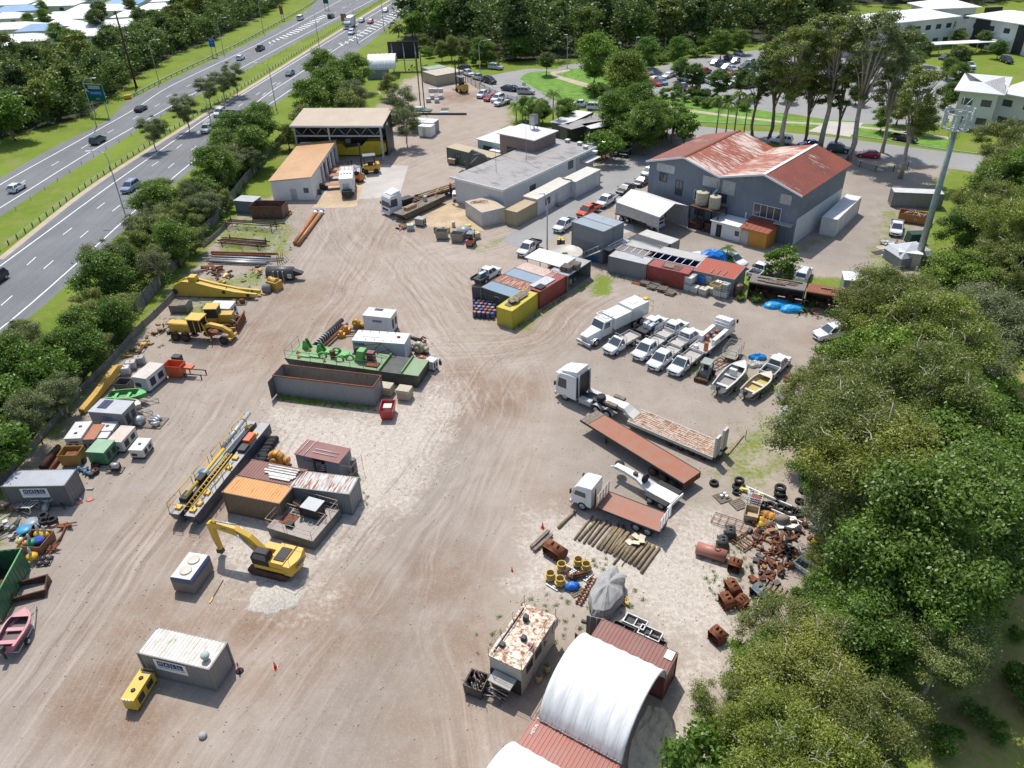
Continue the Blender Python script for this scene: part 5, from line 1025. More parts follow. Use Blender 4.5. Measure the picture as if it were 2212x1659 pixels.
def Qd(par,name,pts,k=.86,mat='glass',out=.012,kx=None):
 P=[VE(p)for p in pts];c=sum(P,VE())/4;nn=(P[1]-P[0]).cross(P[2]-P[1]).normalized()*out
 q=[c+(p-c)*k+nn for p in P];r=[p-nn*2.5 for p in q]
 MB().add(q+r,[(0,1,2,3),(7,6,5,4),(0,4,5,1),(1,5,6,2),(2,6,7,3),(3,7,4,0)]).bd(name,mat,par)
def Cb(par,xr,xf,xrt,xft,w,zb,zt,col,wt=.78,split=(.5,),black_roof=False):
 a=[(xr,-w,zb),(xf,-w,zb),(xf,w,zb),(xr,w,zb)];tw=w*wt;b=[(xrt,-tw,zt-.06),(xft,-tw,zt-.06),(xft,tw,zt-.06),(xrt,tw,zt-.06)]
 c=[(xrt+.12,-tw*.86,zt),(xft-.12,-tw*.86,zt),(xft-.12,tw*.86,zt),(xrt+.12,tw*.86,zt)]
 MB().loft([a,b,c],sf=False).bd('cabin','car',par,col=col,bv=.03)
 Qd(par,'windscreen',[a[1],a[2],b[2],b[1]],.9);Qd(par,'rear_window',[a[3],a[0],b[0],b[3]],.82)
 cuts=[0]+list(split)+[1]if split else[0,1]
 for s in(0,1):
  A,B,C_,D=(a[0],a[1],b[1],b[0])if s==0 else(a[2],a[3],b[3],b[2])
  for i in RG(len(cuts)-1):
   t0,t1=(cuts[i],cuts[i+1])if s==0 else(1-cuts[i+1],1-cuts[i])
   f=lambda P,Q,t:VE(P).lerp(VE(Q),t)
   Qd(par,'side_window',[f(A,B,t0),f(A,B,t1),f(D,C_,t1),f(D,C_,t0)],.84)
def lights(par,xf,xr,w,zf,zr,dz=.16):
 for s in(-1,1):
  CX((xf,s*(w-.24),zf),(.1,.36,dz)).bd('headlight','lamp_clear',par);CX((xr,s*(w-.12),zr),(.08,.18,.26)).bd('tail_light','lamp_red',par)
def BL_(par,st,w,col,mat='car',name='body'):
 rings=[ring(x,w*k,z0,z1)for x,k,z0,z1 in st];return MB().loft(rings,sf=False).bd(name,mat,par,col=col,bv=.05)
def PG(par,xf,w,z):
 CX((xf,0,z),(.06,w*1.1,.2)).bk('grille',par);CX((xf+.02,0,z-.25),(.05,.42,.12)).wt('number_plate',par)
def mk_car(name,lbl,kind,col,cat='car',tray=None):
 t=T(name,lbl,cat);w=.93
 if kind=='sedan':
  BL_(t,[(-2.25,.86,.34,.72),(-2.15,.95,.24,.92),(-1.3,1,.22,.98),(.9,1,.22,.93),(1.9,.95,.22,.78),(2.2,.84,.3,.62)],.9,col);Cb(t,-1.9,1.05,-1.15,.15,.82,.92,1.42,col);lights(t,2.1,-2.2,.86,.66,.78);PG(t,2.17,.8,.5);wx=(1.35,-1.35);r=.32
 elif kind=='hatch':
  BL_(t,[(-1.95,.88,.34,.85),(-1.85,.97,.26,1.),(-.9,1,.24,1.02),(.8,1,.24,.98),(1.7,.95,.24,.84),(2.,.84,.3,.66)],.89,col);Cb(t,-1.88,1.05,-1.45,.25,.82,.98,1.5,col);lights(t,1.92,-1.92,.84,.72,.92);PG(t,1.98,.78,.5);wx=(1.25,-1.2);r=.32
 elif kind=='suv':
  BL_(t,[(-2.3,.9,.4,.95),(-2.2,.98,.32,1.12),(-1,1,.3,1.14),(1.05,1,.3,1.1),(2.05,.95,.3,.98),(2.35,.86,.38,.78)],.95,col);Cb(t,-2.2,1.2,-1.95,.4,.87,1.1,1.78,col,.82,(.28,.62));lights(t,2.26,-2.27,.9,.84,1.);PG(t,2.32,.85,.62);wx=(1.42,-1.38);r=.38
  m=MB();m.tube([(-1.7,-.62,1.84),(.2,-.62,1.84)],.025,5);m.gv('roof_rail',t);TU([(-1.7,.62,1.84),(.2,.62,1.84)],.025,5).gv('roof_rail',t)
 elif kind=='van':
  BL_(t,[(-2.4,.95,.35,1.2),(-2.3,1,.3,1.25),(1.3,1,.3,1.2),(2.2,.95,.3,1.05),(2.45,.86,.38,.8)],.95,col);Cb(t,-2.35,1.95,-2.2,1.,.92,1.18,1.95,col,.88,(.4,.72));lights(t,2.36,-2.37,.9,.85,1.1);PG(t,2.42,.8,.6);wx=(1.6,-1.5);r=.34
 else:
  cabx=-.55 if kind!='single' else.25
  BL_(t,[(cabx-.15,.96,.42,1.1),(cabx,1,.4,1.12),(1.15,1,.38,1.08),(2.35,.96,.38,.98),(2.62,.86,.42,.8)],.93,col)
  Cb(t,cabx-.1,1.55,cabx+.1,.72,.86,1.08,1.78,col,.82,(.46,)if kind!='single' else());lights(t,2.55,-2.62,.9,.82,.72);PG(t,2.6,.88,.66);wx=(1.72,-1.42);r=.39
  BX(-2.5,cabx,-.42,.42,.45,.62).dk('chassis',t)
  if kind=='pickup':
   m=MB();m.box(-2.6,cabx-.16,-.9,-.82,.5,1.12);m.box(-2.6,cabx-.16,.82,.9,.5,1.12);m.box(-2.6,-2.52,-.82,.82,.5,1.12);m.box(cabx-.24,cabx-.16,-.82,.82,.5,1.12);m.bd('tub','car',t,col=col);BX(-2.52,cabx-.24,-.82,.82,.62,.66).dk('tub_floor',t)
  else:
   xr,xf_=-2.75,cabx-.22;tcol,tz=(tray or('alloy',.85))[:2];tm={'alloy':'galv','black':'dkm','white':'wht'}[tcol]
   BX(xr,xf_,-.93,.93,tz-.06,tz).bd('tray','slab' if tcol!='black' else 'dkm',t)
   for nm,a in(('tray_side',(xr,xf_,-.96,-.92)),('tray_side',(xr,xf_,.92,.96)),('tailgate',(xr-.03,xr+.02,-.92,.92))):BX(*a,tz-.08,tz+.25).bd(nm,tm,t)
   m=MB();x=xf_
   m.tube([(x,-.9,tz),(x,-.9,1.82),(x,.9,1.82),(x,.9,tz)],.035,6);m.tube([(x,-.9,1.5),(x,.9,1.5)],.025,5);m.tube([(x,-.9,1.25),(x,.9,1.25)],.025,5);m.bd('headboard',tm if tcol!='black' else 'galv',t)
   for s in(-1,1):LA([(.47,-.13),(.47,.13)],12,axis='y',c=(-1.42,s*.78,.42)).dk('mudguard',t)
 for x in wx:
  for s in(-1,1):Wh(t,x,s*.92,r)
 for s in(-1,1):CX((.98,s*1.03,1.08 if kind in('sedan','hatch')else 1.22),(.12,.2,.16)).bd('mirror','car',t,col=col)
 return t
WH=(.72,.73,.74,0.);BK=(.015,.016,.018,0);DB=(.02,.035,.07,0);SV=(.42,.44,.46,0);RD=(.42,.02,.025,0);GY=(.09,.1,.11,0);BL=(.03,.09,.2,0);OR=(.6,.1,.02,0);LB=(.2,.33,.42,0);CR=(.6,.57,.48,0)
PRO={}
def car(kind,u,v,du,dv,kr,lbl,name=None,cat='car',gp=None,head=None,loc=None,yaw=None):
 key=kind
 p=G(u,v,.7)if loc is None else loc
 if yaw is None:q=G(u+du,v+dv,.7);yaw=AT2(q.y-p.y,q.x-p.x)
 nm=name or{'sedan':'parked_car','hatch':'parked_car','suv':'parked_car','van':'van','pickup':'ute','dual':'ute','single':'ute','dualb':'ute'}[kind]
 if cat=='car' and kind in('pickup','dual','single','dualb'):cat='ute'
 loc=VE((p.x,p.y,.012))
 if key not in PRO:
  k2='dual' if kind=='dualb' else kind
  PRO[key]=mk_car(nm,'x',k2,kr[:3],cat,('black',.85)if kind=='dualb' else None)
  t=PRO[key];t.location=loc;t.rotation_euler[2]=yaw;t['label']=lbl
  if gp:t['group']=gp
  return t
 t=dup(PRO[key],loc,yaw,lbl,None,recol={k:kr for k in('body','cabin','tub','mirror')})
 if 'group' in t and not gp:del t['group']
 if gp:t['group']=gp
 t['category']=cat;t.name=nm
 return t
HW1,HW2=(60,-34),(-60,42)
for k,u,v,d,c,lb in[('hatch',35,404,HW1,WH,'white hatchback driving away at the left edge of the highway'),('suv',211,302,HW1,(.05,.075,.09,0),'dark grey car driving away on the far carriageway'),('sedan',304,233,HW1,BK,'dark sedan half hidden by the narrow median tree'),('hatch',519,124,HW1,WH,'white car on the far carriageway beside the median tree clump'),('suv',281,403,HW2,(.25,.3,.42,0),'silver blue car driving towards the camera on the near carriageway'),('suv',474,243,HW2,WH,'white four wheel drive on the near carriageway behind the ladder ute'),('pickup',562,104,HW1,(.1,.11,.11,0),'dark grey ute on the far carriageway'),('van',649,39,HW1,WH,'small white van on the exit lane'),('suv',715,35,HW1,BK,'black car beside the hatched markings of the exit'),('hatch',833,22,HW2,(.5,.52,.62,0),'pale car farthest up the near carriageway'),('hatch',800,46,HW2,RD,'red car following the white lorry'),('hatch',781,44,HW2,LB,'pale blue car directly behind the white lorry'),('suv',759,69.5,HW2,WH,'white car in front of the white lorry'),('sedan',626,157,HW2,(.05,.08,.16,0),'dark blue car alone on the near carriageway'),('suv',-13,603,HW2,BK,'dark car just leaving at the left edge')]:
 car(k,u,v,d[0],d[1],c,lb,name='car')
for k,u,v,du,dv,c,lb in[('suv',1002,147.5,-20,-4,BK,'black car under the trees at the far street end'),('pickup',1009.5,157.5,20,6,WH,'white ute parked nose out beside the black car'),('pickup',1034.5,167,-20,-6,(.5,.56,.54,0),'pale green ute parked on the street bend'),('suv',1058,174,20,6,BK,'black car parked on the street bend by the fence'),('suv',1071,144.5,20,2,(.45,.45,.42,0),'silver four wheel drive across the roundabout'),('sedan',1099,190,20,3,DB,'dark blue car parked on the street, first of the pair'),('sedan',1112,191,20,3,BK,'black car parked on the street, second of the pair'),('suv',1136,197,20,1,(.4,.38,.33,0),'beige car parked at the street by the small sign'),('dual',1044,203,-20,10,WH,'white ute nearest the yellow container handler'),('hatch',1058,210.5,-20,8,RD,'red car between white ones in the dirt yard'),('suv',1075,212.5,-20,9,WH,'white car next to the red one in the dirt yard'),('single',1085.5,220,-20,6,WH,'white single cab ute at the right end of the dirt yard row'),('hatch',1225,226,16,9,WH,'white car beside the street behind the palms'),('pickup',1256,225,-20,-1,(.62,.68,.68,0),'pale ute parked beside the street behind the carports'),('hatch',1220,238,16,5,WH,'white car half hidden by the palms'),('suv',1288,231,20,1,WH,'white car half hidden by the thicket'),('suv',1282,306,-16,10,(.3,.33,.35,0),'grey car with bright roof behind the office corner'),('suv',1303,316,-18,12,(.02,.07,.14,0),'dark blue wagon parked behind the office'),('suv',1331,324,-15,13,(.28,.29,.3,0),'silver grey car next to the dark blue wagon'),('hatch',1352,328,-13,14,BK,'black hatchback beside the garden bed'),('sedan',1387,390,-22,12,(.04,.045,.06,0),'dark grey sedan in the drive, behind another dark one'),('sedan',1351,407,-22,12,(.04,.045,.06,0),'dark grey sedan in the drive nearest the portable offices'),('hatch',1402,370,-22,12,WH,'white car at the left corner of the big warehouse'),('pickup',1310,433,-24,15,WH,'white ute in the drive beside the grey shelter'),('pickup',1271,454,-24,13,OR,'orange ute parked behind the stacked containers'),('pickup',1220,485,-24,15,WH,'white ute at the corner of the stacked containers'),('dualb',1142,535,-24,19,WH,'white tray ute between the street lamp and the carport'),('suv',1688,302,-24,-3,WH,'white car behind the gum trees on the right street'),('sedan',1749,310,-24,1,(.03,.04,.15,0),'dark blue car behind the rusty roof ridge'),('suv',1811.5,321,24,2,(.06,.07,.1,0),'dark grey wagon parked at the right street'),('sedan',1876,332,-24,-2,(.6,.02,.06,0),'bright red sedan on the right street'),('pickup',1954,298,24,5,BK,'black ute parked on the lawn side of the right street'),('dual',1936.5,492,-2,24,WH,'old white ute facing the camera beside the skip bin'),('suv',1797,718,-26,5,WH,'white car with its nose poking out from under the tree'),('pickup',1676,790,20,-20,WH,'white ute with covered tub parked right of the boats'),('dualb',1052,593,26,-16,WH,'white tray ute with a blue white box parked behind the container cluster'),('single',1341,741,-30,17,WH,'white single cab tray ute beside the service truck, front row'),('dual',1400,752,-30,23,WH,'white dual cab ute, second in the front row'),('dual',1433,773,-30,24,WH,'white dual cab ute in the middle of the front row'),('single',1478,784,-30,24,WH,'white single cab ute at the right end of the front row'),('dualb',1408,703,30,-19,WH,'white ute with blue white boxes on its black tray, rear row'),('dual',1453,712,30,-19,WH,'white ute facing away with empty grey tray, middle of the rear row'),('dual',1483,731,30,-20,WH,'white ute facing away nearest the crane truck, rear row')]:
 car(k,u,v,du,dv,c,lb,name='ute' if k in('pickup','dual','single','dualb')else 'parked_car')
def on_tray(u,v,lb,cat,n,kr,sz,z=.87,yaw=0.):
 p=G(u,v,z);t=T(n,lb,cat,p,yaw);return t
yu=(lambda a,b:AT2((b-a).y,(b-a).x))(G(1408,703),G(1438,684))
for u,v,lb in((1400,703,'white toolbox on the ute tray, rear of the pair'),(1410,708,'blue and white toolbox on the ute tray, front of the pair'),(1043,596,'blue and white toolbox on the tray behind the container cluster')):
 t=T('toolbox',lb,'toolbox',G(u,v,.87),yu);BX(-.8,.8,-.25,.25,0,.6).wt('body',t);BX(-.7,.7,-.27,-.25,.08,.5).bd('front_panel','pls',t,col=(.05,.25,.45));MB().prism([(-.27,.6),(.27,.6),(0,.74)],-.82,.82,'x').wt('lid',t)
CPX=[(1361,163),(1395,170),(1410,172),(1416,178),(1430,176),(1443,162),(1466,161),(1475,168),(1486,149),(1501,150),(1513,155),(1545,134),(1556,140),(1569,144),(1582,148),(1576,125),(1588,131),(1597,114),(1552,159),(1618,136),(1578,166),(1611,165),(1590,174),(1513,173),(1537,176),(1473,188),(1498,192),(1521,198),(1575,184),(1822,145),(1934,149),(1955,147),(1930,208),(1950,203),(2092,141),(2175,130),(2090,160),(1971,110),(2040,122),(1945,178)]
r5=RR(5);CC=[WH,WH,WH,BK,SV,DB,GY,RD,LB,BL,(.35,.38,.4,0),(.03,.04,.05,0)]
for i,(u,v)in EN(CPX):car(r5.choice(['sedan','hatch','suv','suv','pickup']),u,v,14*r5.choice([-1,1]),5,r5.choice(CC),'car parked in the big car park behind the lawn',cat='car',name='parked_car',gp='cars in the big car park')
for(a,b)in[((1655,128),(1800,120)),((1660,140),(1810,140)),((1660,152),(1800,158)),((1655,165),(1820,178)),((1660,180),(1830,196)),((1680,196),(1840,212)),((1850,165),(1960,172)),((1860,190),(1925,196)),((1850,120),(1950,118)),((1610,150),(1650,160)),((1600,185),(1650,198)),((1690,108),(1800,106)),((1345,172),(1385,182)),((1400,160),(1430,158)),((1520,160),(1545,165)),((1840,140),(1900,142))]:
 p,q=G(*a),G(*b);n=int((q-p).length/3.);dirv=(q-p).normalized();yw=AT2(dirv.y,dirv.x)+PI/2
 for i in RG(n):
  if r5.random()<.86:car(r5.choice(['sedan','hatch','suv','suv','pickup']),0,0,0,0,r5.choice(CC),'car parked in the rows behind the gum trees',gp='cars in the rows behind the gums',loc=p+dirv*3.*i,yaw=yw+r5.choice([0,PI]),name='parked_car',cat='car')
t=car('dual',448,277,-60,45,WH,'white tradesman ute with ladders on its roof rack on the near carriageway',name='ute');m=MB()
for y in(-.5,-.1,.35):m.tube([(-2.6,y,2.15),(1.6,y,2.15)],.05,5)
m.wt('ladder',t);m=MB();
for x in(-2.3,-.6,1.):m.tube([(x,-.8,1.1),(x,-.8,2.08),(x,.8,2.08),(x,.8,1.1)],.03,5)
m.gv('roof_rack',t)
def CO_(par,x,col=(.72,.73,.74),w=1.2,h=2.6,l=2.,z0=.55,sleeper=0.,visor=True,name='cab'):
 prof=[(x-sleeper,z0),(x+l-.05,z0),(x+l,z0+.9),(x+l-.28,z0+h-.55),(x+l-.65,z0+h-.15),(x+.3,z0+h),(x-sleeper,z0+h)]
 o=MB().prism([(a,b)for a,b in prof],-w,w,'y').bd(name,'car',par,col=col,bv=.06)
 a=VE((x+l-.005,0,z0+.95));b=VE((x+l-.29,0,z0+h-.62));
 Qd(par,'windscreen',[(a.x,-w,a.z),(a.x,w,a.z),(b.x,w,b.z),(b.x,-w,b.z)],.88)
 for s in(-1,1):
  q=[(x+.55,s*w,z0+1.),(x+l-.25,s*w,z0+1.),(x+l-.45,s*w,z0+h-.7),(x+.55,s*w,z0+h-.7)]
  Qd(par,'side_window',q if s<0 else q[::-1],.92)
  CX((x+l-.05,s*(w+.16),z0+1.4),(.12,.22,.5)).dk('mirror',par);CX((x+l-.02,s*(w-.3),z0+.2),(.1,.4,.2)).bd('headlight','lamp_clear',par)
 CX((x+l-.02,0,z0+.55),(.1,w*1.3,.34)).bk('grille',par);CX((x+l+.02,0,z0-.05),(.24,w*2,.34)).bd('bumper','car',par,col=tuple(c*.9 for c in col))
 return o
def TW(par,xs,r=.5,w=1.2,dual=()):
 for x in xs:
  for s in(-1,1):Wh(par,x,s*w,r,.3 if x not in dual else.6,'galv',False)
def twopt(a,b,za=0.,zb=None):
 p,q=G(*a,za),G(*b,za if zb is None else zb);d=q-p;return VE((p.x,p.y,0)),AT2(d.y,d.x),math.hypot(d.x,d.y)
def place(t,P,yaw):t.location=P;t.rotation_euler[2]=yaw
p=G(757,60,0);t=T('lorry','white box lorry driving towards the camera on the near carriageway','lorry',p,(lambda q:AT2((q-p).y,(q-p).x))(G(697,102)));CO_(t,2.6,h=2.3,l=1.8);BX(-4.4,2.45,-1.25,1.25,.9,3.9).bd('cargo_box','wht',t,bv=.04);BX(-4.3,3.5,-.5,.5,.5,.85).dk('chassis',t);TW(t,(-3,-1.8,3.6))
P,yw,L=twopt((1575,985),(1215,815),0.);L=21.
nose=G(1213,838,.5);tail=G(1563,985,.5);d=tail-nose;yw=AT2(-d.y,-d.x);LL=math.hypot(d.x,d.y)
t=T('prime_mover','white prime mover with sleeper cab and black rear wall','truck',(nose.x,nose.y,0),yw)
CO_(t,-2.15,w=1.25,h=3.,l=2.1,z0=.6,sleeper=.7);BX(-2.95,-2.87,-1.2,1.2,.9,3.5).dk('rear_wall',t)
MB().loft([[(-2.8,-1.1,3.6),(-.5,-1.,3.6),(-.5,1.,3.6),(-2.8,1.1,3.6)],[(-2.8,-1.1,4.2),(-1.6,-.95,3.95),(-1.6,.95,3.95),(-2.8,1.1,4.2)]],sf=False).bd('wind_deflector','car',t,col=(.72,.73,.74));CX((-.25,0,3.2),(.5,2.3,.08)).bd('sun_visor','car',t,col=(.6,.65,.68))
for s in(-1,1):TU([(-3.1,s*1.05,1),(-3.1,s*1.05,3.9)],.09).gv('exhaust_stack',t)
BX(-7.6,-1,-.42,.42,.75,1.).dk('chassis',t);TW(t,(-1.35,-5.5,-6.9),.52,1.22)
for x in(-5.5,-6.9):
 for s in(-1,1):MB().loft([[(x+.66*MC(a),s*.75,.52+.66*MS(a))for a in[PI*k/8 for k in RG(9)]],[(x+.66*MC(a),s*1.25,.52+.66*MS(a))for a in[PI*k/8 for k in RG(9)]]],cap=False,closed=False).gv('mudguard',t)
BX(-4.7,-3.2,-1.2,-.6,.55,1.15).gv('fuel_tank',t);BX(-4.7,-3.2,.6,1.2,.55,1.15).gv('fuel_tank',t)
t=T('low_loader','low loader trailer with rusty white deck and two raised ramps','trailer',(nose.x,nose.y,0),yw)
x0=-9.6;x1=-LL+.6
m=MB();m.box(x1,x0,-1.35,1.35,.78,.92);m.bd('deck','paint_deck',t,col=(.68,.62,.5),ru=.66);m=MB()
for i in RG(9):
 y=-1.2+i*.3;m.box(x1,x0,y-.02,y+.02,.92,.97)
for i in RG(11):xx=x1+(x0-x1)*i/10;m.box(xx-.05,xx+.05,-1.36,1.36,.6,.95)
m.bd('deck_rib','pt',t,col=(.6,.52,.4),ru=.55)
for s in(-1,1):BX(x1,x0,s*1.36-.04,s*1.36+.04,.62,.97).bd('side_rail','pt',t,col=(.62,.6,.55),ru=.35)
MB().loft([[(x,-w_,z-.22),(x,w_,z-.22),(x,w_,z+.12),(x,-w_,z+.12)]for x,w_,z in((-9.9,.75,.85),(-9.2,.7,1.15),(-8.6,.6,1.55),(-7.6,.55,1.6),(-5.6,.5,1.5),(-5.,.35,1.4))],sf=False).bd('gooseneck','pt',t,col=(.66,.64,.6),ru=.15)
for y in(-.62,.62):CX((-7.2,y*1.3,1.72),(1.3,.5,.3)).bd('toolbox','wdo',t)
for k in(0,1):LA([(.22,-.12),(.48,-.13),(.52,0),(.48,.13),(.22,.12)],18,c=(-5.6,.4,1.55+.28*k)).bd('spare_wheel','rub',t)
for i in RG(4):
 for s in(-1,1):Wh(t,x1+1.+i*1.25,s*1.3,.4,.5,'rsd',False)
 for s in(-1,1):MB().loft([[(x1+1.+i*1.25+.55*MC(a),s*1.,.42+.5*MS(a))for a in[PI*k/8 for k in RG(9)]],[(x1+1.+i*1.25+.55*MC(a),s*1.42,.42+.5*MS(a))for a in[PI*k/8 for k in RG(9)]]],cap=False,closed=False).bd('mudguard','pt',t,col=(.6,.58,.54),ru=.3)
for s in(-1,1):
 m=MB();m.box(x1-.25,x1,s*.78-.42,s*.78+.42,.8,3.2);m.box(x1-.32,x1-.25,s*.78-.3,s*.78+.3,1.,3.);m.bd('ramp','pt',t,col=(.55,.55,.53),ru=.28)
BX(x1-.4,x1,-1.3,1.3,.5,.75).dk('rear_beam',t)
a,b=G(1262,900,1.45),G(1284,882+6,1.45);c_=G(1515,1040,1.45)
n1=G(1272,897,1.45);tl=G(1500,1035,1.45);d=tl-n1;yf=AT2(-d.y,-d.x);LF=13.6
t=T('flat_trailer','flat top semi trailer with rust red steel deck and grey timber nose','trailer',(n1.x,n1.y,0),yf)
BX(-LF,-1.1,-1.25,1.25,1.36,1.46).bd('deck','paint_deck',t,col=(.33,.11,.05),ru=.45);BX(-1.08,0,-1.25,1.25,1.38,1.5).bd('nose_planks','wdo',t)
for s in(-1,1):BX(-LF,0,s*1.27-.03,s*1.27+.03,1.25,1.5).dk('coaming_rail',t)
m=MB();m.box(-LF+.2,-.5,-.5,-.36,.95,1.35);m.dk('chassis_beam',t);BX(-LF+.2,-.5,.36,.5,.95,1.35).dk('chassis_beam',t);BX(-8,-6.6,-1.2,-.9,.6,1.2).gv('side_box',t);BX(-LF-.06,-LF,-1.25,1.25,.8,1.35).rt('rear_panel',t)
for x in(-LF+1.2,-LF+2.5,-LF+3.8):
 for s in(-1,1):Wh(t,x,s*1.22,.5,.5,'rsd',False)
for s in(-1,1):BX(-3.4,-3.25,s*.8-.08,s*.8+.08,.05,1.3).dk('support_leg',t)
n1=G(1243,1063,.8);tl=G(1425,1128,1.1);d=tl-n1;yt=AT2(-d.y,-d.x);LT_=math.hypot(d.x,d.y)
n1=n1-VE((MC(yt),MS(yt),0))*.1
t=T('tray_truck','white cab truck with rust red steel tray and slatted end gates','truck',(n1.x,n1.y,0),yt);CO_(t,-2.1,w=1.1,h=2.3,l=2.1,z0=.6)
logo(t,'HALL',-1.25,-1.13,1.15,.14,col=(.02,.02,.04));LT_=8.9
BX(-LT_,-2.75,-1.25,1.25,1.12,1.2).bd('tray','paint_deck',t,col=(.34,.125,.07),ru=.35);m=MB();m.box(-LT_,-2.2,-.42,.42,.7,1.1);m.dk('chassis',t)
for nm,x in(('headboard',-2.72),('tail_gate',-LT_+.05)):
 m=MB();
 for y in(-1.2,-.6,0,.6,1.2):m.box(x-.05,x+.02,y-.04,y+.04,1.2,2.5)
 for i in RG(6):m.box(x-.02,x+.03,-1.27,1.27,1.28+i*.22,1.4+i*.22)
 m.bd(nm,'wht' if nm!='headboard' else 'pt',t,**({}if nm!='headboard' else dict(col=(.6,.52,.44),ru=.3)))
for s in(-1,1):BX(-LT_,-2.75,s*1.27-.03,s*1.27+.03,1.05,1.24).dk('side_rail',t)
TW(t,(-1.2,-6.6,-7.7),.48,1.12);BX(-5.4,-4.4,-1.2,-.7,.55,1.).bd('side_box','pls',t,col=(.05,.13,.35));TU([(-2.4,.9,1),(-2.4,.9,3)],.07).rd('exhaust',t)
n1=G(1330,1012,1.);tl=G(1450,1075,1.);d=tl-n1;yd=AT2(-d.y,-d.x);LD=math.hypot(d.x,d.y)+.4
t=T('trailer_dolly','white gooseneck dolly with black mudguards behind the tray truck','trailer',(n1.x,n1.y,0),yd)
MB().loft([[(-x,-w_,z-.2),(-x,w_,z-.2),(-x,w_,z+.12),(-x,-w_,z+.12)]for x,w_,z in((0,.3,1.4),(1.2,.34,1.45),(2.6,.42,1.35),(3.6,.6,1.1),(4.1,.7,.95),(LD,.75,.9))],sf=False).bd('frame','pt',t,col=(.68,.68,.66),ru=.06)
for s in(-1,1):
 BX(-LD+.1,-4.2,s*1.05-.32,s*1.05+.32,.98,1.06).bk('mudguard',t)
 for x in(-LD+.8,-LD+2.):Wh(t,x,s*1.1,.44,.5,'galv',False)
BX(-LD-.1,-LD,-1.3,1.3,.6,.95).wt('rear_beam',t)
for z in(1.3,1.):LA([(.2,-.13),(.44,-.13),(.48,0),(.44,.13),(.2,.13)],16,c=(-.1,-.5,z)).bd('spare_wheel','rub',t)
TU([(-.3,.3,1.4),(-.1,.9,1.9)],.1).wt('arm',t);LA([(.3,-.12),(.48,-.12),(.48,.12),(.3,.12)],14,axis='x',c=(-3.4,0,1.7)).bd('spare_tyre','rub',t);BX(-3.1,-2.95,-.75,-.55,.1,1.2).wt('support_leg',t);BX(-2.5,-2.1,-.15,.15,1.45,1.75).dk('hydraulic_unit',t)
n1=G(1262,738,.6);tl=G(1376,683,.6);d=tl-n1;ys=AT2(-d.y,-d.x)
t=T('service_truck','large white bonneted service truck with box body and yellow rear rails','truck',(n1.x,n1.y,0),ys)
MB().loft([[(-2.1,-1.,.6),(-2.1,1.,.6),(-2.1,.85,1.85),(-2.1,-.85,1.85)],[(-.9,-.95,.55),(-.9,.95,.55),(-.9,.7,1.65),(-.9,-.7,1.65)],[(0,-.6,.55),(0,.6,.55),(0,.5,1.4),(0,-.5,1.4)]],sf=False).bd('bonnet','car',t,col=(.72,.73,.74),bv=.06)
CX((.02,0,1.05),(.08,.9,.6)).gv('grille',t);CX((.1,0,.5),(.3,2.3,.4)).bd('bumper','galv',t,bv=.04)
for s in(-1,1):
 MB().loft([[(-.95+.68*MC(a),s*.62,.55+.62*MS(a))for a in[PI*k/8 for k in RG(9)]],[(-.95+.64*MC(a),s*1.2,.52+.58*MS(a))for a in[PI*k/8 for k in RG(9)]]],cap=False,closed=False).bd('mudguard','car',t,col=(.72,.73,.74));CX((-.35,s*.85,.95),(.2,.3,.2)).bd('headlight','lamp_clear',t)
a=[(-3.9,-1.05,.8),(-2.1,-1.05,.8),(-2.1,1.05,.8),(-3.9,1.05,.8)];b=[(-3.9,-1.05,1.8),(-2.1,-1.05,1.8),(-2.1,1.05,1.8),(-3.9,1.05,1.8)];c=[(-3.9,-.98,2.75),(-2.55,-.95,2.7),(-2.55,.95,2.7),(-3.9,.98,2.75)]
MB().loft([a,b,c],sf=False).bd('cab','car',t,col=(.72,.73,.74),bv=.05);Qd(t,'windscreen',[b[1],b[2],c[2],c[1]],.88);Qd(t,'side_window',[(-3.5,-1.05,1.8),(-2.3,-1.05,1.8),(-2.6,-.98,2.55),(-3.5,-.98,2.55)],.9);Qd(t,'side_window',[(-2.3,1.05,1.8),(-3.5,1.05,1.8),(-3.5,.98,2.55),(-2.6,.98,2.55)],.9)
m=MB();m.tube([(-4.1,-.95,3.1),(-3.,-.95,3.1),(-2.9,.95,3.1),(-4.1,.95,3.1),(-4.1,-.95,3.1)],.07,6);m.wt('bull_rack',t)
BX(-7.2,-4.2,-1.25,1.25,1.15,2.75).bd('tool_body','car',t,col=(.7,.7,.68),bv=.06);BX(-10.4,-7.28,-1.25,1.25,1.15,3.).bd('tool_body','car',t,col=(.66,.65,.6),bv=.06);logo(t,'HALL',-5.4,-1.262,2.,.5)
BX(-11,-2,-.45,.45,.75,1.1).dk('chassis',t);TW(t,(-.95,-7.9,-9.2),.52,1.2);m=MB()
for y in(-1.2,0,1.2):m.tube([(-10.5,y,1.2),(-11.3,y,1.2),(-11.3,y,2.7),(-10.5,y,2.9)],.035,5)
for z in(1.9,2.7):m.tube([(-11.3,-1.2,z),(-11.3,1.2,z)],.035,5)
m.bd('rear_rail','pt',t,col=(.65,.42,.08));LA([(.42,0),(.45,.1),(.05,.14)],14,c=(-10.6,.5,3.)).bd('hose_reel','pt',t,col=(.7,.5,.08));BX(-9.2,-8.2,-.4,.4,3.,3.06).wt('hatch',t)
n1=G(1572,708,.6);tl=G(1508,762,.6);d=tl-n1;ys=AT2(-d.y,-d.x)
t=T('crane_truck','small white truck facing away with tool bins and drums in its tray','truck',(n1.x,n1.y,0),ys);LC=d.length+.2
CO_(t,-1.8,w=1.,h=2.1,l=1.8,z0=.55);BX(-LC,-2.1,-1.1,1.1,.85,.95).bd('tray','slab',t)
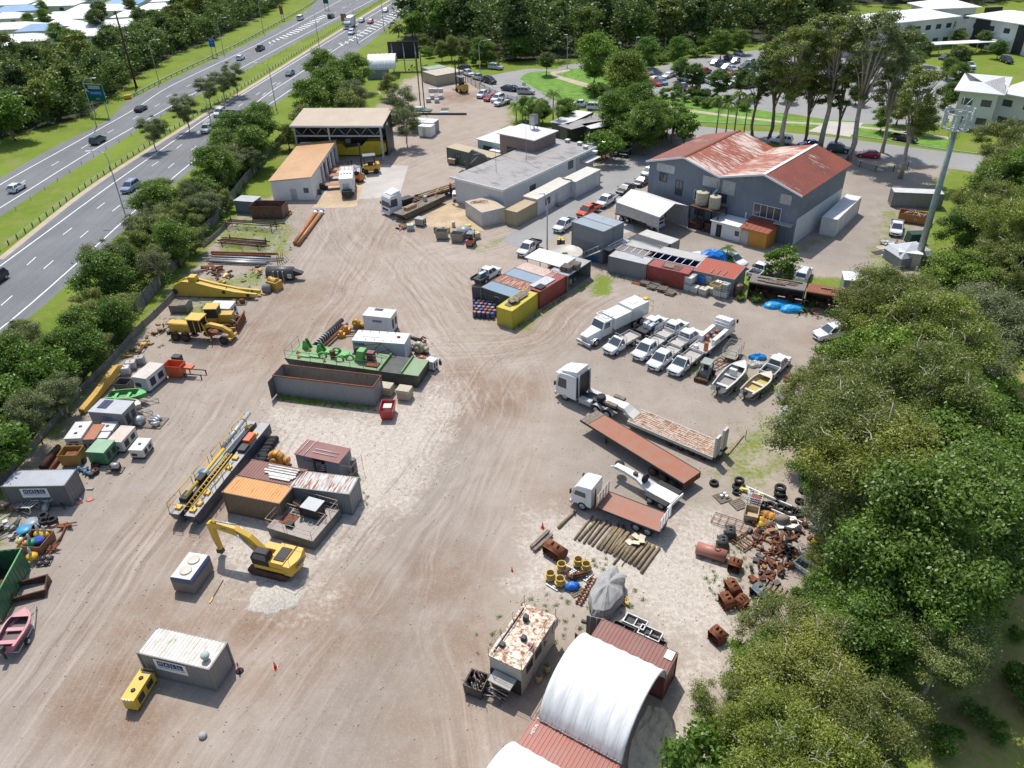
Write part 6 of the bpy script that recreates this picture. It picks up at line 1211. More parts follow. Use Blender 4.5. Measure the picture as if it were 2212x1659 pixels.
for s in(-1,1):BX(-LC+2.2,-2.2,s*.88-.24,s*.88+.24,.95,1.75).wt('tool_bin',t)
logo(t,'HALL',-3.8,-1.14,1.35,.3)
for s in(-1,1):BX(-LC,-LC+2.2,s*1.1-.03,s*1.1+.03,.9,1.15).wt('side_board',t)
BX(-LC-.05,-LC,-1.1,1.1,.9,1.15).wt('tailgate',t);m=MB();m.tube([(-2.1,-1,.95),(-2.1,-1,2.3),(-2.1,1,2.3),(-2.1,1,.95)],.05,5);m.tube([(-2.1,-1,1.9),(-2.1,1,1.9)],.04,5);m.wt('headboard',t)
BX(-LC,-1,-.4,.4,.5,.8).dk('chassis',t);TW(t,(-1,-LC+1.4),.4,1.)
for i,(x,y,c_)in EN([(-3.,0,(.25,.08,.06)),(-3.8,.25,(.22,.1,.08)),(-4.2,-.3,(.3,.3,.3)),(-4.9,.3,(.25,.09,.06))]):LA([(.26,0),(.28,.05),(.28,.6),(.24,.66)],12,c=(x,y,.95)).bd('loaded_drum','pt',t,col=c_)
BX(-LC+.3,-LC+.8,.3,.8,.95,1.35).wt('loaded_box',t);BX(-LC+.5,-LC+.75,-.95,-.5,.95,2.1).bd('orange_jack','pt',t,col=(.6,.16,.04))
p=G(1424,487,1.2);t=T('truck','white cab over truck standing under the grey shelter','truck',VE((p.x,p.y,0)),(lambda q:AT2((q-G(1331,455)).y,(q-G(1331,455)).x))(G(1425,482)));CO_(t,-1.6,w=1.15,h=2.2,l=1.9,z0=.65);BX(-8,-1.9,-1.2,1.2,1.,1.2).dk('tray',t);TW(t,(-.6,-5.5,-6.7),.48,1.1);t.location+=VE((.2,1.2,0))
n1=G(833,456,.8);tl=G(985,408,.8);d=tl-n1;ys=AT2(-d.y,-d.x)
t=T('prime_mover','white sleeper cab truck loaded with long timbers beside the office','truck',(n1.x,n1.y,0),ys);CO_(t,-2.4,w=1.25,h=3.1,l=2.4,z0=.6,sleeper=.3);TW(t,(-1.4,-5,-6.3,-14,-15.2),.5,1.22);BX(-17,-2.6,-.5,.5,.8,1.2).dk('chassis',t)
MB().loft([[(-2.6,-1.1,3.7),(-.8,-1.,3.7),(-.8,1.,3.7),(-2.6,1.1,3.7)],[(-2.6,-1.1,4.1),(-1.6,-.95,3.95),(-1.6,.95,3.95),(-2.6,1.1,4.1)]],sf=False).bd('wind_deflector','car',t,col=(.72,.73,.74))
BX(-17,-6.4,-1.25,1.25,1.22,1.35).rd('deck',t);BX(-5.6,-3.4,-.9,.6,1.25,2.).dk('loader_crane',t)
t2=T('timber_load','long pale timbers loaded on the truck beside the office','timber',(n1.x,n1.y,0),ys);m=MB()
for i in RG(6):m.box(-17,-7-.4*(i%3),-1.1+i*.38,-.85+i*.38,1.4+.1*(i%2),1.65+.1*(i%2))
m.bd('beam','wood',t2)
n1=G(750,440,.5);tl=G(754,378,.5);d=n1-tl;yv=AT2(d.y,d.x)
t=T('camper_trailer','tall white camper body with dark roof windows and roof frame beside the orange roofed shed','camper',(tl.x+d.x/2,tl.y+d.y/2,0),yv)
BX(-4,3.2,-1.25,1.25,.9,3.5).bd('body','wht',t,bv=.06);m=MB()
for i in RG(4):BX(.2,.75,-1.05+i*.55,-.62+i*.55,3.5,3.53).bd('roof_window','glass',t)
for x in(-3.6,-2.8,-2.,-1.2):m.tube([(x,-1.1,3.5),(x,-1.1,3.75),(x,1.1,3.75),(x,1.1,3.5)],.04,5)
for y in(-1.1,-.3,.5,1.1):m.tube([(-3.7,y,3.76),(-.9,y,3.76)],.03,5)
m.bd('roof_frame','pt',t,col=(.5,.3,.18));BX(-4,3.6,-1.1,1.1,.55,.9).dk('chassis',t);BX(2.2,3.15,1.25,1.27,1.6,2.9).bd('window','glass',t);BX(3.2,3.23,-.7,.5,1.,2.6).gv('door',t);TW(t,(-2.4,-1.2,1.8),.45,1.1);BX(3.25,4.4,-.9,.9,.5,1.5).dk('drawbar_box',t)
#YARD OBJECTS
def yd(u,v,du,dv,z=0):a,b=G(u,v,z),G(u+du,v+dv,z);return AT2(b.y-a.y,b.x-a.x)
def at(name,lbl,cat,u,v,z=0,d=None,gp=None,yaw=None,bz=None):
 p=G(u,v,z);p.z=z if bz is None else bz
 return T(name,lbl,cat,p,yaw if yaw is not None else(yd(u,v,*d)if d else 0),gp)
def Bx(A,B,H,z=0):
 a,b=G(*A,H),G(*B,H);d=b-a;return VE((a.x,a.y,z)),AT2(d.y,d.x),math.hypot(d.x,d.y)
def Gn(lbl,A,B,W,H,col,ru=.05,rfc=None,rrs=None,cat='generator',name='generator',vn=2,sign=None,bz=.25,spots=False,L=None,pho=0,gp=None):
 o,y,LL=Bx(A,B,H);L=L or LL;t=T(name,lbl,cat,o,y,gp)
 BX(0,L,0,W,bz,H-.04).bd('housing','pt',t,col=col,ru=ru,bv=.03)
 BX(-.03,L+.03,-.03,W+.03,H-.05,H+.02).bd('roof','pt',t,col=rfc or col,ru=ru if rrs is None else rrs)
 for yy in(.1,W-.2):BX(.02,L-.02,yy,yy+.12,0,bz).dk('skid',t)
 for i in RG(vn):x=L*(.12+.8*i/max(vn,1));BX(x,x+L*.25/max(1,vn)*1.6,-.015,0,H*.35,H*.62).dk('vent',t)
 m=MB();m.box(L,L+.012,W*.15,W*.42,H*.3,H*.8);m.dk('louvre',t);BX(L,L+.012,W*.58,W*.85,H*.35,H*.75).dk('louvre',t)
 for i in RG(pho):LA([(.16,0),(.17,.04),(.02,.05)],14,c=(L*.5,W*(.3+.4*i/max(1,pho-1))if pho>1 else W*.5,H+.02)).dk('filler_cap',t)
 if sign:logo(t,'HALL',L*.5,-.005,H*.74,sign)
 return t
def ibc(p,yaw,lbl,col=(.62,.64,.62),cage='galv',gp='liquid containers in front of the red containers',top=True):
 t=T('ibc_tank',lbl,'tank',p,yaw,gp);BX(-.55,.55,-.45,.45,.18,1.05).bd('bottle','pls',t,col=col,bv=.06);m=MB()
 for z in(.25,.5,.75,1.):m.tube([(-.6,-.5,z),(.6,-.5,z),(.6,.5,z),(-.6,.5,z),(-.6,-.5,z)],.014,4)
 for x in(-.6,-.2,.2,.6):
  for y in(-.5,.5):m.tube([(x,y,.15),(x,y,1.08)],.014,4)
 for y in(-.17,.17):
  for x in(-.6,.6):m.tube([(x,y,.15),(x,y,1.08)],.014,4)
 m.bd('cage',cage,t);m=MB();m.box(-.6,.6,-.5,.5,.12,.16)
 for y in(-.45,0,.37):m.box(-.6,.6,y,y+.08,0,.12)
 m.gv('pallet_base',t);LA([(.1,1.05),(.1,1.1),(.02,1.11)],10).bd('cap','pls',t,col=(.4,.05,.03));return t
def Pl(p,yaw,lbl,gp=None,mat='wdo',s=1.):
 t=T('wooden_pallet',lbl,'pallet',p,yaw,gp);m=MB()
 for i in RG(6):m.box(-.6,.6,-.58+i*.205,-.46+i*.205,.1,.125)
 for x in(-.58,-.05,.48):m.box(x,x+.1,-.58,.57,.02,.1)
 m.bd('slats',mat,t);t.scale=(s,)*3;return t
def Dr(p,lbl,col,top=None,gp=None,lie=False,s=1.):
 t=T('drum',lbl,'drum',p,rnd.uniform(0,6),gp);m=LA([(.27,0),(.29,.02),(.29,.28),(.305,.3),(.29,.32),(.29,.58),(.305,.6),(.29,.62),(.29,.86),(.27,.88)],18);m.bd('shell','pt',t,col=col,ru=.15)
 LA([(.265,.86),(.262,.885),(.02,.885)],18).bd('lid','pt',t,col=top or col,ru=.25);LA([(.04,.885),(.04,.91)],8,c=(.15,0,0)).gv('bung',t);t.scale=(s,)*3;return t
def Ty(p,lbl,r=.5,w=.25,yaw=0,gp=None,tilt=0,mat='rub',rimm=None,name='tyre',cat='tyre'):
 m=LA([(r*.55,-w/2),(r*.95,-w/2),(r,-w*.3),(r,w*.3),(r*.95,w/2),(r*.55,w/2),(r*.52,0),(r*.55,-w/2)],22,c=(0,0,w/2))
 m.f=[f for f in m.f if len(f)==4];m.sm=m.sm[:len(m.f)];m.mi=m.mi[:len(m.f)]
 o=m.bd(name,mat,None);o.location=p;o.rotation_euler=(tilt,0,yaw);tg(o,lbl,cat,gp);return o
def cone(p,lbl,s=1.):
 t=T('traffic_cone',lbl,'traffic cone',p,.4);BX(-.19,.19,-.19,.19,0,.03).bd('base','pls',t,col=(.62,.09,.02));LA([(.14,.03),(.085,.3)],14).bd('lower_cone','pls',t,col=(.62,.06,.02));LA([(.085,.3),(.055,.48)],14).bd('reflective_band','pls',t,col=(.35,.36,.38));LA([(.055,.48),(.03,.66),(.02,.68)],14).bd('tip','pls',t,col=(.62,.06,.02));t.scale=(s,)*3;return t
def Sk(name,lbl,A,B,W,H,col,ru=.2,taper=.12,cat='bin',mat='pt',fill=None,L=None,z=0.):
 o,y,LL=Bx(A,B,H);L=L or LL;o.z=z;t=T(name,lbl,cat,o,y);k=taper
 lo,hi=[(k,k,.1),(L-k,k,.1),(L-k,W-k,.1),(k,W-k,.1)],[(0,0,H),(L,0,H),(L,W,H),(0,W,H)]
 hin,lin=[(.06,.06,H),(L-.06,.06,H),(L-.06,W-.06,H),(.06,W-.06,H)],[(k+.06,k+.06,.2),(L-k-.06,k+.06,.2),(L-k-.06,W-k-.06,.2),(k+.06,W-k-.06,.2)]
 MB().loft([lo,hi,hin,lin],sf=False).bd('shell',mat,t,col=col,ru=ru);m=MB()
 for x in(k+.1,L-k-.2):m.box(x,x+.12,k,W-k,0,.1)
 m.dk('skid',t)
 m=MB();m.tube([(0,0,H),(L,0,H),(L,W,H),(0,W,H),(0,0,H)],.035,5);m.bd('rim',mat if mat!='pt' else 'pt',t,col=tuple(c*.9 for c in col),ru=ru+.1)
 return t
def BT_(lbl,stern,bow,W,col,inner,deck,H=.75,trailer=True,name='boat',console=None,motor=True,z=.55,cat='boat'):
 a,b=G(*stern,z+H*.8),G(*bow,z+H*.8);d=b-a;L=math.hypot(d.x,d.y);t=T(name,lbl,cat,(a.x,a.y,z),AT2(d.y,d.x));N=12;outer=[];inn=[]
 for i in RG(N+1):
  x=L*i/N;k=i/N;w=W/2*(.82+.18*min(1,k*3))if k<.45 else W/2*MC(((k-.45)/.55)**1.6*PI/2*.98)+.02;sh_=H*(1+.18*k*k);kz=.12*k**3*H*3
  outer.append([(x,-w,sh_),(x,-w*.93,sh_*.55),(x,-w*.55,.12+kz),(x,0,kz),(x,w*.55,.12+kz),(x,w*.93,sh_*.55),(x,w,sh_)])
 MB().loft(outer,cap=False,closed=False).bd('hull','car' if col[0]>.5 else 'pt',t,col=col)
 m=MB();m.add([outer[0][i]for i in RG(7)],[tuple(RG(7))]);m.bd('transom','pt',t,col=col)
 gw=[];
 for r in outer:w=r[6][1];x,z_=r[0][0],r[0][2];wi=max(w-.16,.01);gw.append([(x,-w,z_),(x,-wi,z_+.03),(x,-wi,z_-.1)])
 MB().loft(gw,cap=False,closed=False).bd('gunwale','pt',t,col=deck);MB().loft([[(p[0],-p[1],p[2])for p in r]for r in gw],cap=False,closed=False).bd('gunwale','pt',t,col=deck)
 fl=[(r[0][0],-max(r[6][1]-.16,.01),H*.35+.02)for r in outer]+[(r[0][0],max(r[6][1]-.16,.01),H*.35+.02)for r in outer][::-1]
 MB().add(fl,[tuple(RG(len(fl)))[::1]]).bd('floor','pt',t,col=inner)
 ins=MB().loft([[(g[1][0],g[1][1],g[1][2]),(g[1][0],g[1][1],H*.35)]for g in gw],cap=False,closed=False);ins.loft([[(g[1][0],-g[1][1],g[1][2]),(g[1][0],-g[1][1],H*.35)]for g in gw],cap=False,closed=False);ins.bd('inner_side','pt',t,col=inner)
 k0=int(N*.78);fd=[(r[0][0],-max(r[6][1]-.05,.01),r[0][2]+.02)for r in outer[k0:]]+[(r[0][0],max(r[6][1]-.05,.01),r[0][2]+.02)for r in outer[k0:]][::-1]
 MB().add(fd,[tuple(RG(len(fd)))]).bd('foredeck','pt',t,col=deck)
 for x in(L*.12,L*.45):BX(x,x+.35,-W*.36,W*.36,H*.62,H*.7).bd('thwart','pt',t,col=deck)
 if console:BX(L*.5,L*.5+.6,-.4,.4,H*.35,H+.5).wt('console',t);BX(L*.5+.5,L*.5+.55,-.4,.4,H+.5,H+.8).bd('screen','glass',t)
 if motor:m=MB();m.cbox((-.25,0,H*.95),(.4,.35,.55));m.bd('outboard_motor','dkm',t,bv=.05);BX(-.35,-.22,-.06,.06,-.3,H*.7).dk('motor_leg',t)
 if trailer:
  q=T('boat_trailer','galvanised trailer under the '+lbl,'trailer',t.location-VE((0,0,z)),t.rotation_euler[2]);m=MB();w=W*.42
  m.tube([(L*.02,-w,.42),(L*.7,-w,.42),(L+1.1,0,.42)],.05,5);m.tube([(L*.02,w,.42),(L*.7,w,.42),(L+1.1,0,.42)],.05,5)
  for x in(.1,L*.35,L*.68):m.tube([(x,-w,.42),(x,w,.42)],.04,5)
  m.gv('frame',q)
  for s in(-1,1):Wh(q,L*.32,s*(W*.5+.08),.3,.2,'galv',False)
  TU([(L+1.,0,.02),(L+1.,0,.5)],.04,6).gv('jockey_stand',q)
 return t
def Bk(lbl,u,v,d,W=1.4,R=.6,col=None,mat='rust',teeth=True,tilt=0.,gp=None,z=0):
 if col:mat='pt'
 t=at('excavator_bucket',lbl,'bucket',u,v,z+.4,d,gp,bz=z);n=12;arc=[]
 for k in RG(n+1):
  a=PI*.15+PI*1.15*k/n;arc.append((R*MC(a),R+R*MS(a)*.95))
 arc=[(R*1.3,R*1.75)]+arc+[(R*1.05,.05)]
 def rg(y,k=1.):return[(x*k,y,z_*k)for x,z_ in arc]
 m=MB();m.loft([rg(-W/2),rg(W/2)],cap=False,closed=False);o=m.bd('shell',mat,t,**(dict(col=col,ru=.3)if col else{}));sd=o.modifiers.new('s','SOLIDIFY');sd.thickness=.04
 for s in(-1,1):MB().prism([(x,z_)for x,z_ in arc],s*W/2-.02,s*W/2+.02,'y').bd('cheek',mat,t,**(dict(col=col,ru=.3)if col else{}))
 for s in(-1,1):m=MB();m.prism([(-R*.5,R*1.6),(R*.5,R*1.75),(R*.3,R*2.4),(-R*.1,R*2.4)],s*W*.16-.03,s*W*.16+.03,'y');m.bd('ear',mat,t,**(dict(col=col,ru=.3)if col else{}))
 if teeth:
  m=MB()
  for i in RG(5):y=-W/2+W*(i+.5)/5;m.box(R*.95,R*1.35,y-.05,y+.05,.03,.11)
  m.bd('teeth',mat,t,**(dict(col=col,ru=.3)if col else{}))
 return t
t=Gn('yellow steel skid box with three white caps beside the nearest container',(261,1510),(288,1514),2.55,1.35,(.62,.42,.03),.06,vn=0,name='skid_box',cat='equipment box',pho=2,bz=.2)
for i in RG(3):LA([(.07,0),(.07,.12),(.02,.13)],10,c=(.25+.22*i,-.04,1.3)).wt('white_cap',t)
BX(.25,1.1,2.2,2.5,1.36,1.4).dk('recess',t)
t=at('bollard','red plastic bollard on a dark base behind the nearest container','bollard',518,1450);LA([(.32,0),(.3,.08),(.1,.1)],8).bd('base','rub',t);LA([(.07,.08),(.06,.95),(.02,1.)],12).bd('tube','pls',t,col=(.6,.05,.02));LA([(.072,.5),(.07,.68)],12).wt('band',t)
cone(G(595,1442),'red traffic cone alone on the bare dirt near the nearest container')
cone(G(1172,1140),'orange traffic cone left of the log stack');cone(G(1106,1233),'small dark topped cone left of the yellow pump rings',.7)
t=at('boulder','small round grey rock on the dirt at the bottom','rock',439,1591);LA([(.02,0),(.26,.05),(.3,.18),(.2,.32),(.03,.36)],9).bd('stone','ccr',t);
BT_('pink fibreglass dinghy with grey outboard at the left edge',(8,1400),(57,1316),1.95,(.52,.17,.21),(.12,.09,.085),(.62,.28,.31),motor=True,z=.5)
p=G(70,1278);t=T('rusty_stack','stack of rusty rectangular steel frames beside the green container','frame',p,yd(70,1278,60,-8))
for i in RG(4):
 m=MB();w,h=1.3,.95
 M_=Mx((0,0,.05+.16*i),.07*i)
 for a in((-w,w,-h,-h+.12),(-w,w,h-.12,h),(-w,-w+.12,-h+.12,h-.12),(w-.12,w,-h+.12,h-.12)):m.box(*a,0,.13,M_)
 m.rd('frame',t)
a=G(46,1184,2.4);b=G(16,1240,2.4);d=b-a;yg=AT2(-d.y,-d.x)
o=VE((a.x,a.y,0));t=T('open_top_container','dark green open topped container cut by the left edge','container',o+(d.normalized()*6.06),yg)
m=MB();m.corr(6.,2.2,.5,.05,MTN((.02,0,.15)));m.corr(6.,2.2,.5,.05,MTN((6.04,2.4,.15))@MRO(PI,4,'Z'));m.corr(2.4,2.2,.5,.05,MTN((6.04,0,.15))@MRO(PI/2,4,'Z'));m.bd('wall','pt',t,col=(.02,.13,.06),ru=.05)
m=MB();m.tube([(0,0,2.38),(6.06,0,2.38),(6.06,2.44,2.38),(0,2.44,2.38),(0,0,2.38)],.08,4);m.bd('rim','pt',t,col=(.12,.42,.14),ru=.1);BX(0,6,.05,2.4,.1,.2).rd('floor',t)
t=at('skid_box','long box on skids with blue stripe and two round hatches on its white roof','equipment box',366,1246,1.55,yaw=0);
o,y,L=Bx((366,1246.5),(412.5,1254),1.75);t.location=o;t.rotation_euler[2]=y;Wb=(G(450,1199,1.75)-G(412.5,1254,1.75)).length
BX(0,L,0,Wb,.15,1.2).bd('body','pt',t,col=(.19,.16,.15),ru=.3);MB().prism([(0,1.2),(L,1.2),(L,1.6),(L-.12,1.75),(.12,1.75),(0,1.6)],0,Wb,'y').bd('upper_body','pt',t,col=(.05,.08,.2),ru=.1);BX(.1,L-.1,.02,Wb-.02,1.75,1.78).bd('roof','pt',t,col=(.6,.6,.6),ru=.2)
for q in(.3,.72):LA([(.5,0),(.5,.08),(.42,.1),(.02,.1)],20,c=(L*.5,Wb*q,1.78)).bd('hatch','pt',t,col=(.6,.52,.42),ru=.3)
t=at('hand_tool','long steel rod with yellow grab end lying on the dirt','tool',470,1275,d=(34,-58));TU([(-1.1,0,.05),(1.1,0,.05)],.03,6).dk('rod',t);BX(-1.4,-.8,-.06,.06,.02,.1).bd('grip','pt',t,col=(.6,.4,.05))
p=G(592,1290);g2=np.random.default_rng(4);m=MB();rings=[]
for r,z in((2.5,-.12),(1.8,.04),(1.2,.22),(.7,.33),(.2,.4)):rings.append([(r*(1+.14*MS(3*a+r)+.07*MS(8*a))*MC(a)*1.1,r*.9*MS(a),z+.06*MS(7*a+r*3))for a in[2*PI*k/24 for k in RG(24)]])
m.loft(rings);tg(m.bd('gravel_heap','gravel' if 'gravel' in MT else Sm('gravel',(.46,.42,.36),.95,var=.3,scale=5,bump=.5),None,loc=p),'low heap of pale gravel in front of the excavator','heap')
ye=yd(600,1210,-100,-24);p=G(596,1222,.3);t=T('excavator','yellow tracked excavator with raised boom reaching to the left','excavator',(p.x,p.y,0),ye);YL=(.66,.4,.03)
for s in(-1,1):
 n=20;tr=[]
 prof=[(1.85*MC(a)*1.+(.55 if MC(a)>0 else-.55)*0,.42+.42*MS(a))for a in[]]
 pr=[(x,z)for x,z in[(-1.9,.2),(-1.75,.03),(1.75,.03),(2.1,.2),(2.2,.5),(2.05,.8),(1.75,.88),(-1.75,.88),(-2.05,.75),(-2.15,.45)]]
 MB().prism(pr,s*1.1-.28,s*1.1+.28,'y').rd('track',t)
BX(-1.2,1.2,-.85,.85,.4,.95).dk('undercarriage',t);LA([(.7,.95),(.7,1.1)],20).dk('slew_ring',t)
BX(-2.35,1.3,-1.32,1.32,1.12,1.55).bd('deck','pt',t,col=YL,ru=.05)
MB().loft([[(-2.9+.25*abs(MS(PI*k/8-PI/2))**2,-1.32+2.64*k/8,1.)for k in RG(9)]+[(-1.9,1.32,1.),(-1.9,-1.32,1.)],[(-2.9+.3*abs(MS(PI*k/8-PI/2))**2,-1.32+2.64*k/8,2.15)for k in RG(9)]+[(-1.9,1.32,2.15),(-1.9,-1.32,2.15)]],sf=False).bd('counterweight','pt',t,col=YL,ru=.04)
ct=MTN((-2.93,0,0))@MRO(-PI/2,4,'Z');logo(t,'HALL',0,0.,1.6,.32,M=ct)
BX(-1.85,-.3,-1.25,1.25,1.55,2.25).bd('engine_cover','pt',t,col=YL,ru=.05);BX(-1.75,-.7,-.75,.9,2.25,2.34).bk('grille',t);BX(-.3,1.25,-1.3,-.5,1.55,2.).bd('tool_deck','pt',t,col=YL)
MB().loft([[(-.35,.35,1.5),(1.45,.35,1.5),(1.45,1.32,1.5),(-.35,1.32,1.5)],[(-.35,.38,2.4),(1.55,.38,2.3),(1.55,1.3,2.3),(-.35,1.3,2.4)],[(-.3,.42,3.05),(1.1,.42,3.05),(1.1,1.25,3.05),(-.3,1.25,3.05)]],sf=False).bd('cab','black',t,bv=.04)
Qd(t,'windscreen',[(1.55,.38,2.3),(1.55,1.3,2.3),(1.1,1.25,3.05),(1.1,.42,3.05)],.86);Qd(t,'side_window',[(1.5,1.3,2.2),(-.3,1.32,2.2),(-.3,1.25,3.),(1.1,1.25,3.)],.86);BX(-.2,.9,.5,1.2,3.05,3.1).bk('cab_roof',t)
t.scale=(.9,)*3
bm=[(.7,0,1.8),(2.2,0,3.4),(3.6,0,4.),(5.9,0,4.2),(6.5,0,4.1)];br=[.28,.38,.42,.3,.2]
def PB(par,nm,pts,hs,w,col,ru=.06):
 r=[]
 for i,p in EN(pts):
  a=VE(pts[max(i-1,0)]);b=VE(pts[min(i+1,len(pts)-1)]);d=(b-a).normalized();nn=VE((-d.z,0,d.x));P=VE(p);h=hs[i]
  r.append([tuple(P+nn*h+VE((0,-w/2,0))),tuple(P+nn*h+VE((0,w/2,0))),tuple(P-nn*h+VE((0,w/2,0))),tuple(P-nn*h+VE((0,-w/2,0)))])
 return MB().loft(r,sf=False).bd(nm,'pt',par,col=col,ru=ru)
PB(t,'boom',bm,br,.55,YL);PB(t,'arm',[(5.7,0,4.7),(6.3,0,3.9),(6.2,0,2.3),(6.,0,.9)],[.2,.34,.26,.16],.4,YL)
TU([(3.2,.1,4.9),(5.6,.1,4.75)],.09).gv('hydraulic_ram',t)
for s in(-1,1):TU([(1.2,s*.42,1.9),(3.3,s*.42,4.1)],.09).gv('hydraulic_ram',t)
TU([(6.6,0,3.6),(6.45,0,1.4)],.08).gv('hydraulic_ram',t);CX((6.1,0,.65),(.6,.5,.45)).dk('coupler',t);m=MB()
for s in(-1,1):m.tube([(-2.6,s*1.2,2.2),(-2.6,s*1.2,3.1),(-.6,s*1.2,3.1),(-.6,s*1.2,2.3)],.025,5)
m.tube([(-2.6,-1.2,3.1),(-2.6,1.2,3.1)],.025,5);m.dk('handrail',t);Tx('HALL',.34,'lettering','pls',t,MTN((4.6,.285,4.15))@MRO(PI,4,'Z')@VERT,col=(.03,.05,.15));Tx('HALL',.34,'lettering','pls',t,MTN((-1.2,-1.33,1.32))@VERT,col=(.03,.05,.15))
A=G(367,1104,1.5);B=G(425,1112,1.5);C=G(583,915,1.5);dl=(C-B);Lp=dl.length;yp=AT2(dl.y,dl.x);Wp=2.75
t=T('pontoon','long dark pontoon with yellow handrails, yellow boom and grey suction pipe','pontoon',(B.x,B.y,0),yp);t.scale=(Lp/17.2,1,1);Lp=17.2
def Rl(par,pts,z0,h=1.05,post=1.6,col=(.66,.38,.03),r=.03,nm='handrail',mat='pt',ru=.1):
 m=MB();pts=[VE((*p,z0))for p in pts];up=VE((0,0,h));m.tube([p+up for p in pts],r,5);m.tube([p+up*.5 for p in pts],r*.8,4)
 for a,b in zip(pts,pts[1:]):
  n=max(1,int((b-a).length/post))
  for i in RG(n+1):q=a.lerp(b,i/n);m.tube([q,q+up],r,4)
 return m.bd(nm,mat,par,col=col,ru=ru)
for s,nm in((0,'right'),(1,'left')):MB().prism([(-.35 if s==0 else-.35,1.45),(Lp,1.45),(Lp,.3),(.2,.3)],s*1.62,s*1.62+1.1,'y').bd('hull','pt',t,col=(.035,.045,.075),ru=.12);BX(-.35,Lp,s*1.62+.02,s*1.62+1.08,1.45,1.5).bd('deck','pt',t,col=(.36,.36,.37),ru=.15)
BX(.3,Lp-.3,.4,1.,0,.3).bd('bearer','wdo',t);BX(.3,Lp-.3,1.9,2.5,0,.3).bd('bearer','wdo',t)
for x0,x1 in((-.2,4.6),(5.2,8.2),(8.9,13.2),(13.8,Lp-.1)):Rl(t,[(x0,2.68),(x1,2.68)],1.5,r=.045)
Rl(t,[(-.2,2.68),(-.2,1.7)],1.5);Rl(t,[(-.2,1.),(-.2,.05),(3.5,.05)],1.5);Rl(t,[(4.2,.05),(7.5,.05)],1.5,r=.045)
m=MB()
for y in(.75,1.25):m.tube([(.6,y,1.95),(9.6,y,2.2)],.07,6)
for i in RG(15):x=.9+i*.6;m.tube([(x,.75,1.97+.02*i),(x+.3,1.25,1.97+.02*i)],.035,4)
m.bd('yellow_ladder','pt',t,col=(.7,.44,.03));TU([(2.,2.05,1.9),(6.5,2.05,2.),(10.6,2.05,2.1)],.17,10).bd('yellow_pipe','pt',t,col=(.7,.46,.03));TU([(10.6,2.15,2.25),(17.2,2.15,2.6)],.24,14).gv('suction_pipe',t)
for x in(11.2,13.4,15.6):TU([(x,2.15,2.27+(x-10.6)*.053),(x+.12,2.15,2.28+(x-10.6)*.053)],.29,14).bd('pipe_clamp','pt',t,col=(.66,.4,.05))
CX((13.3,.55,1.85),(1.7,.7,.6)).bd('orange_winch_box','pt',t,col=(.6,.12,.03));CX((11.6,.5,1.7),(1.3,.8,.35)).dk('hydraulic_valves',t);LA([(.55,0),(.55,.06),(.05,.1)],20,c=(6.2,2.2,2.)).bd('blue_disc','pls',t,col=(.05,.25,.5));CX((5.2,2.,1.85),(1.4,.7,.7)).bd('black_box','black',t,bv=.08);CX((2.2,2.1,1.75),(1.5,.8,.5)).bd('black_box','black',t,bv=.08)
for x,y in((.5,.6),(.6,2.1),(3.4,.6),(1.6,.5),(8.,.5),(9.8,.6),(14.6,.6),(15.8,1.9)):CX((x,y,1.62),(.6,.55,.22)).bd('yellow_plate','pt',t,col=(.7,.44,.02))
A=G(575.5,1139.5,1.15);B=G(675.5,1169.5,1.15);C=G(728,1097,1.15);d=B-A;yb=AT2(d.y,d.x);Lb=d.length;Wb=(C-B).length;
t=T('work_barge','rusty decked work barge with cream handrails behind the excavator','barge',(A.x,A.y,0),yb);MB().prism([(0,1.1),(Lb,1.1),(Lb,.1),(.2,.1)],0,Wb,'y').bd('hull','pt',t,col=(.1,.1,.095),ru=.3);BX(0,Lb,0,Wb,1.1,1.16).bd('deck','pt',t,col=(.27,.24,.22),ru=.45)
CRM=(.58,.42,.3)
Rl(t,[(.05,.05),(1.9,.05)],1.16,col=CRM,ru=.3);Rl(t,[(2.2,.05),(Lb-.1,.05),(Lb-.1,2.4)],1.16,col=CRM,ru=.3);Rl(t,[(.05,.05),(.05,Wb-.1),(2.9,Wb-.1)],1.16,col=CRM,ru=.3);Rl(t,[(Lb-.1,3.),(Lb-.1,Wb-.1),(Lb-2.6,Wb-.1)],1.16,col=CRM,ru=.3);Rl(t,[(.4,2.6),(1.9,2.6)],1.16,.8,col=CRM,ru=.3);Rl(t,[(2.4,2.6),(Lb-.4,2.6)],1.16,.8,col=CRM,ru=.3)
CX((Lb*.62,Wb*.68,1.75),(1.5,1.3,1.1)).dk('engine_box',t);CX((Lb*.62,Wb*.68,2.34),(1.7,1.5,.06)).bd('engine_lid','pt',t,col=(.46,.48,.48),ru=.15);TU([(Lb*.1,Wb*.75,1.5),(Lb*.3,Wb*.7,1.5),(Lb*.42,Wb*.55,1.7),(Lb*.42,Wb*.5,2.5)],.14).rd('pipe',t);BX(.6,2.,.9,2.2,1.17,1.2).rt('hatch',t);CX((1.9,.9,1.4),(.7,.5,.35)).bk('bin',t);BX(Lb*.2,Lb*.75,Wb*.55,Wb*.95,1.17,1.19).rd('dark_well',t);
for i,(x,y)in EN([(1.3,2.4),(3.5,1.8)]):TU([(x+.25*MC(k*.9),y+.2*MS(k*.9),1.22+.01*k)for k in RG(16)],.025,4).bd('rope_coil','pls',t,col=(.25,.48,.42))
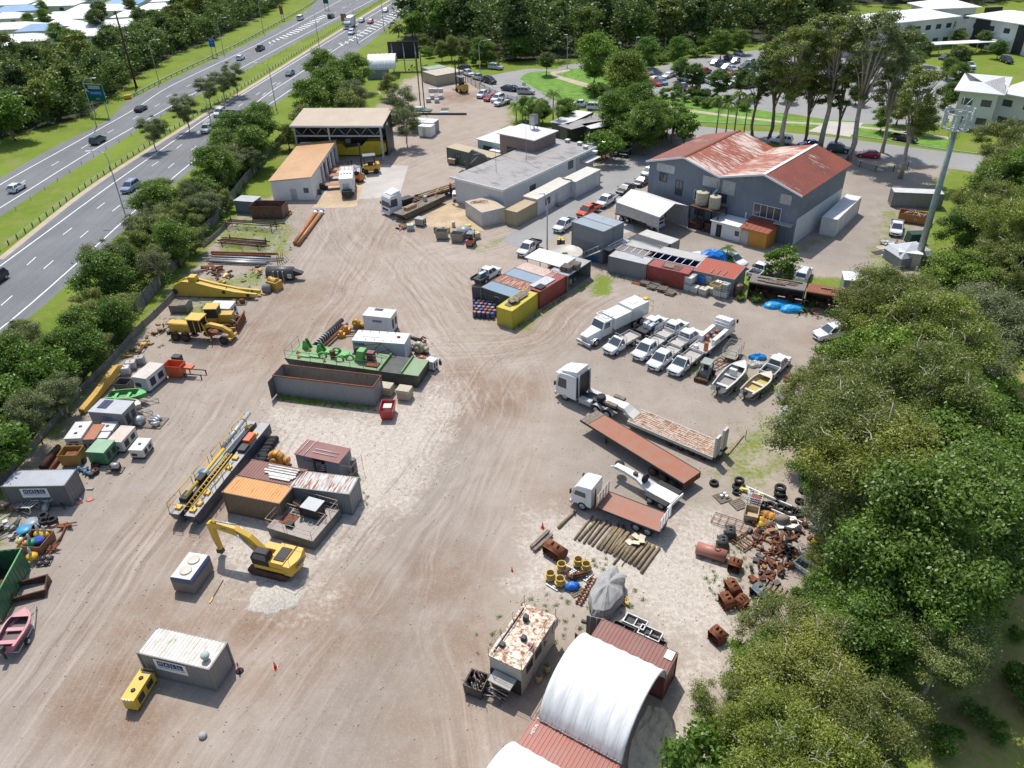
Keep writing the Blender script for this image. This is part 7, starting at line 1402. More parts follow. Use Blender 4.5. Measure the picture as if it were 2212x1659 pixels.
o,y,L=Bx((637,979.5),(731,1000),2.5);t=T('engine_room','grey engine room box with dark red roof and exposed pipework','engine unit',o,y);BX(0,L*.38,0,2.3,.1,2.4).bd('housing','pt',t,col=(.17,.2,.23),ru=.12);BX(L*.68,L,0,2.3,.1,2.4).bd('housing','pt',t,col=(.17,.2,.23),ru=.15);BX(L*.38,L*.68,.5,2.3,.1,2.4).dk('recess',t);BX(-.08,L+.05,-.08,2.35,2.42,2.5).bd('roof','pt',t,col=(.2,.055,.045),ru=.25)
logo(t,'HALL',L*.28,-.01,1.95,.3);m=MB()
for i in RG(4):m.tube([(L*.42+.18*i,.3,.6+.25*i),(L*.62,.3,.9+.25*i)],.07,6);m.tube([(L*.42+.18*i,.3,.6+.25*i),(L*.42+.18*i,.3,1.8)],.05,5)
m.gv('engine_piping',t);m=MB()
for x in(.3,1.):m.tube([(x,0,2.55),(x,2.2,2.55)],.04,4)
for yy in(.7,1.2):m.tube([(1.6,yy,2.58),(L-.6,yy,2.58)],.04,4)
m.wt('roof_rail',t);LA([(.28,.2),(.3,.3),(.3,1.8),(.25,1.9)],14,c=(L+.6,1.6,0)).bd('side_tank','pt',t,col=(.15,.15,.16),ru=.3);Rl(t,[(L+.15,.2),(L+1.2,.2),(L+1.2,2.2)],.2,1.9,col=(.45,.25,.18),ru=.4,r=.025)
def pump(lbl,u,v,r,col,d=(40,8),z=0.,ribs=10,neck=1.2,name='dredge_pump'):
 t=at(name,lbl,'pump',u,v,r,d,bz=z);m=LA([(r*.35,-.5*r),(r*.9,-.42*r),(r,-.15*r),(r,.15*r),(r*.9,.42*r),(r*.35,.5*r)],22,axis='y',c=(0,0,r));m.bd('volute','pt',t,col=col,ru=.12);m=MB()
 for k in RG(ribs):a=2*PI*k/ribs;m.tube([(r*.4*MC(a),-.52*r,r+r*.4*MS(a)),(r*.95*MC(a),-.45*r,r+r*.95*MS(a)),(r*1.04*MC(a),0,r+r*1.04*MS(a)),(r*.95*MC(a),.45*r,r+r*.95*MS(a))],.045*r/.8,4)
 m.bd('rib','pt',t,col=col,ru=.1);LA([(r*.38,0),(r*.38,neck*.5),(r*.5,neck*.5),(r*.5,neck*.6)],14,axis='x',c=(r*.7,0,r*.9)).bd('outlet','pt',t,col=col,ru=.15);LA([(r*.42,-.9*r),(r*.42,-.45*r)],14,axis='y',c=(0,0,r)).bd('inlet','pt',t,col=tuple(c*.7 for c in col),ru=.3);BX(-r*.7,r*1.6,-r*.4,r*.4,0,.15).rd('bed_plate',t);return t
pump('large orange ribbed dredge pump beside the grey engine room',598,989,.85,(.62,.3,.06));pump('orange pump on the end of the green barge, upper one',912,778,.6,(.52,.17,.06));pump('orange pump on the end of the green barge, lower one',899,797,.55,(.55,.2,.07));pump('cream pump volute behind the green barge',905,750,.75,(.48,.46,.3));pump('blue motor beside the cream pump volute',882,748,.45,(.04,.2,.42),name='motor');pump('yellow pump left of the upper white power pack',770,698,.6,(.66,.36,.02))
MB_=MB()
for i,(u,v,lb)in EN([(586,960,'pile of black rubber fenders above the orange pump'),(572,982,'black rubber fender left of the orange pump'),(566,1000,'black rubber fenders beside the pontoon rail')]):
 t=at('rubber_fender',lb,'fender',u,v)
 for k in RG(3):LA([(.2,-.5),(.34,-.35),(.34,.35),(.2,.5)],12,axis='x',c=(.1*k,-.5+.5*k,.34)).bd('fender','rub',t)
A=G(614,773.5,1.7);B=G(903,812.5,1.7);d=B-A;yb=AT2(d.y,d.x);Lb=d.length;Wb=3.6
t=T('green_barge','long green decked barge with black hull and scattered deck gear','barge',(A.x,A.y,0),yb)
MB().prism([(0,1.65),(Lb,1.65),(Lb-.2,.1),(1.,.1)],0,Wb,'y').bd('hull','pt',t,col=(.03,.04,.035),ru=.15);BX(0,Lb*.72,.02,Wb,1.65,1.7).bd('deck','pt',t,col=(.18,.29,.13),ru=.4);BX(Lb*.88,Lb,.02,Wb,1.65,1.7).bd('deck','pt',t,col=(.2,.31,.15),ru=.4);BX(Lb*.72,Lb*.88,.02,Wb,1.55,1.6).rd('well_deck',t)
GB=(.1,.4,.07)
for x in(Lb*.72,Lb*.88):BX(x-.05,x+.05,.02,Wb,1.66,2.).bd('bulwark','pt',t,col=(.16,.34,.12),ru=.2)
Rl(t,[(.1,Wb-.1),(.1,.1),(Lb*.3,.1)],1.7,col=(.14,.13,.12),r=.03,ru=.4);Rl(t,[(Lb*.3,.1),(Lb*.7,.1)],1.7,col=(.14,.13,.12),ru=.4);Rl(t,[(Lb*.55,1.6),(Lb*.7,1.6),(Lb*.7,.1)],1.7,.9,col=(.4,.38,.35),ru=.3)
for x,y,hh,ln in((Lb*.09,2.8,1.2,1.2),(Lb*.21,2.5,1.1,1.1)):
 m=MB()
 for s in(-.3,.3):m.prism([(x-.5,1.7),(x+.6,1.7),(x+.1,1.7+hh),(x-.15,1.7+hh)],y+s-.05,y+s+.05,'y')
 m.bd('winch_frame','pt',t,col=GB,ru=.1)
 LA([(.22,-.28),(.22,.28)],12,axis='y',c=(x,y,1.7+hh*.6)).dk('winch_drum',t)
MB().prism([(Lb*.5,1.7),(Lb*.56,1.7),(Lb*.58,3.2),(Lb*.53,3.2)],1.2,2.2,'y').bd('green_ladder_box','pt',t,col=(.12,.42,.09),ru=.05);CX((Lb*.61,2.,2.3),(.9,.7,1.1)).bd('red_locker','pt',t,col=(.2,.05,.05),ru=.2)
for x,y,r in((Lb*.26,1.2,.35),(Lb*.46,1.5,.35),(Lb*.33,2.6,.4),(Lb*.4,.9,.3)):TU([(x-.5,y,1.8),(x-.4,y,2.2),(x,y+.1,2.35),(x+.3,y+.2,2.1),(x+.35,y+.3,1.75)],.13,8).bd('pipe_bend','pt',t,col=GB,ru=.15)
for x,y,w,dd,h_ in((Lb*.3,2.4,1.6,.8,.25),(Lb*.2,1.1,1.4,.5,.2),(Lb*.4,2.2,1.,.9,.3),(Lb*.14,.9,1.2,.4,.15)):CX((x,y,1.7+h_/2),(w,dd,h_)).bd('deck_box','pt',t,col=(.15,.42,.12),ru=.15)
for x,y,c_,r in((Lb*.06,1.5,(.6,.4,.04),.3),(Lb*.1,.5,(.62,.3,.05),.25),(Lb*.13,2.2,(.7,.3,.03),.25),(Lb*.3,.4,(.7,.4,.03),.2),(Lb*.46,2.9,(.2,.07,.1),.35)):LA([(r,0),(r*.6,.1),(r*.3,.35),(.03,.4)],10,c=(x,y,1.7)).bd('deck_cap','pt',t,col=c_,ru=.2)
LA([(.3,0),(.35,.1),(.3,.7),(.4,.8)],12,c=(Lb*.33,1.6,1.7)).rt('rusty_vent',t);LA([(.25,0),(.3,.1),(.25,.8)],12,c=(Lb*.47,3,1.7)).rd('rusty_vent',t)
m=MB()
for a,b in(((Lb*.56,3.4,1.7),(Lb*.66,3.4,3.3)),((Lb*.76,3.4,1.7),(Lb*.66,3.4,3.3)),((Lb*.5,3.4,2.6),(Lb*.66,3.4,3.3)),((Lb*.61,3.4,1.7),(Lb*.71,3.4,2.6))):m.tube([a,b],.05,5)
m.rd('a_frame',t);BX(Lb*.6,Lb*.69,.5,1.5,1.7,1.85).rt('hatch_cover',t)
t=Gn('white power pack box with rust stain on its roof, behind the green barge',(783,681),(843,687),2.2,2.6,(.6,.62,.64),.03,(.66,.66,.66),.12,vn=0,sign=.3,name='power_pack',cat='power pack');BX(1.,2.1,1.5,2.05,2.62,2.66).dk('roof_vent',t)
o,y,L=Bx((760,735),(873,743),2.6);t=T('power_pack','long white power pack box directly behind the green barge deck','power pack',o,y);BX(0,L,0,2.5,.2,2.55).bd('housing','pt',t,col=(.58,.6,.62),ru=.03,bv=.05);BX(-.03,L+.03,-.03,2.53,2.56,2.62).bd('roof','pt',t,col=(.7,.7,.68),ru=.08);logo(t,'HALL',.85,-.01,2.1,.34);LA([(.22,0),(.22,.1),(.02,.11)],14,c=(L-1.1,1.4,2.62)).rt('exhaust_cap',t);m=MB()
for x in(.5,1.6,2.7,3.8,4.8):
 for yy in(.3,2.2):m.box(x,x+.08,yy,yy+.08,2.62,2.78)
m.bd('lifting_lug','pt',t,col=(.5,.45,.4),ru=.2);BX(1.,3.1,1.,1.5,2.63,2.68).wt('roof_plate',t)
for i,(a,b,r,mt,lb)in EN([((676,750),(739,692),.3,'rub','long black dredge pipe with white bands, left of the power packs'),((698,750),(750,700),.2,'rust','long rusty brown pipe beside the black banded one')]):
 p,q=G(*a,.4),G(*b,.5);t=T('dredge_pipe',lb,'pipe',p,AT2((q-p).y,(q-p).x));L=(q-p).length;TU([(0,0,0),(L,0,.15)],r,14).bd('pipe',mt,t)
 if i==0:
  for k in RG(12):x=L*(.12+.07*k);TU([(x,0,.02*k*.1),(x+.14,0,.02*k*.1)],r+.06,14).gv('band',t)
for u,v,lb in((737,722,'orange pipe clamp block, lower one by the long pipes'),(748,711,'orange pipe clamp block, upper one by the long pipes')):
 t=at('pipe_clamp',lb,'clamp',u,v,.4,bz=0);BX(-.5,.5,-.3,.3,0,.5).bd('block','pt',t,col=(.68,.3,.02),ru=.1);LA([(.35,-.2),(.35,.2)],12,axis='x',c=(0,0,.6)).bd('roller','pt',t,col=(.62,.3,.03),ru=.2);m=MB();m.tube([(.5,0,.3),(2.2,.3,.25)],.06,5);m.tube([(.5,.2,.4),(2.2,.5,.35)],.06,5);m.rd('arm',t)
t=at('cutter_head','rusty toothed cutter head behind the cream pump','cutter',900,735,.5,bz=0);TU([(-1.4,.3,1.1),(-.4,0,.8),(.6,-.2,.4)],[.2,.25,.35],8).dk('shaft',t)
for k in RG(5):a=2*PI*k/5;TU([(.4,.1*MC(a),.45+.1*MS(a)),(.8,.5*MC(a),.55+.45*MS(a)),(1.2,.25*MC(a+.5),.5+.25*MS(a+.5))],.08,5).rt('blade',t)
Gn('small white box beside the orange pumps at the barge end',(918,778),(935,783),1.,1.4,(.58,.6,.6),.05,vn=0,name='locker',cat='locker')
t=at('bottle','dark bottle shaped marker standing on the white gravel right of the barge','marker',951,786);LA([(.18,0),(.2,.3),(.08,.45),(.07,.7),(.02,.72)],12).dk('body',t)
t=Sk('waste_bin','small red waste bin with open top full of packaging',(817,889),(848,889),2.2,1.3,(.42,.03,.03),.08,.18);BX(.3,1.2,1.,1.8,.5,1.1).bd('waste','cloth',t,col=(.7,.66,.58));[Tx(a,b,'lettering','wht',t,MTN((.82,.04+.13*(1.3-c),c))@MRO(PI/2-.13,4,'X'))for a,b,c in(('CMBI',.3,.95),('1300 22 111',.15,.68))]
for u,v,lb,h in((836,850,'pallet of shrink wrapped cream sheets behind the red bin',1.2),(876,860,'pallet of stacked cream boards right of the red bin',1.4)):
 p=G(u,v);t=T('pallet_load',lb,'pallet load',p,yb);BX(-.75,.75,-.6,.6,.12,h*.7).bd('lower_stack','cloth',t,col=(.4,.34,.24));BX(-.8,.75,-.65,.6,h*.72,h).bd('upper_stack','cloth',t,col=(.48,.43,.32));BX(-.7,.7,-.55,.55,0,.12).bd('pallet','wdo',t)
Gn('white generator with blue corner trim and two round caps, nearest the fence',(137+1,948),(160,947),2.9,1.9,(.62,.62,.6),.04,pho=2,sign=.22,L=1.7);Gn('generator box with rusty orange roof between white ones',(170,950),(196,949),2.6,1.6,(.28,.28,.28),.15,(.38,.13,.06),.35,L=1.6)
Gn('small white generator, nearer one of the white pair',(197,947),(223,946),1.5,1.4,(.62,.62,.6),.03,L=1.6);Gn('small white generator with one round cap, farther of the white pair',(209,931),(236,930),1.6,1.5,(.62,.62,.6),.03,pho=1,L=1.6);Gn('white generator with rust stained roof beside the gravel lane',(230,953),(257,955),2.7,1.5,(.6,.59,.56),.06,(.6,.5,.42),.4,L=1.6,spots=True)
Gn('white speckled generator standing alone in the lane',(277,972),(303,973),2.,1.2,(.62,.61,.57),.05,pho=1,L=1.45,vn=1)
Gn('green equipment box with pale worn lid in front of the white generators',(185,976),(216,978),2.1,1.7,(.06,.22,.09),.08,(.25,.42,.26),.15,L=1.9,vn=0,cat='equipment box',name='equipment_box')
t=Gn('blue grey equipment cabin with solar panels on its roof behind the generators',(190,889),(256,894),2.4,2.5,(.2,.21,.23),.05,(.44,.46,.48),.06,sign=.3,vn=0,name='equipment_cabin',cat='cabin',L=3.9)
for x in(.6,1.15):BX(x,x+.5,.7,2.2,2.54,2.58).bd('solar_panel','navy',t)
Sk('scrap_bin','rusty yellow steel bin full of scrap left of the green box',(122,985),(150,984),1.6,1.5,(.4,.22,.04),.25,.08,L=2.);t=[x for x in bpy.data.objects if x.get('label','').startswith('rusty yellow steel bin')][0];m=MB();m.box(.4,1.5,.4,1.2,.6,1.1);m.rt('scrap',t)
for u,v,lb,cc in((176,993,'blue pump beside the green box',(.04,.18,.4)),(182,1014,'blue pipe fittings on the ground',(.08,.25,.42)),(196,1022,'blue valve castings next to the rust rings',(.1,.3,.45))):
 t=at('pipe_fitting',lb,'pipe fitting',u,v,.2,bz=0);TU([(-.5,0,.2),(0,0,.25),(.3,.3,.3)],.15).bd('fitting','pt',t,col=cc,ru=.1);LA([(.3,-.05),(.3,.05)],14,axis='x',c=(-.5,0,.3)).bd('flange','pt',t,col=cc);CX((.2,-.3,.25),(.5,.4,.4)).dk('casing',t)
for u,v,r,lb in((208,1008,.42,'rust brown steel ring, upper of the pair'),(207,1022,.38,'rust brown steel ring, lower of the pair')):Ty(G(u,v),lb,r,.45,mat='rsd',name='steel_ring',cat='ring')
t=at('engine_block','dark engine parts piled on a pallet in the lane','engine',248,1012,.3,bz=0);BX(-.8,.8,-.5,.5,0.,.12).bd('pallet','wdo',t);CX((0,.2,.45),(.9,.5,.6)).rd('block',t);LA([(.3,-.3),(.3,.3)],12,axis='x',c=(.2,-.1,.75)).gv('drum',t);TU([(-.7,-.2,.4),(.1,-.3,.5),(.6,0,.3)],.08).dk('pipe',t)
t=at('steel_pipe','rusty tapered dredge nozzle lying beside the concrete wall','pipe',112,985,.3,d=(30,-42),bz=0);TU([(-2.,0,.35),(.5,0,.35),(1.6,0,.35)],[.42,.36,.25],14).rd('nozzle',t);t=at('steel_pipe','rust brown pipe lying parallel to the tapered nozzle','pipe',120,990,.2,d=(30,-42),bz=0);TU([(-2.2,-.4,.25),(2.2,-.4,.25)],.25,12).rt('pipe',t)
t=at('pipe_pallet','pallets of grey pipe bends and a short grey tank','pipes',330,912,.2,d=(40,3),bz=0);BX(-1.4,1.3,-.9,1.1,0,.12).bd('pallet','wdo',t);TU([(-1.8,-.3,.55),(-.9,-.3,.55)],.55,16).gv('tank',t)
for i in RG(3):TU([(-.5,.1+.4*i,.35),(.1,.15+.4*i,.35),(.5+.1*i,-.1+.3*i,.35)],.17,10).gv('pipe_bend',t)
TU([(.2,-.5,.4),(.6,-.6,.45),(1.,-.2,.4)],.2,10).gv('pipe_bend',t)
BT_('green open workboat with upright stern post',(236,854),(318,851),1.9,(.05,.33,.07),(.14,.3,.12),(.12,.5,.14),motor=False,z=.55);BT_('white wooden decked dinghy between green boat and grey cabin',(240,872),(306,876),1.8,(.5,.46,.4),(.22,.12,.07),(.62,.58,.52),motor=False,z=.5)
p,q=G(176,888,.4),G(262,797,.6);t=T('crane_boom','long rusty yellow excavator boom lying along the fence','boom',(p.x,p.y,0),AT2((q-p).y,(q-p).x));L=(q-p).length;PB(t,'boom',[(0,0,.35),(L*.35,0,.5),(L*.7,0,.85),(L*.9,0,1.1),(L,0,.9)],[.25,.35,.5,.5,.3],.7,(.56,.34,.04),.3);TU([(1,.45,.5),(L*.6,.45,.8)],.1).bd('hydraulic_ram','pt',t,col=(.5,.3,.05),ru=.3)
Gn('long white generator with rust streaked lid beside the orange hopper',(284,814),(311,818),3.3,2.,(.6,.61,.62),.03,(.58,.52,.46),.3,L=1.9,vn=1)
for i,(u,v,lb,cc)in EN([(286,796,'caged white tank with orange lid behind the long generator',(.5,.48,.45)),(304,786,'caged tank with coloured rags on top behind the generator',(.35,.33,.32)),(273,808,'white caged tank left of the long generator',(.58,.58,.56))]):ibc(G(u,v),.2,lb,cc,gp='caged tanks near the fence')
Sk('scrap_bin','dark steel bin with coiled hose left of the long generator',(243,830),(272,832),1.4,1.1,(.09,.09,.08),.3,.05,L=1.7)
o,y,L=Bx((349,795),(386,798),1.7);t=Sk('hopper','bright orange steel hopper with two openings',(349,791),(386,794),1.5,1.7,(.6,.1,.03),.1,.22);CX((2.8,1.,1.2),(1.1,.8,.25)).bd('tray','pt',t,col=(.62,.11,.04),ru=.1);BX(2.2,4.6,.4,.5,.5,.6).dk('frame',t);BX(2.2,4.6,1.5,1.6,.5,.6).dk('frame',t)
for x in(2.3,4.4):
 for y_ in(.45,1.55):BX(x,x+.1,y_-.05,y_+.05,0,.5).dk('leg',t)
CX((.6,2.3,1.3),(1.,.8,1.)).dk('engine',t)
r6=RR(11)
def Jk(lbl,u,v,n,R,cols,mats=('pt',),h=.5,name='scrap_pile',cat='scrap',seed=1,tubes=.3,z=0,ln=1.):
 t=at(name,lbl,cat,u,v,z,bz=z);g=RR(seed)
 for i in RG(n):
  x,y=g.uniform(-R,R),g.uniform(-R*.8,R*.8);m=MB();M_=Mx((x,y,g.uniform(.05,h)),g.uniform(0,PI),g.uniform(-.3,.3),g.uniform(-.3,.3))
  if g.random()<tubes:m.tube([(-ln*g.uniform(.3,.9),0,0),(ln*g.uniform(.3,.9),0,0)],g.uniform(.04,.12),6,M=M_)
  else:m.cbox((0,0,0),(g.uniform(.25,.9)*ln,g.uniform(.15,.5),g.uniform(.08,.35)),M=M_)
  mt=g.choice(mats);m.bd('piece',mt,t,**(dict(col=g.choice(cols),ru=g.uniform(.05,.4))if mt in('pt','pls','cloth')else{}))
 return t
YW=[(.62,.38,.04),(.5,.3,.05),(.35,.2,.08),(.2,.15,.1)]
for i,(u,v,n,lb)in EN([(285,766,10,'yellow machine parts lying beside the low wall'),(303,750,8,'long yellow beam and small parts near the fence'),(333,722,9,'small yellow brackets left of the grader blade'),(362,700,10,'yellow hydraulic parts stacked behind the grader')]):Jk(lb,u,v,n,1.2,YW,seed=i)
ygd=yd(380,725,130,10);p=G(437,727,.3);t=T('motor_grader','yellow motor grader with six wheels and cab, seen from its side','grader',(p.x,p.y,0),ygd);GY2=(.6,.36,.04)
for x in(-3.1,-1.7,3.6):
 for s in(-1,1):Wh(t,x,s*1.15,.62,.38,'rsd',False)
BX(-4.,-1.,-.6,.6,1.,2.2).bd('engine_cover','pt',t,col=GY2,ru=.08,bv=.06);BX(-4.1,-1.1,-.5,.5,2.2,2.26).bd('engine_top','pt',t,col=(.62,.4,.05),ru=.05)
MB().loft([[(-1.,-.7,1.3),(.5,-.7,1.3),(.5,.7,1.3),(-1.,.7,1.3)],[(-1.05,-.8,3.1),(.65,-.8,3.1),(.65,.8,3.1),(-1.05,.8,3.1)]],sf=False).bk('cab',t);BX(-1.25,.85,-.95,.95,3.1,3.25).bd('cab_roof','pt',t,col=(.64,.42,.05),ru=.05,bv=.04)
for s in(-1,1):
 for x in(-1.,-.2,.55):BX(x-.04,x+.05,s*.78-.04,s*.78+.04,1.3,3.1).bd('cab_pillar','pt',t,col=GY2)
PB(t,'main_frame',[(.4,0,1.7),(1.6,0,2.2),(3.2,0,1.9),(4.1,0,1.3),(4.3,0,.8)],[.25,.22,.25,.3,.25],.5,GY2);BX(3.4,4.5,-.9,.9,.55,.8).bd('front_axle','pt',t,col=GY2);LA([(.9,0),(.95,.1),(.8,.2)],20,c=(1.4,0,.9)).rt('circle',t);o=BX(-.05,.05,-1.9,1.9,.15,.75).rt('blade',t);o.location=(1.3,0,0);o.rotation_euler[2]=.5
for s in(-1,1):TU([(.7,s*.5,2.6),(1.3,s*.7,1.1)],.08).bd('hydraulic_ram','pt',t,col=GY2)
BX(-4.4,-4.05,-.8,.8,.6,1.1).dk('ripper',t)
p=G(478,700,.3);t=T('bulldozer','yellow bulldozer with dark cab and rusty blade behind the grader','bulldozer',(p.x,p.y,0),yd(478,700,60,-1))
for s in(-1,1):MB().prism([(-1.9,.2),(-1.6,.02),(1.6,.02),(1.9,.2),(1.9,.7),(1.5,.95),(-1.5,.95),(-1.9,.7)],s*1.1-.28,s*1.1+.28,'y').rd('track',t)
BX(-.1,1.9,-.6,.6,.7,2.).bd('engine_cover','pt',t,col=GY2,ru=.1,bv=.05);BX(-1.8,-.1,-.9,.9,.9,1.6).bd('body','pt',t,col=GY2,ru=.1);BX(-1.5,.1,-.75,.75,1.6,2.9).dk('cab',t);BX(-1.6,.2,-.85,.85,2.9,3.02).bd('cab_roof','pt',t,col=(.6,.4,.05));MB().loft([[(2.5+.25*abs(z-.6),-1.8,z)for z in(.1,.4,.8,1.3)]+[(2.65+.25*abs(z-.6),-1.8,z)for z in(1.3,.8,.4,.1)],[(2.5+.25*abs(z-.6),1.8,z)for z in(.1,.4,.8,1.3)]+[(2.65+.25*abs(z-.6),1.8,z)for z in(1.3,.8,.4,.1)]],sf=False).rt('blade',t)
for s in(-1,1):BX(.2,2.5,s*1.5-.08,s*1.5+.08,.35,.6).bd('push_arm','pt',t,col=GY2,ru=.2);TU([(1.6,s*.7,1.5),(2.5,s*.8,.9)],.08).gv('hydraulic_ram',t)
BX(-2.6,-1.9,-.7,.7,.5,1.1).bd('ripper','pt',t,col=GY2,ru=.3)
Gn('white equipment box with round ring on its lid behind the bulldozer',(449,666),(495,667),2.2,1.8,(.56,.57,.6),.05,(.64,.64,.64),.06,vn=0,name='equipment_box',cat='equipment box')
Sk('crate','dark crate covered with broken boards beside the fence',(363,662),(402,662),1.9,1.1,(.15,.14,.13),.2,.03);t=[x for x in bpy.data.objects if x.get('label','').startswith('dark crate covered')][0];BX(.1,1.3,.1,1.7,1.,1.14).bd('lid_board','wdo',t);BX(1.35,2.3,.2,1.8,1.02,1.18).bd('lid_board','wdo',t)
p,q=G(375,640,0),G(556,648,0);t=T('crane_boom','huge smooth yellow boom section lying on its side above the bulldozer','boom',(p.x,p.y,0),AT2((q-p).y,(q-p).x));L=(q-p).length
for y_,c_ in((0,1.),(1.15,1.)):MB().prism([(0,.4),(.4,.1),(3.,.1),(L*.6,.25),(L,.4),(L,.9),(L*.75,1.1),(L*.5,1.7),(L*.3,2.3),(1.8,2.4),(.6,1.8),(0,1.)],y_,y_+.35,'y').bd('side_plate','pt',t,col=(.62,.42,.05),ru=.06)
MB().prism([(.3,.3),(L*.95,.45),(L*.75,.95),(L*.5,1.5),(L*.3,2.1),(1.8,2.2),(.8,1.6)],.35,1.15,'y').bd('web_plate','pt',t,col=(.56,.36,.04),ru=.12);BX(L*.22,L*.3,.2,1.3,2.3,3.).bd('mount_block','pt',t,col=(.62,.42,.05));LA([(.4,-.1),(.4,1.6)],16,axis='y',c=(.5,0,.8)).dk('pivot_pin',t)
for x,z in((L*.62,1.),(L*.9,.7)):LA([(.25,-.08),(.25,1.6)],14,axis='y',c=(x,0,z)).dk('pivot_pin',t)
p=G(610,597,.4);t=T('cylindrical_tank','black ribbed steel tank with hooked end above the gravel lane','tank',(p.x,p.y,0),yd(610,597,40,1));LA([(.3,-2.2),(.95,-2.1),(.95,1.8),(.4,2.)],20,axis='x',c=(0,0,1.)).bd('shell','pt',t,col=(.055,.06,.065),ru=.1)
for i in RG(3):x=-.9+.7*i;BX(x,x+.08,-1.05,-.2,0.,1.6).gv('strap',t)
MB().prism([(1.9,.6),(3.2,.9),(3.3,1.1),(1.9,1.6)],-.4,.4,'y').dk('hook_plate',t);BX(1.2,1.8,-1.,-.6,.6,1.2).gv('patch',t)
t=at('winch','rusty yellow winch with a grey hooded cover','winch',583,622,.5,bz=0,d=(30,8));BX(-.9,1.,.2,1.6,0,1.3).bd('frame','pt',t,col=(.5,.28,.04),ru=.3);LA([(.5,-.7),(.6,-.65),(.5,-.6),(.5,.6),(.6,.65),(.5,.7)],16,axis='x',c=(0,.9,1.2)).bd('cable_drum','pt',t,col=(.6,.35,.05),ru=.2);MB().loft([[(.7*r*MC(a)-.2,.6*r*MS(a)-.5,z+.05*MS(3*a))for a in[2*PI*k/12 for k in RG(12)]]for r,z in((1,.1),(1.05,.7),(.8,1.15),(.2,1.25))]).bd('cover','cloth',t,col=(.2,.2,.21));BX(-.5,.3,-1.5,-.9,.05,.2).bd('skid','pt',t,col=(.5,.3,.05),ru=.3)
for i,(a,b,lb)in EN([((637,527),(684,457),'long rusty pipe with blue and white end, left of the pair'),((644,529),(697,457),'long rusty pipe with blue and white end, right of the pair')]):
 p,q=G(*a,.25),G(*b,.25);t=T('steel_pipe',lb,'pipe',(p.x,p.y,0),AT2((q-p).y,(q-p).x));L=(q-p).length;TU([(0,0,.4),(L*.9,0,.4)],.33,14).bd('pipe','pt',t,col=(.42,.17,.05),ru=.5);TU([(L*.9,0,.4),(L*.96,0,.4)],.335,14).wt('white_band',t);TU([(L*.96,0,.4),(L,0,.4)],.34,14).bd('blue_band','pls',t,col=(.05,.12,.4))
 if i==0:
  for x in(L*.2,L*.75):b_=T('timber_bearer','timber bearer under the long rusty pipes, %s'%('near one' if x<L/2 else 'far one'),'timber',t.location+VE((MC(t.rotation_euler[2])*x,MS(t.rotation_euler[2])*x,0)),t.rotation_euler[2]);BX(-.08,.08,-1.3,.5,0,.1).bd('beam','wdo',b_)
def rack(lbl,A,B,D,n,mat,r=.09,h=0.,name='pipe_stack',frames=True,seed=2,kr=None):
 p,q=G(*A),G(*B);L=(q-p).length;t=T(name,lbl,'pipes',(p.x,p.y,0),AT2((q-p).y,(q-p).x));g=RR(seed)
 for i in RG(n):
  y_=D*i/max(1,n-1);z=h+.12+r+(0. if i%2 else.12)*g.random();s,e=g.uniform(0,L*.15),L-g.uniform(0,L*.2);mt=mat if isinstance(mat,str)else g.choice(mat);TU([(s,y_,z),(e,y_,z)],r*g.uniform(.7,1.2),8).bd('pipe',mt,t,**(dict(col=kr)if mt=='pt' else{}))
 if frames:
  for x in(L*.15,L*.8):
   m=MB();m.box(x,x+.1,-.1,D+.1,h,h+.1)
   for y_ in(-.1,D):m.box(x,x+.1,y_,y_+.1,0,h+.7)
   m.rd('rack_frame',t)
 return t
rack('rack of thin dark steel bars nearest the rusty bin',(468,492),(617,503),1.6,6,('dkm','galv','rsd'),.07,.8,seed=3);rack('low rack of rusty bars and beams below the first rack',(462,530),(582,541),2.4,8,('rsd','rust','dkm'),.08,.3,seed=4);rack('stack of long grey and rusty pipes on the ground',(430,568),(600,575),2.6,7,('galv','rsd','steel'),.18,0,frames=False,seed=5)
rack('row of dark rusty pipes behind the grey ones',(440,556),(603,561),1.,3,('rsd','rust'),.16,.2,frames=False,seed=6)
Jk('crumpled rusty hull plates and weeds left of the black tank',470,592,12,2.4,[(.2,.1,.08),(.4,.38,.36)],('rsd','rust','pt'),.9,seed=21,ln=2.2);Jk('orange and rusty frames beside the black tank',560,588,8,1.6,[(.5,.15,.06),(.4,.25,.05)],('pt','rsd'),.6,seed=22,ln=1.6);Jk('scattered yellow scrap behind the huge yellow boom',500,606,9,2.,YW,('pt',),.3,seed=23)
for i in RG(4):t=at('steel_stand','small rusty triangular stand at the end of the pipe stacks','stand',600+i*4,572-i*3,gp='triangular stands by the pipes');TU([(0,0,0),(0.,.3,1.6)],.06,4).bd('upright','pt',t,col=(.45,.3,.08),ru=.5);TU([(.9,0,0),(0.,.25,1.2)],.05,4).bd('brace','pt',t,col=(.4,.25,.08),ru=.5)
o,y,L=Bx((536,455),(608,457),2.4);t=Sk('rusty_bin','large dark rusty open bin full of scrap plates',(537,446),(608,447),3.,2.3,(.1,.05,.04),.5,.1);BX(1.,2.6,.3,1.6,.8,1.1).bd('red_plate','pt',t,col=(.4,.08,.05));
o,y,L=Bx((505,433),(546,436),2.3);t=T('garden_shed','small blue grey tin shed with ribbed roof by the fence','shed',o,y);MB().corr(L,2.25).bd('front_wall','wall_bluegrey',t);BX(0,L,.05,2.6,0,2.2).bd('wall','wall_bluegrey',t);MB().corr(L+.2,2.8,.28,-.03,MTN((-.1,-.1,2.3))@MRO(-PI/2,4,'X')).bd('roof','pt',t,col=(.5,.5,.5),ru=.15)
Jk('red and orange scrap at the foot of the rusty bin',618,462,7,1.2,[(.5,.14,.06),(.4,.2,.1)],('pt','rust'),.3,seed=24)
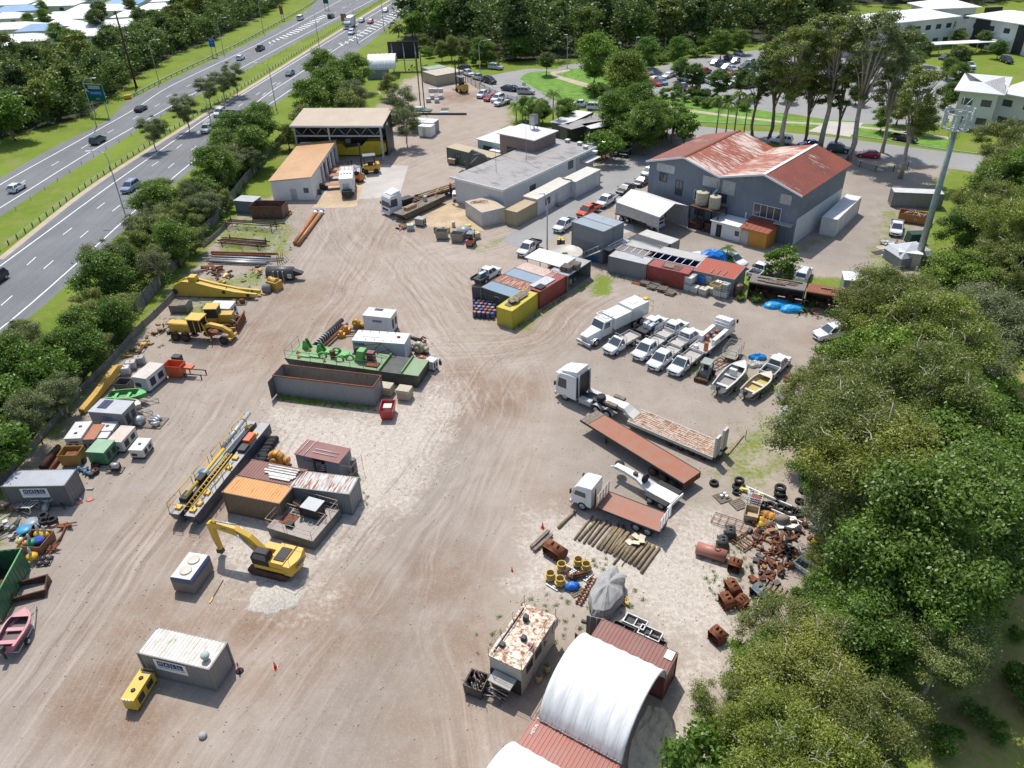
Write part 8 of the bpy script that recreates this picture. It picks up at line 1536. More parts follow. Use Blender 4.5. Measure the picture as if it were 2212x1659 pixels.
for u,v,lb in((507,657,'small pallet with rusty part, left of the pair'),(524,656,'small pallet with rusty part, right of the pair')):Pl(G(u,v),.1,lb);q=at('machine_part','rusty machine part on the %s small pallet'%lb.split(',')[1].split(' ')[1],'machine part',u,v-2,.13,bz=.13);LA([(.3,-.3),(.35,0),(.3,.3)],10,axis='x',c=(0,0,.3)).rt('casting',q)
for u,v,lb,dd in((52,1090,'white steel stair frame pointing left in the junk corner',(-60,-20)),(96,1075,'white triangular steel frame with rungs in front of the left container',(-60,-30))):
 t=at('stair_section',lb,'frame',u,v,.6,dd,bz=.1)
 for s in(-.5,.5):TU([(1.6,s,0),(-1.6,s,1.1),(-1.2,s,.1),(1.6,s,0)],.06,5).bd('side_beam','pt',t,col=(.55,.54,.5),ru=.1)
 m=MB()
 for k in RG(7):x=1.3-k*.45;m.box(x,x+.1,-.5,.5,.2+.1*k,.25+.1*k)
 m.bd('rung','pt',t,col=(.5,.5,.46),ru=.15)
Jk('white and grey steel offcuts beside the left container',135,1088,9,1.4,[(.5,.5,.48),(.2,.2,.2)],('pt','dkm'),.4,seed=31,ln=1.5);Jk('dark steel sections piled below the left container',40,1118,12,2.,[(.2,.2,.2),(.4,.38,.35)],('pt','dkm','galv'),.6,seed=32,ln=1.7);Jk('mixed crates and boards at the left edge',6,1105,8,1.3,[(.55,.36,.05),(.45,.12,.06),(.1,.3,.45),(.5,.3,.2)],('pt',),.8,seed=33,ln=1.3);Jk('grey machine parts left of the blue cable reel',18,1150,10,1.3,[(.3,.3,.3),(.45,.42,.38)],('pt','dkm','galv'),.7,seed=34)
for u,v,cc,lb in((52,1143,(.06,.3,.52),'bright blue cable reel in the junk corner'),(66,1128,(.3,.34,.38),'grey blue cable reel behind the bright blue one')):
 t=at('cable_reel',lb,'cable reel',u,v,.7,bz=0);LA([(.65,0),(.65,.06)],22,c=(0,0,.04)).bd('flange','pls',t,col=cc);LA([(.35,0),(.35,.6)],16,c=(0,0,.1)).bd('core','rub',t);LA([(.65,0),(.65,.06),(.1,.07)],22,c=(0,0,.7)).bd('flange','pls',t,col=cc)
for u,v,cc,r,lb in((43,1169,(.66,.62,.25),.36,'pale yellow round buoy in the mesh basket area'),(54,1174,(.75,.22,.1),.32,'orange round buoy beside the pale yellow one'),(42,1180,(.7,.45,.05),.3,'yellow orange buoy below the pale one')):
 p=G(u,v,.6);t=T('buoy',lb,'buoy',(p.x,p.y,.25),0);LA([(.02,0),(r*.6,r*.2),(r*.95,r*.6),(r,r),(r*.9,r*1.5),(r*.5,r*1.88),(.02,r*2)],18).bd('float','pls',t,col=cc);LA([(.05,r*2-.02),(.05,r*2+.08)],8).dk('eye',t)
for u,v,cc,lb in((84,1150,(.7,.42,.02),'yellow marker buoy with white cone top'),(98,1152,(.72,.42,.02),'yellow float with green tip beside the marker buoy'),(68,1200,(.72,.4,.02),'yellow float on the mesh basket'),(66,1170,(.02,.3,.14),'green and white cone shaped buoy')):
 t=at('marker_buoy',lb,'buoy',u,v,.7,bz=.35);LA([(.05,0),(.45,.1),(.5,.3),(.3,.5),(.16,.55)],16).bd('float','pls',t,col=cc);LA([(.16,.55),(.1,1.1),(.03,1.3)],12,M=Mx((0,0,0),0,0.)).bd('cone_top','pls',t,col=(.6,.6,.58))
t=at('tarpaulin','crumpled blue tarpaulin on the pile of buoys','tarpaulin',83,1166,.6,bz=.5);MB().loft([[(.6*r*MC(a),.5*r*MS(a),z+.06*MS(5*a))for a in[2*PI*k/14 for k in RG(14)]]for r,z in((1,0),(.9,.2),(.5,.3),(.05,.28))]).bd('sheet','cloth',t,col=(.05,.1,.42))
t=Sk('mesh_basket','wire mesh basket holding the coloured buoys',(36,1180),(85,1183),2.1,.95,(.22,.1,.06),.4,.02)
for u,v,r,lb in((95,1119,.5,'grey ribbed hose coil in the junk corner'),(97,1130,.45,'dark rubber ring below the hose coil'),(114,1127,.5,'black tyre standing in the junk corner')):Ty(G(u,v,.2),lb,r,.4,name='hose_coil' if 'hose' in lb else 'tyre')
def anchor(lbl,u,v,d):
 t=at('anchor',lbl,'anchor',u,v,.2,d,bz=0);TU([(-1.3,0,.12),(1.,0,.25)],.08,6).rt('shank',t)
 for s in(-1,1):MB().add([(.3,s*.1,.3),(1.1,s*.15,.15),(.2,s*.75,.6),(.25,s*.12,.12),(1.1,s*.2,.05),(.2,s*.75,.5)],[(0,1,2),(5,4,3),(0,3,4,1),(1,4,5,2),(2,5,3,0)]).rt('fluke',t)
 TU([(.8,-.9,.25),(.8,.9,.25)],.06,6).rt('stock',t)
anchor('rusty orange anchor, upper one right of the junk corner',138,1145,(20,-45));anchor('rusty orange anchor, lower one right of the junk corner',118,1175,(-30,40))
t=Pl(G(98,1214),.15,'pallet with stacked black discs below the junk corner');
for i,(x,y_)in EN([(-.3,-.3),(.3,-.25),(-.3,.3),(.3,.3)]):q=T('rubber_disc','black disc on the pallet below the junk corner','disc',t.location+VE((x,y_,.13)),0,'black discs on the pallet');LA([(.27,0),(.28,.1),(.1,.12)],16).bd('disc','rub',q);LA([(.08,.12),(.08,.18)],8).bd('hub','steel',q)
for u,v,lb in((194,1080,'flat crushed pink plastic sheet on the gravel, right of the left container'),(170,1086,'crushed pink plastic scrap against the left container')):t=at('plastic_sheet',lb,'litter',u,v);MB().loft([[(.4*r*MC(a)*(1+.2*MS(3*a)),.3*r*MS(a),z)for a in[2*PI*k/9 for k in RG(9)]]for r,z in((1,.01),(.7,.08),(.1,.05))]).bd('sheet','cloth',t,col=(.7,.2,.17))
t=at('brick','single beige block on the gravel right of the left container','block',195,1057);BX(-.3,.3,-.12,.12,0,.15).bd('block','ccr',t)
#RIGHT AND LOWER YARD
A=G(1054,1415,3.);B=G(1126,1449,3.);C=G(1198,1330,3.);d=B-A;yk=AT2(d.y,d.x);Lk=d.length;Wk=(C-B).length
t=T('cabin_barge','cream cabin barge with rust stained roof and cream railings around it','houseboat',(A.x,A.y,0),yk)
BX(.05,Lk-.05,.1,Wk-.1,.1,2.9).bd('cabin_wall','pt',t,col=(.55,.53,.48),ru=.12);BX(-.05,Lk+.05,0,Wk,2.9,3.).bd('roof','pt',t,col=(.62,.56,.45),ru=.6)
Rl(t,[(.02,.05),(.02,Wk-.05),(Lk-.02,Wk-.05),(Lk-.02,.05),(.02,.05)],3.,.95,1.5,(.6,.5,.34),.03,ru=.2)
ME_=MTN((Lk-.05,0,0))@MRO(PI/2,4,'Z')
for i in RG(4):BX(.8+i*1.35,1.75+i*1.35,-.03,.02,1.6,2.4,ME_).bd('window','glass',t)
BX(.5,Lk-.4,-1.,0,1.6,1.72).bd('rear_ledge','ccr',t);BX(.1,Lk-.1,-.02,.1,.1,1.6).dk('rear_wall',t)
for x,y,h_ in((.9,4.,.5),(1.6,2.4,.35),(.5,1.2,.25)):CX((x,y,3+h_/2),(.35,.35,h_)).dk('deck_fitting',t)
LA([(.16,0),(.16,.35),(.02,.36)],12,axis='x',c=(Lk-.5,2.,3.3)).bd('horn','pls',t,col=(.35,.1,.15));BX(.2,.26,.4,Wk-.5,3.,3.12).dk('trunking',t)
t=Sk('scrap_basket','dark steel basket stuffed with rods beside the cabin barge',(1000,1480),(1040,1494),1.5,1.1,(.04,.035,.03),.3,.04,z=0.);g=RR(8)
for i in RG(26):x,y=g.uniform(.2,1.4),g.uniform(.2,1.2);TU([(x,y,.5),(x+g.uniform(-.5,.5),y+g.uniform(-.5,.5),g.uniform(1.2,1.9))],g.uniform(.02,.05),5).bd('rod',g.choice(['rust','rsd','steel','galv']),t)
t=at('rod_stack','pallet of loose pale steel rods right of the dark basket','rods',1060,1502,0,d=(40,18));BX(-1,1,-.6,.6,0,.12).bd('pallet','wdo',t)
for i in RG(14):a=g.uniform(-.35,.35);M_=Mx((g.uniform(-.3,.3),g.uniform(-.5,.5),.2+.03*i),a);TU([(-1.1,0,0),(1.1,0,0)],.03,5,M=M_).bd('rod',g.choice(['galv','steel','rsd','wht']),t)
Dr(G(1182,1450),'cream clay pot open at the top, upper one beside the cabin barge',(.46,.36,.22),(.1,.08,.05),s=.85);Dr(G(1164,1472),'cream clay pot open at the top, lower one beside the cabin barge',(.46,.36,.22),(.1,.08,.05),s=.85)
A=G(1269,1385,2.59);B=G(1439.5,1466,2.59);d=B-A;yD=AT2(d.y,d.x);eD=VE((MC(yD),MS(yD),0));nD=VE((-eD.y,eD.x,0));A.z=0
Cn(A+nD*0.,yD,6.06,'red container above the large white dome with open doors',(.18,.05,.045),(.22,.075,.06),.12,.35,ends='N')
for s,cc,lb in((0,(.13,.14,.15),'grey container door swung open at the top left corner'),(1,(.2,.05,.04),'dark red container door swung open beside the dome')):
 q=A+nD*(2.44*(1-s));t=T('container_door',lb,'door',q,yD+PI+(.25 if s==0 else-.25)*1);m=BX(0,1.2,-.03,.03,.15,2.5);m.bd('panel','pt',t,col=cc,ru=.15);TU([(.4,.06,.1),(.4,.06,2.5)],.025,5).gv('lock_bar',t);TU([(.9,.06,.1),(.9,.06,2.5)],.025,5).gv('lock_bar',t)
MB_p=T('cover_sheet','white square sheet on the corner of the red container roof','sheet',A+eD*5.3+nD*1.5+VE((0,0,2.63)),yD);BX(0,.6,0,.8,0,.03).bd('sheet','tarp_white',MB_p)
p2=G(1167,1555,2.59);p2.z=0;span=abs((A-p2).dot(nD))
ARC(A-nD*span/2+eD*.1,yD,span/2,6.,2.62,'large white fabric dome spanning two red containers at the bottom',2.9,6)
o3=A-nD*(span+2.5);c=Cn(o3-eD*.3,yD,6.4,'red container below the large white dome with white lettering',(.26,.065,.045),(.31,.085,.06),.1,.3,ends='N')
Tx('HJ7U6',.3,'lettering','wht',c,MTN((.5,1.7,2.63))@MRO(PI/2,4,'Z'))
ARC(o3-nD*span/2,yD,span/2,6.,2.62,'second white fabric dome cut by the bottom edge',2.9,6)
for q,nm in((A,'upper'),(A-nD*(span),'lower'),(o3,'bottom')):
 t=T('lashing_row','row of white lashing straps along the %s edge of a dome'%nm,'lashing',q+VE((0,0,2.62)),yD);m=MB()
 for i in RG(24):x=.2+i*.25;m.tube([(x,-.12,.22),(x,.12,.03)],.035,4)
 m.box(0,6.1,-.05,.03,0.,.06);m.wt('strap',t)
t=at('tarpaulin','crumpled cream tarpaulin lying along the side of the dome','tarpaulin',1412,1625);g2=np.random.default_rng(9)
X_,Y_=np.meshgrid(np.linspace(-1.6,1.6,26),np.linspace(-3.2,3.2,44));Z_=.22*np.abs(np.sin(X_*3.1+1.3*np.sin(Y_*1.7)))+.16*np.abs(np.sin(Y_*2.3+X_*1.5))+.08*g2.random(X_.shape)+.02
vs=[(x*(.6+.4*MC(y*.5+.4)),y,z)for x,y,z in zip(X_.ravel(),Y_.ravel(),Z_.ravel())];MB().add(vs,[(j*26+i,j*26+i+1,(j+1)*26+i+1,(j+1)*26+i)for j in RG(43)for i in RG(25)]).bd('sheet','cloth',t,col=(.62,.55,.42));t.rotation_euler[2]=yD+PI/2-1.25
t=at('covered_boat','boat shaped machine under a grey tarpaulin near the bottom middle','covered machine',1312,1278,1.,bz=0,d=(34,-80));rings=[]
for k,(r,z)in EN(((1.,.35),(1.02,.9),(.95,1.35),(.72,1.62),(.4,1.85),(.1,2.))):
 rings.append([(2.5*r*MC(a)*(1+.05*MS(9*a+k)),1.25*r*MS(a)*(1+.1*MS(7*a+k*.5)),z+.13*MS(6*a)*(r>.2))for a in[2*PI*i/36 for i in RG(36)]])
MB().loft(rings,sf=False).bd('tarpaulin','cloth',t,col=(.34,.33,.32));BX(-3.1,-2.3,-.1,.1,.1,.3).dk('drawbar',t);BX(-2.9,-2.7,-1.2,1.2,0.,.18).dk('axle_beam',t)
for u,v,lb in((1189,1246,'yellow rimmed pipe collar, left of the front pair'),(1210,1258,'yellow rimmed pipe collar, right of the front pair'),(1213,1226,'yellow pipe collar filled with yellow scrap'),(1249,1216,'tall yellow rimmed collar, left of the rear pair'),(1266,1226,'tall yellow rimmed collar, right of the rear pair')):
 p=G(u,v+6);t=T('pipe_collar',lb,'pipe collar',p,0,'yellow pipe collars on pallets');m=MB();m.lt([(.34,0),(.34,.3),(.31,.7),(.27,.7),(.29,.3),(.29,.02)],22);m.bd('collar','pt',t,col=(.42,.28,.12),ru=.3);LA([(.34,.3),(.42,.31),(.42,.36),(.34,.37)],22).bd('flange','pt',t,col=(.66,.42,.05),ru=.15);TU([(.31*MC(a),.31*MS(a),.71)for a in[2*PI*k/20 for k in RG(21)]],.035,6).bd('rim','pt',t,col=(.72,.52,.08),ru=.1);t.scale=(1.15,)*3
for u,v,lb in((1200,1262,'grey pallet under the front pair of collars'),(1262,1242,'grey pallet right of the rusty frame'),(1226,1236,'grey pallet behind the rusty frame')):Pl(G(u,v),yd(u,v,30,18),lb,mat='galv')
Jk('rusty bent frame with rollers between the yellow collars',1243,1246,9,.7,[(.2,.1,.06)],('rsd','rust'),.7,seed=41,ln=1.1)
t=at('blue_sheet','bright blue plastic wrapped part on a pallet left of the covered boat','plastic sheet',1236,1268,.2,bz=.13);MB().loft([[(.6*r*MC(a)*(1+.15*MS(4*a)),.4*r*MS(a),z+.05*MS(5*a))for a in[2*PI*k/14 for k in RG(14)]]for r,z in((1,0),(1,.25),(.6,.5),(.05,.5))]).bd('wrap','pls',t,col=(.02,.16,.6));Pl(G(1244,1276),.5,'pallet carrying the blue wrapped part')
t=at('ladder_rack','rusty toothed rack lying beside the grey covered boat','rack',1267,1278,0,d=(24,-40));BX(-1.6,1.6,-.25,-.15,.05,.2).rd('rail',t);BX(-1.6,1.6,.15,.25,.05,.2).rd('rail',t)
for i in RG(9):BX(-1.5+i*.35,-1.4+i*.35,-.3,.3,.2,.28).rt('cross_bar',t)
Jk('bundle of yellow fittings on the ground right of the covered boat',1342,1300,12,.5,[(.6,.45,.15),(.5,.35,.1)],('pt',),.3,seed=42,tubes=.8,ln=.5)
LG=G(1250,1155);ylog=yd(1250,1180,40,-60);
def log(u1,v1,u2,v2,r,lbl,z=0.,mat='log',gp='logs laid side by side on the gravel'):
 p,q=G(u1,v1),G(u2,v2);t=T('log',lbl,'log',(p.x,p.y,z+r),AT2((q-p).y,(q-p).x),gp);L=(q-p).length;TU([(0,0,0),(L*.5,.03,.01),(L,0,0)],[r*1.05,r,r*.92],10).bd('trunk',mat,t);TU([(-.012,0,0),(0.,0,0)],r*.9,10).bd('cut_end','wood',t);return t
g=RR(12)
for i in RG(12):u,v=1241+i*9.6,1166+i*3.9;log(u+g.uniform(-2,2),v+g.uniform(-3,3),u+38+g.uniform(-3,3),v-48+g.uniform(-3,4),g.uniform(.1,.15),'brown log in the left half of the log row',gp='logs in the left half of the row')
for i in RG(11):u,v=1300+i*8.6,1184+i*5.2;log(u+g.uniform(-2,2),v+g.uniform(-3,3),u+36+g.uniform(-3,3),v-50+g.uniform(-3,4),g.uniform(.12,.17),'thicker brown log in the right half of the log row',0.,gp='logs in the right half of the row')
log(1206,1142,1244,1105,.14,'single log lying apart above the log row',gp=None);log(1325,1220,1368,1168,.1,'pale squared timber reaching down from the log row',mat='wdo',gp=None);log(1343,1224,1372,1180,.05,'thin grey pole at the lower end of the log row',mat='wdo',gp=None)
for i,(a,b,lb)in EN([((1147,1186),(1185,1150),'upper of two weathered timber beams'),((1153,1193),(1192,1158),'lower of two weathered timber beams')]):p,q=G(*a),G(*b);t=T('timber_beam',lb,'timber',(p.x,p.y,0),AT2((q-p).y,(q-p).x));L=(q-p).length;BX(0,L,-.14,.14,.1,.32).bd('beam','wdo',t);BX(.5,.6,-.3,.3,0,.1).dk('bearer',t)
t=at('cardboard','torn sheets of cream cardboard on the end of the logs','cardboard',1370,1170,.2,bz=.3)
for i in RG(7):CX((0,0,0),(.7,.5,.03),Mx((g.uniform(-.8,.8),g.uniform(-.4,.4),g.uniform(0,.25)),g.uniform(0,3),g.uniform(-.3,.3),g.uniform(-.2,.2))).bd('sheet','cloth',t,col=(.66,.56,.42))
Bk('wide rusty excavator bucket left of the log row',1200,1190,(-34,28),1.9,.55,tilt=.1);
Bk('black toothed excavator bucket, upper of the black pair',1578,1150,(-40,-6),1.1,.42,(.05,.055,.06));Bk('black toothed excavator bucket, lower of the black pair',1562,1172,(-40,-4),1.1,.42,(.05,.055,.06))
t=at('rusty_tank','long rusty red half round tank left of the scrap rows','tank',1536,1195,.4,bz=0,d=(45,14));LA([(.3,-1.3),(.55,-1.25),(.55,1.25),(.3,1.3)],16,axis='x',c=(0,0,.55)).bd('shell','pt',t,col=(.42,.16,.12),ru=.35);TU([(.25*MC(a)+.5,.2*MS(a),1.1)for a in[2*PI*k/14 for k in RG(15)]],.03,5).bk('hose_loop',t)
Bk('rusty narrow bucket right of the red half round tank',1588,1220,(-16,44),1.,.5);Bk('large rusty bucket near the trees, upper one',1585,1270,(-40,8),1.3,.45);Bk('large rusty bucket near the trees, middle one',1572,1298,(-40,10),1.2,.45);Bk('tall rusty bucket half under the olive tree',1552,1372,(-30,20),1.1,.5);Bk('dark grey toothed bucket beside the white blocks',1645,1283,(-40,20),1.4,.55,(.12,.14,.16));Bk('orange brown bucket on the ground by the small trees',1600,1300,(30,20),1.,.45)
t=at('fork_attachment','rusty fork frame with two tines beside the black buckets','frame',1605,1170,.3,bz=0,d=(30,-20))
for x in(-.6,0,.6):BX(x-.05,x+.05,-.7,.7,.3,.4).rt('bar',t)
for y in(-.65,.65):BX(-.7,2.,y-.06,y+.06,.15,.28).rt('tine',t)
RC=[(.26,.1,.05),(.18,.08,.05),(.4,.2,.08),(.12,.12,.12)]
RM=('rust','rust','rsd','pt','dkm')
items=[(1637,1105,'orange'),(1655,1118,'x')]
for i,(u,v,n,R,lb)in EN([(1636,1140,8,.8,'tall rusty brackets in the left scrap row'),(1648,1160,9,.8,'rust red steel shelf and plates in the left scrap row'),(1655,1182,9,.9,'open rusty box with a grey plate on it'),(1678,1185,10,.9,'rusty sprockets piled in the middle of the scrap row'),(1648,1212,8,.8,'square rusty blocks on a rack, lower left scrap row'),(1668,1218,8,.8,'brown bolted castings in the lower scrap row'),(1690,1160,10,.9,'brown machine arms in the upper scrap row'),(1703,1170,8,.8,'large rusty rings and arms beside the tyres'),(1712,1140,9,1.,'rusty castings under the grey sack'),(1640,1245,8,.8,'rusty blocks beside the white timber blocks'),(1665,1250,7,.8,'dark mesh and brown castings near the small trees'),(1690,1232,6,.8,'long rusty channel at the tree edge'),(1735,1148,7,1.1,'long dark bars pointing into the trees'),(1700,1205,7,.8,'brown gear parts at the edge of the trees')]):
 Jk(lb,u,v,n+2,R*1.15,RC,RM,.3,seed=50+i,ln=.85)
for i,(u,v,c_,lb)in EN([(1655,1108,(.6,.25,.04),'orange drive sprocket on the upper scrap row, left one'),(1668,1112,(.6,.3,.05),'orange drive sprocket on the upper scrap row, right one'),(1644,1120,(.66,.42,.04),'yellow stacked pump casing, upper one'),(1643,1130,(.66,.42,.04),'yellow stacked pump casing, lower one'),(1663,1128,(.25,.15,.08),'brown ring gear beside the yellow casings')]):
 t=at('sprocket',lb,'sprocket',u,v,.3,bz=0);LA([(.3,0),(.42,.08),(.42,.2),(.25,.3),(.15,.45),(.05,.46)],14).bd('casting','pt',t,col=c_,ru=.25);m=MB()
 for k in RG(8):a=2*PI*k/8;m.cbox((.44*MC(a),.44*MS(a),.14),(.12,.12,.14))
 m.bd('teeth','pt',t,col=c_,ru=.3)
for i,(u,v,r,lb,st)in EN([(1596,1045,.48,'black tyre on the grass, upper of the stack by the trailer',.28),(1592,1053,.48,'black tyre on the grass, lower of the stack by the trailer',0),(1542,1046,.45,'single tyre lying flat behind the flat top trailer',0),(1591,1065,.42,'grey dusty tyre beside the white pallets',0),(1683,1067,.55,'large tyre on top of the stack under the tree',.6),(1683,1072,.55,'large tyre in the middle of the stack under the tree',.3),(1683,1078,.55,'large tyre at the bottom of the stack under the tree',0),(1735,1062,.45,'tyre lying in tree shade',0),(1647,1093,.5,'tyre leaning left in the row below the tree',0),(1663,1095,.55,'big tyre in the row below the tree, second from left',0),(1686,1100,.55,'wide tyre in the row below the tree, third from left',0),(1705,1107,.6,'biggest tyre in the row below the tree',0),(1722,1112,.55,'tyre at the right end of the row below the tree',0),(1726,1085,.4,'small tyre in shade by the bare branch',0),(1700,1195,.3,'small dark roller ring, upper one by the trees',0),(1712,1190,.3,'small dark roller ring, right one by the trees',0),(1706,1204,.3,'small dark roller ring, lower one by the trees',0)]):
 Ty(G(u,v),lb,r,.28,gp=None).location.z=st
t=at('rail_beam','long white steel rail behind the row of tyres','rail',1690,1085,.2,bz=.1,d=(60,26));BX(-3.6,3.4,-.06,.06,0,.18).wt('beam',t);t=at('rail_beam','long white steel rail in front of the row of tyres','rail',1690,1110,.2,bz=.1,d=(60,26));BX(-3.4,3.4,-.05,.05,0,.16).wt('beam',t)
t=at('bag','grey brown sack lying on a white board in the scrap row','sack',1690,1122,.4,bz=.2);MB().loft([[(.7*r*MC(a)*(1+.1*MS(3*a)),.5*r*MS(a),z)for a in[2*PI*k/14 for k in RG(14)]]for r,z in((.9,0),(1,.3),(.6,.6),(.05,.62))]).bd('sack','cloth',t,col=(.25,.22,.19));BX(-.6,1.4,-.9,.6,-.1,0).bd('board','tarp_white',t)
t=at('wheel_guard','bright yellow curved guard and ring at the edge of the trees','guard',1748,1185,.5,bz=0);TU([(.7*MC(a),.7*MS(a),.3)for a in[2*PI*k/16 for k in RG(17)]],.06,6).wt('ring',t)
for k in RG(6):a=-.9+k*.35;CX((.85*MC(a),.85*MS(a),.5),(.4,.3,.4),None).bd('lobe','pls',t,col=(.75,.5,.02))
t=at('bath_tub','white open tub full of parts beside the low tree','tub',1742,1228,.2,bz=0,d=(30,20));MB().loft([[(-.9,-.5,.1),(.9,-.5,.1),(.9,.5,.1),(-.9,.5,.1)],[(-1,-.6,.6),(1,-.6,.6),(1,.6,.6),(-1,.6,.6)],[(-.9,-.5,.6),(.9,-.5,.6),(.9,.5,.6),(-.9,.5,.6)],[(-.85,-.45,.2),(.85,-.45,.2),(.85,.45,.2),(-.85,.45,.2)]],sf=False).wt('tub',t);BX(-.6,.6,-.3,.3,.2,.45).dk('parts',t);BX(-1.4,-.9,-.1,.9,.1,.25).bd('yellow_bar','pt',t,col=(.6,.4,.05))
t=at('pump','bright blue pump half hidden by the small trees','pump',1735,1285,.3,bz=0,d=(20,-30));TU([(-.7,0,.3),(0,0,.35),(.7,0,.4)],[.25,.3,.22],12).bd('casing','pls',t,col=(.03,.22,.55));LA([(.35,-.04),(.35,.04)],14,axis='x',c=(0,0,.35)).bd('flange','pls',t,col=(.03,.25,.6))
t=at('timber_block','row of pale timber blocks at the foot of the small trees','timber',1670,1268,.1,bz=0,d=(40,20))
for i in RG(6):BX(-1.2+i*.4,-.95+i*.4,-.5,.5,0,.22).bd('block','wood',t)
t=at('wire_crate','white mesh crate holding red parts','crate',1630,1085,.5,bz=.5,d=(40,12));BX(-.6,.6,-.5,.5,0,.06).gv('base',t);m=MB()
for z in(.1,.35,.6,.85):m.tube([(-.6,-.5,z),(.6,-.5,z),(.6,.5,z),(-.6,.5,z),(-.6,-.5,z)],.03,4)
for x in(-.6,-.3,0,.3,.6):m.box(x-.02,x+.02,-.52,-.48,0,.85);m.box(x-.02,x+.02,.48,.52,0,.85)
m.wt('mesh',t);CX((0,0,.4),(.8,.6,.5)).bd('contents','pt',t,col=(.2,.06,.06))
Sk('wooden_crate','cream open wooden crate below the white mesh crate',(1607,1112),(1637,1119),1.5,.8,(.48,.38,.24),.05,.03,cat='crate')
Jk('yellow and white boards with a red can above the mesh crate',1618,1068,9,1.,[(.65,.65,.6),(.7,.62,.15),(.5,.08,.04),(.6,.6,.55)],('pt',),.5,seed=70,ln=1.1,tubes=.1)
for u,v,lb in((1560,1076,'pallet with white round tins right of the flat top trailer'),(1595,1090,'pallet with coloured scraps left of the white mesh crate')):Pl(G(u,v),.4,lb,s=1.1)
for i,(x,y)in EN([(-.2,-.1),(.15,.2),(.25,-.2)]):q=T('paint_tin','white tin on the pallet right of the flat top trailer','tin',G(1562,1074)+VE((x,y,.14)),0,'white tins on the pallet');LA([(.15,0),(.16,.22),(.14,.25),(.02,.26)],12).wt('can',q);LA([(.16,.2),(.165,.22)],12).gv('rim',q)
t=at('gate_panel','thin rusty gate frame lying on the ground above the black buckets','gate',1578,1130,.1,bz=.05,d=(48,16));m=MB();m.tube([(-1.6,-.7,.1),(1.6,-.7,.1),(1.6,.7,.1),(-1.6,.7,.1),(-1.6,-.7,.1)],.035,5)
for x in(-1,-.35,.35,1):m.tube([(x,-.7,.1),(x,.7,.1)],.025,4)
m.tube([(-1.6,0,.1),(1.6,0,.1)],.025,4);m.rt('frame',t)
for u,v,lb in((1345,1366,'pallet with dark steel tray, left one behind the red container'),(1372,1350,'pallet with grey steel box section, upper one'),(1404,1375,'pallet with galvanised tray frame, right one'),(1412,1395,'pallet of timber slats at the right end')):
 Pl(G(u,v),yD+.1,lb,s=1.15);q=at('steel_tray','steel tray lying on the %s'%lb.replace('pallet with ','pallet of ')[:60],'tray',u,v-3,.16,bz=.16,yaw=yD);L_=1.1
 m=MB();m.box(-.9,.9,-.5,-.42,0,.3);m.box(-.9,.9,.42,.5,0,.3);m.box(-.9,-.82,-.42,.42,0,.3);m.box(.82,.9,-.42,.42,0,.3);m.box(-.04,.04,-.42,.42,0,.2);m.bd('frame','galv' if 'grey' in lb or 'galv' in lb else 'dkm',q)
 BX(-.8,-.1,-.4,.4,0.,.06).dk('plate',q)
BT_('white runabout boat with seats and outboard beside the skid loader',(1553,838),(1608,782),2.2,(.66,.66,.64),(.3,.28,.26),(.66,.65,.6),H=.85,console=True,z=.55);BT_('white and yellow open boat between the runabout and the white pickup',(1612,848),(1665,806),2.,(.62,.62,.6),(.55,.42,.12),(.62,.58,.48),H=.75,z=.5)
p=G(1525,805,.5);t=T('skid_steer_loader','small grey skid steer loader with cage beside the front row of utes','loader',(p.x,p.y,0),yd(1525,805,-14,18))
BX(-1.1,.9,-.5,.5,.35,1.1).bd('body','pt',t,col=(.2,.21,.19),ru=.3);m=MB()
for x,y in((-.6,-.5),(-.6,.5),(.6,-.5),(.6,.5)):m.box(x-.05,x+.05,y-.05,y+.05,1.1,2.)
m.box(-.7,.7,-.6,.6,2.,2.08);m.bd('cage','pt',t,col=(.3,.32,.3),ru=.2);BX(-.4,.3,-.3,.3,1.1,1.5).bk('seat',t)
for s in(-1,1):TU([(-1.1,s*.62,1.5),(.4,s*.62,1.3),(1.4,s*.62,.5)],.09,5).bd('lift_arm','pt',t,col=(.22,.22,.2),ru=.2)
for x in(-.6,.5):
 for s in(-1,1):Wh(t,x,s*.85,.38,.28,'rsd',False)
BX(1.2,1.7,-.8,.8,.1,.5).rd('bucket',t)
t=at('cage_trailer','box trailer with mesh cage behind the runabout boat','trailer',1582,765,.4,bz=0,d=(24,-32));BX(-1.4,1.4,-.85,.85,.5,.6).bd('deck','pt',t,col=(.3,.27,.23),ru=.3);m=MB()
for z in(.6,1.1,1.6):m.tube([(-1.4,-.85,z),(1.4,-.85,z),(1.4,.85,z),(-1.4,.85,z),(-1.4,-.85,z)],.03,4)
for x in(-1.4,-.45,.45,1.4):
 for y in(-.85,.85):m.tube([(x,y,.6),(x,y,1.6)],.03,4)
m.bd('cage','pt',t,col=(.33,.29,.25),ru=.35)
for s in(-1,1):Wh(t,-.1,s*.95,.33,.2,'galv',False)
TU([(-1.4,0,.5),(-2.6,0,.5)],.05,5).dk('drawbar',t)
t=at('flat_rack','rusty flat frame on the ground behind the skid steer loader','frame',1550,785,.3,bz=.3,d=(30,-18));m=MB();m.box(-1.3,1.3,-.6,-.5,0,.1);m.box(-1.3,1.3,.5,.6,0,.1)
for x in(-1.2,-.4,.4,1.2):m.box(x-.05,x+.05,-.5,.5,0,.08)
m.rt('frame',t)
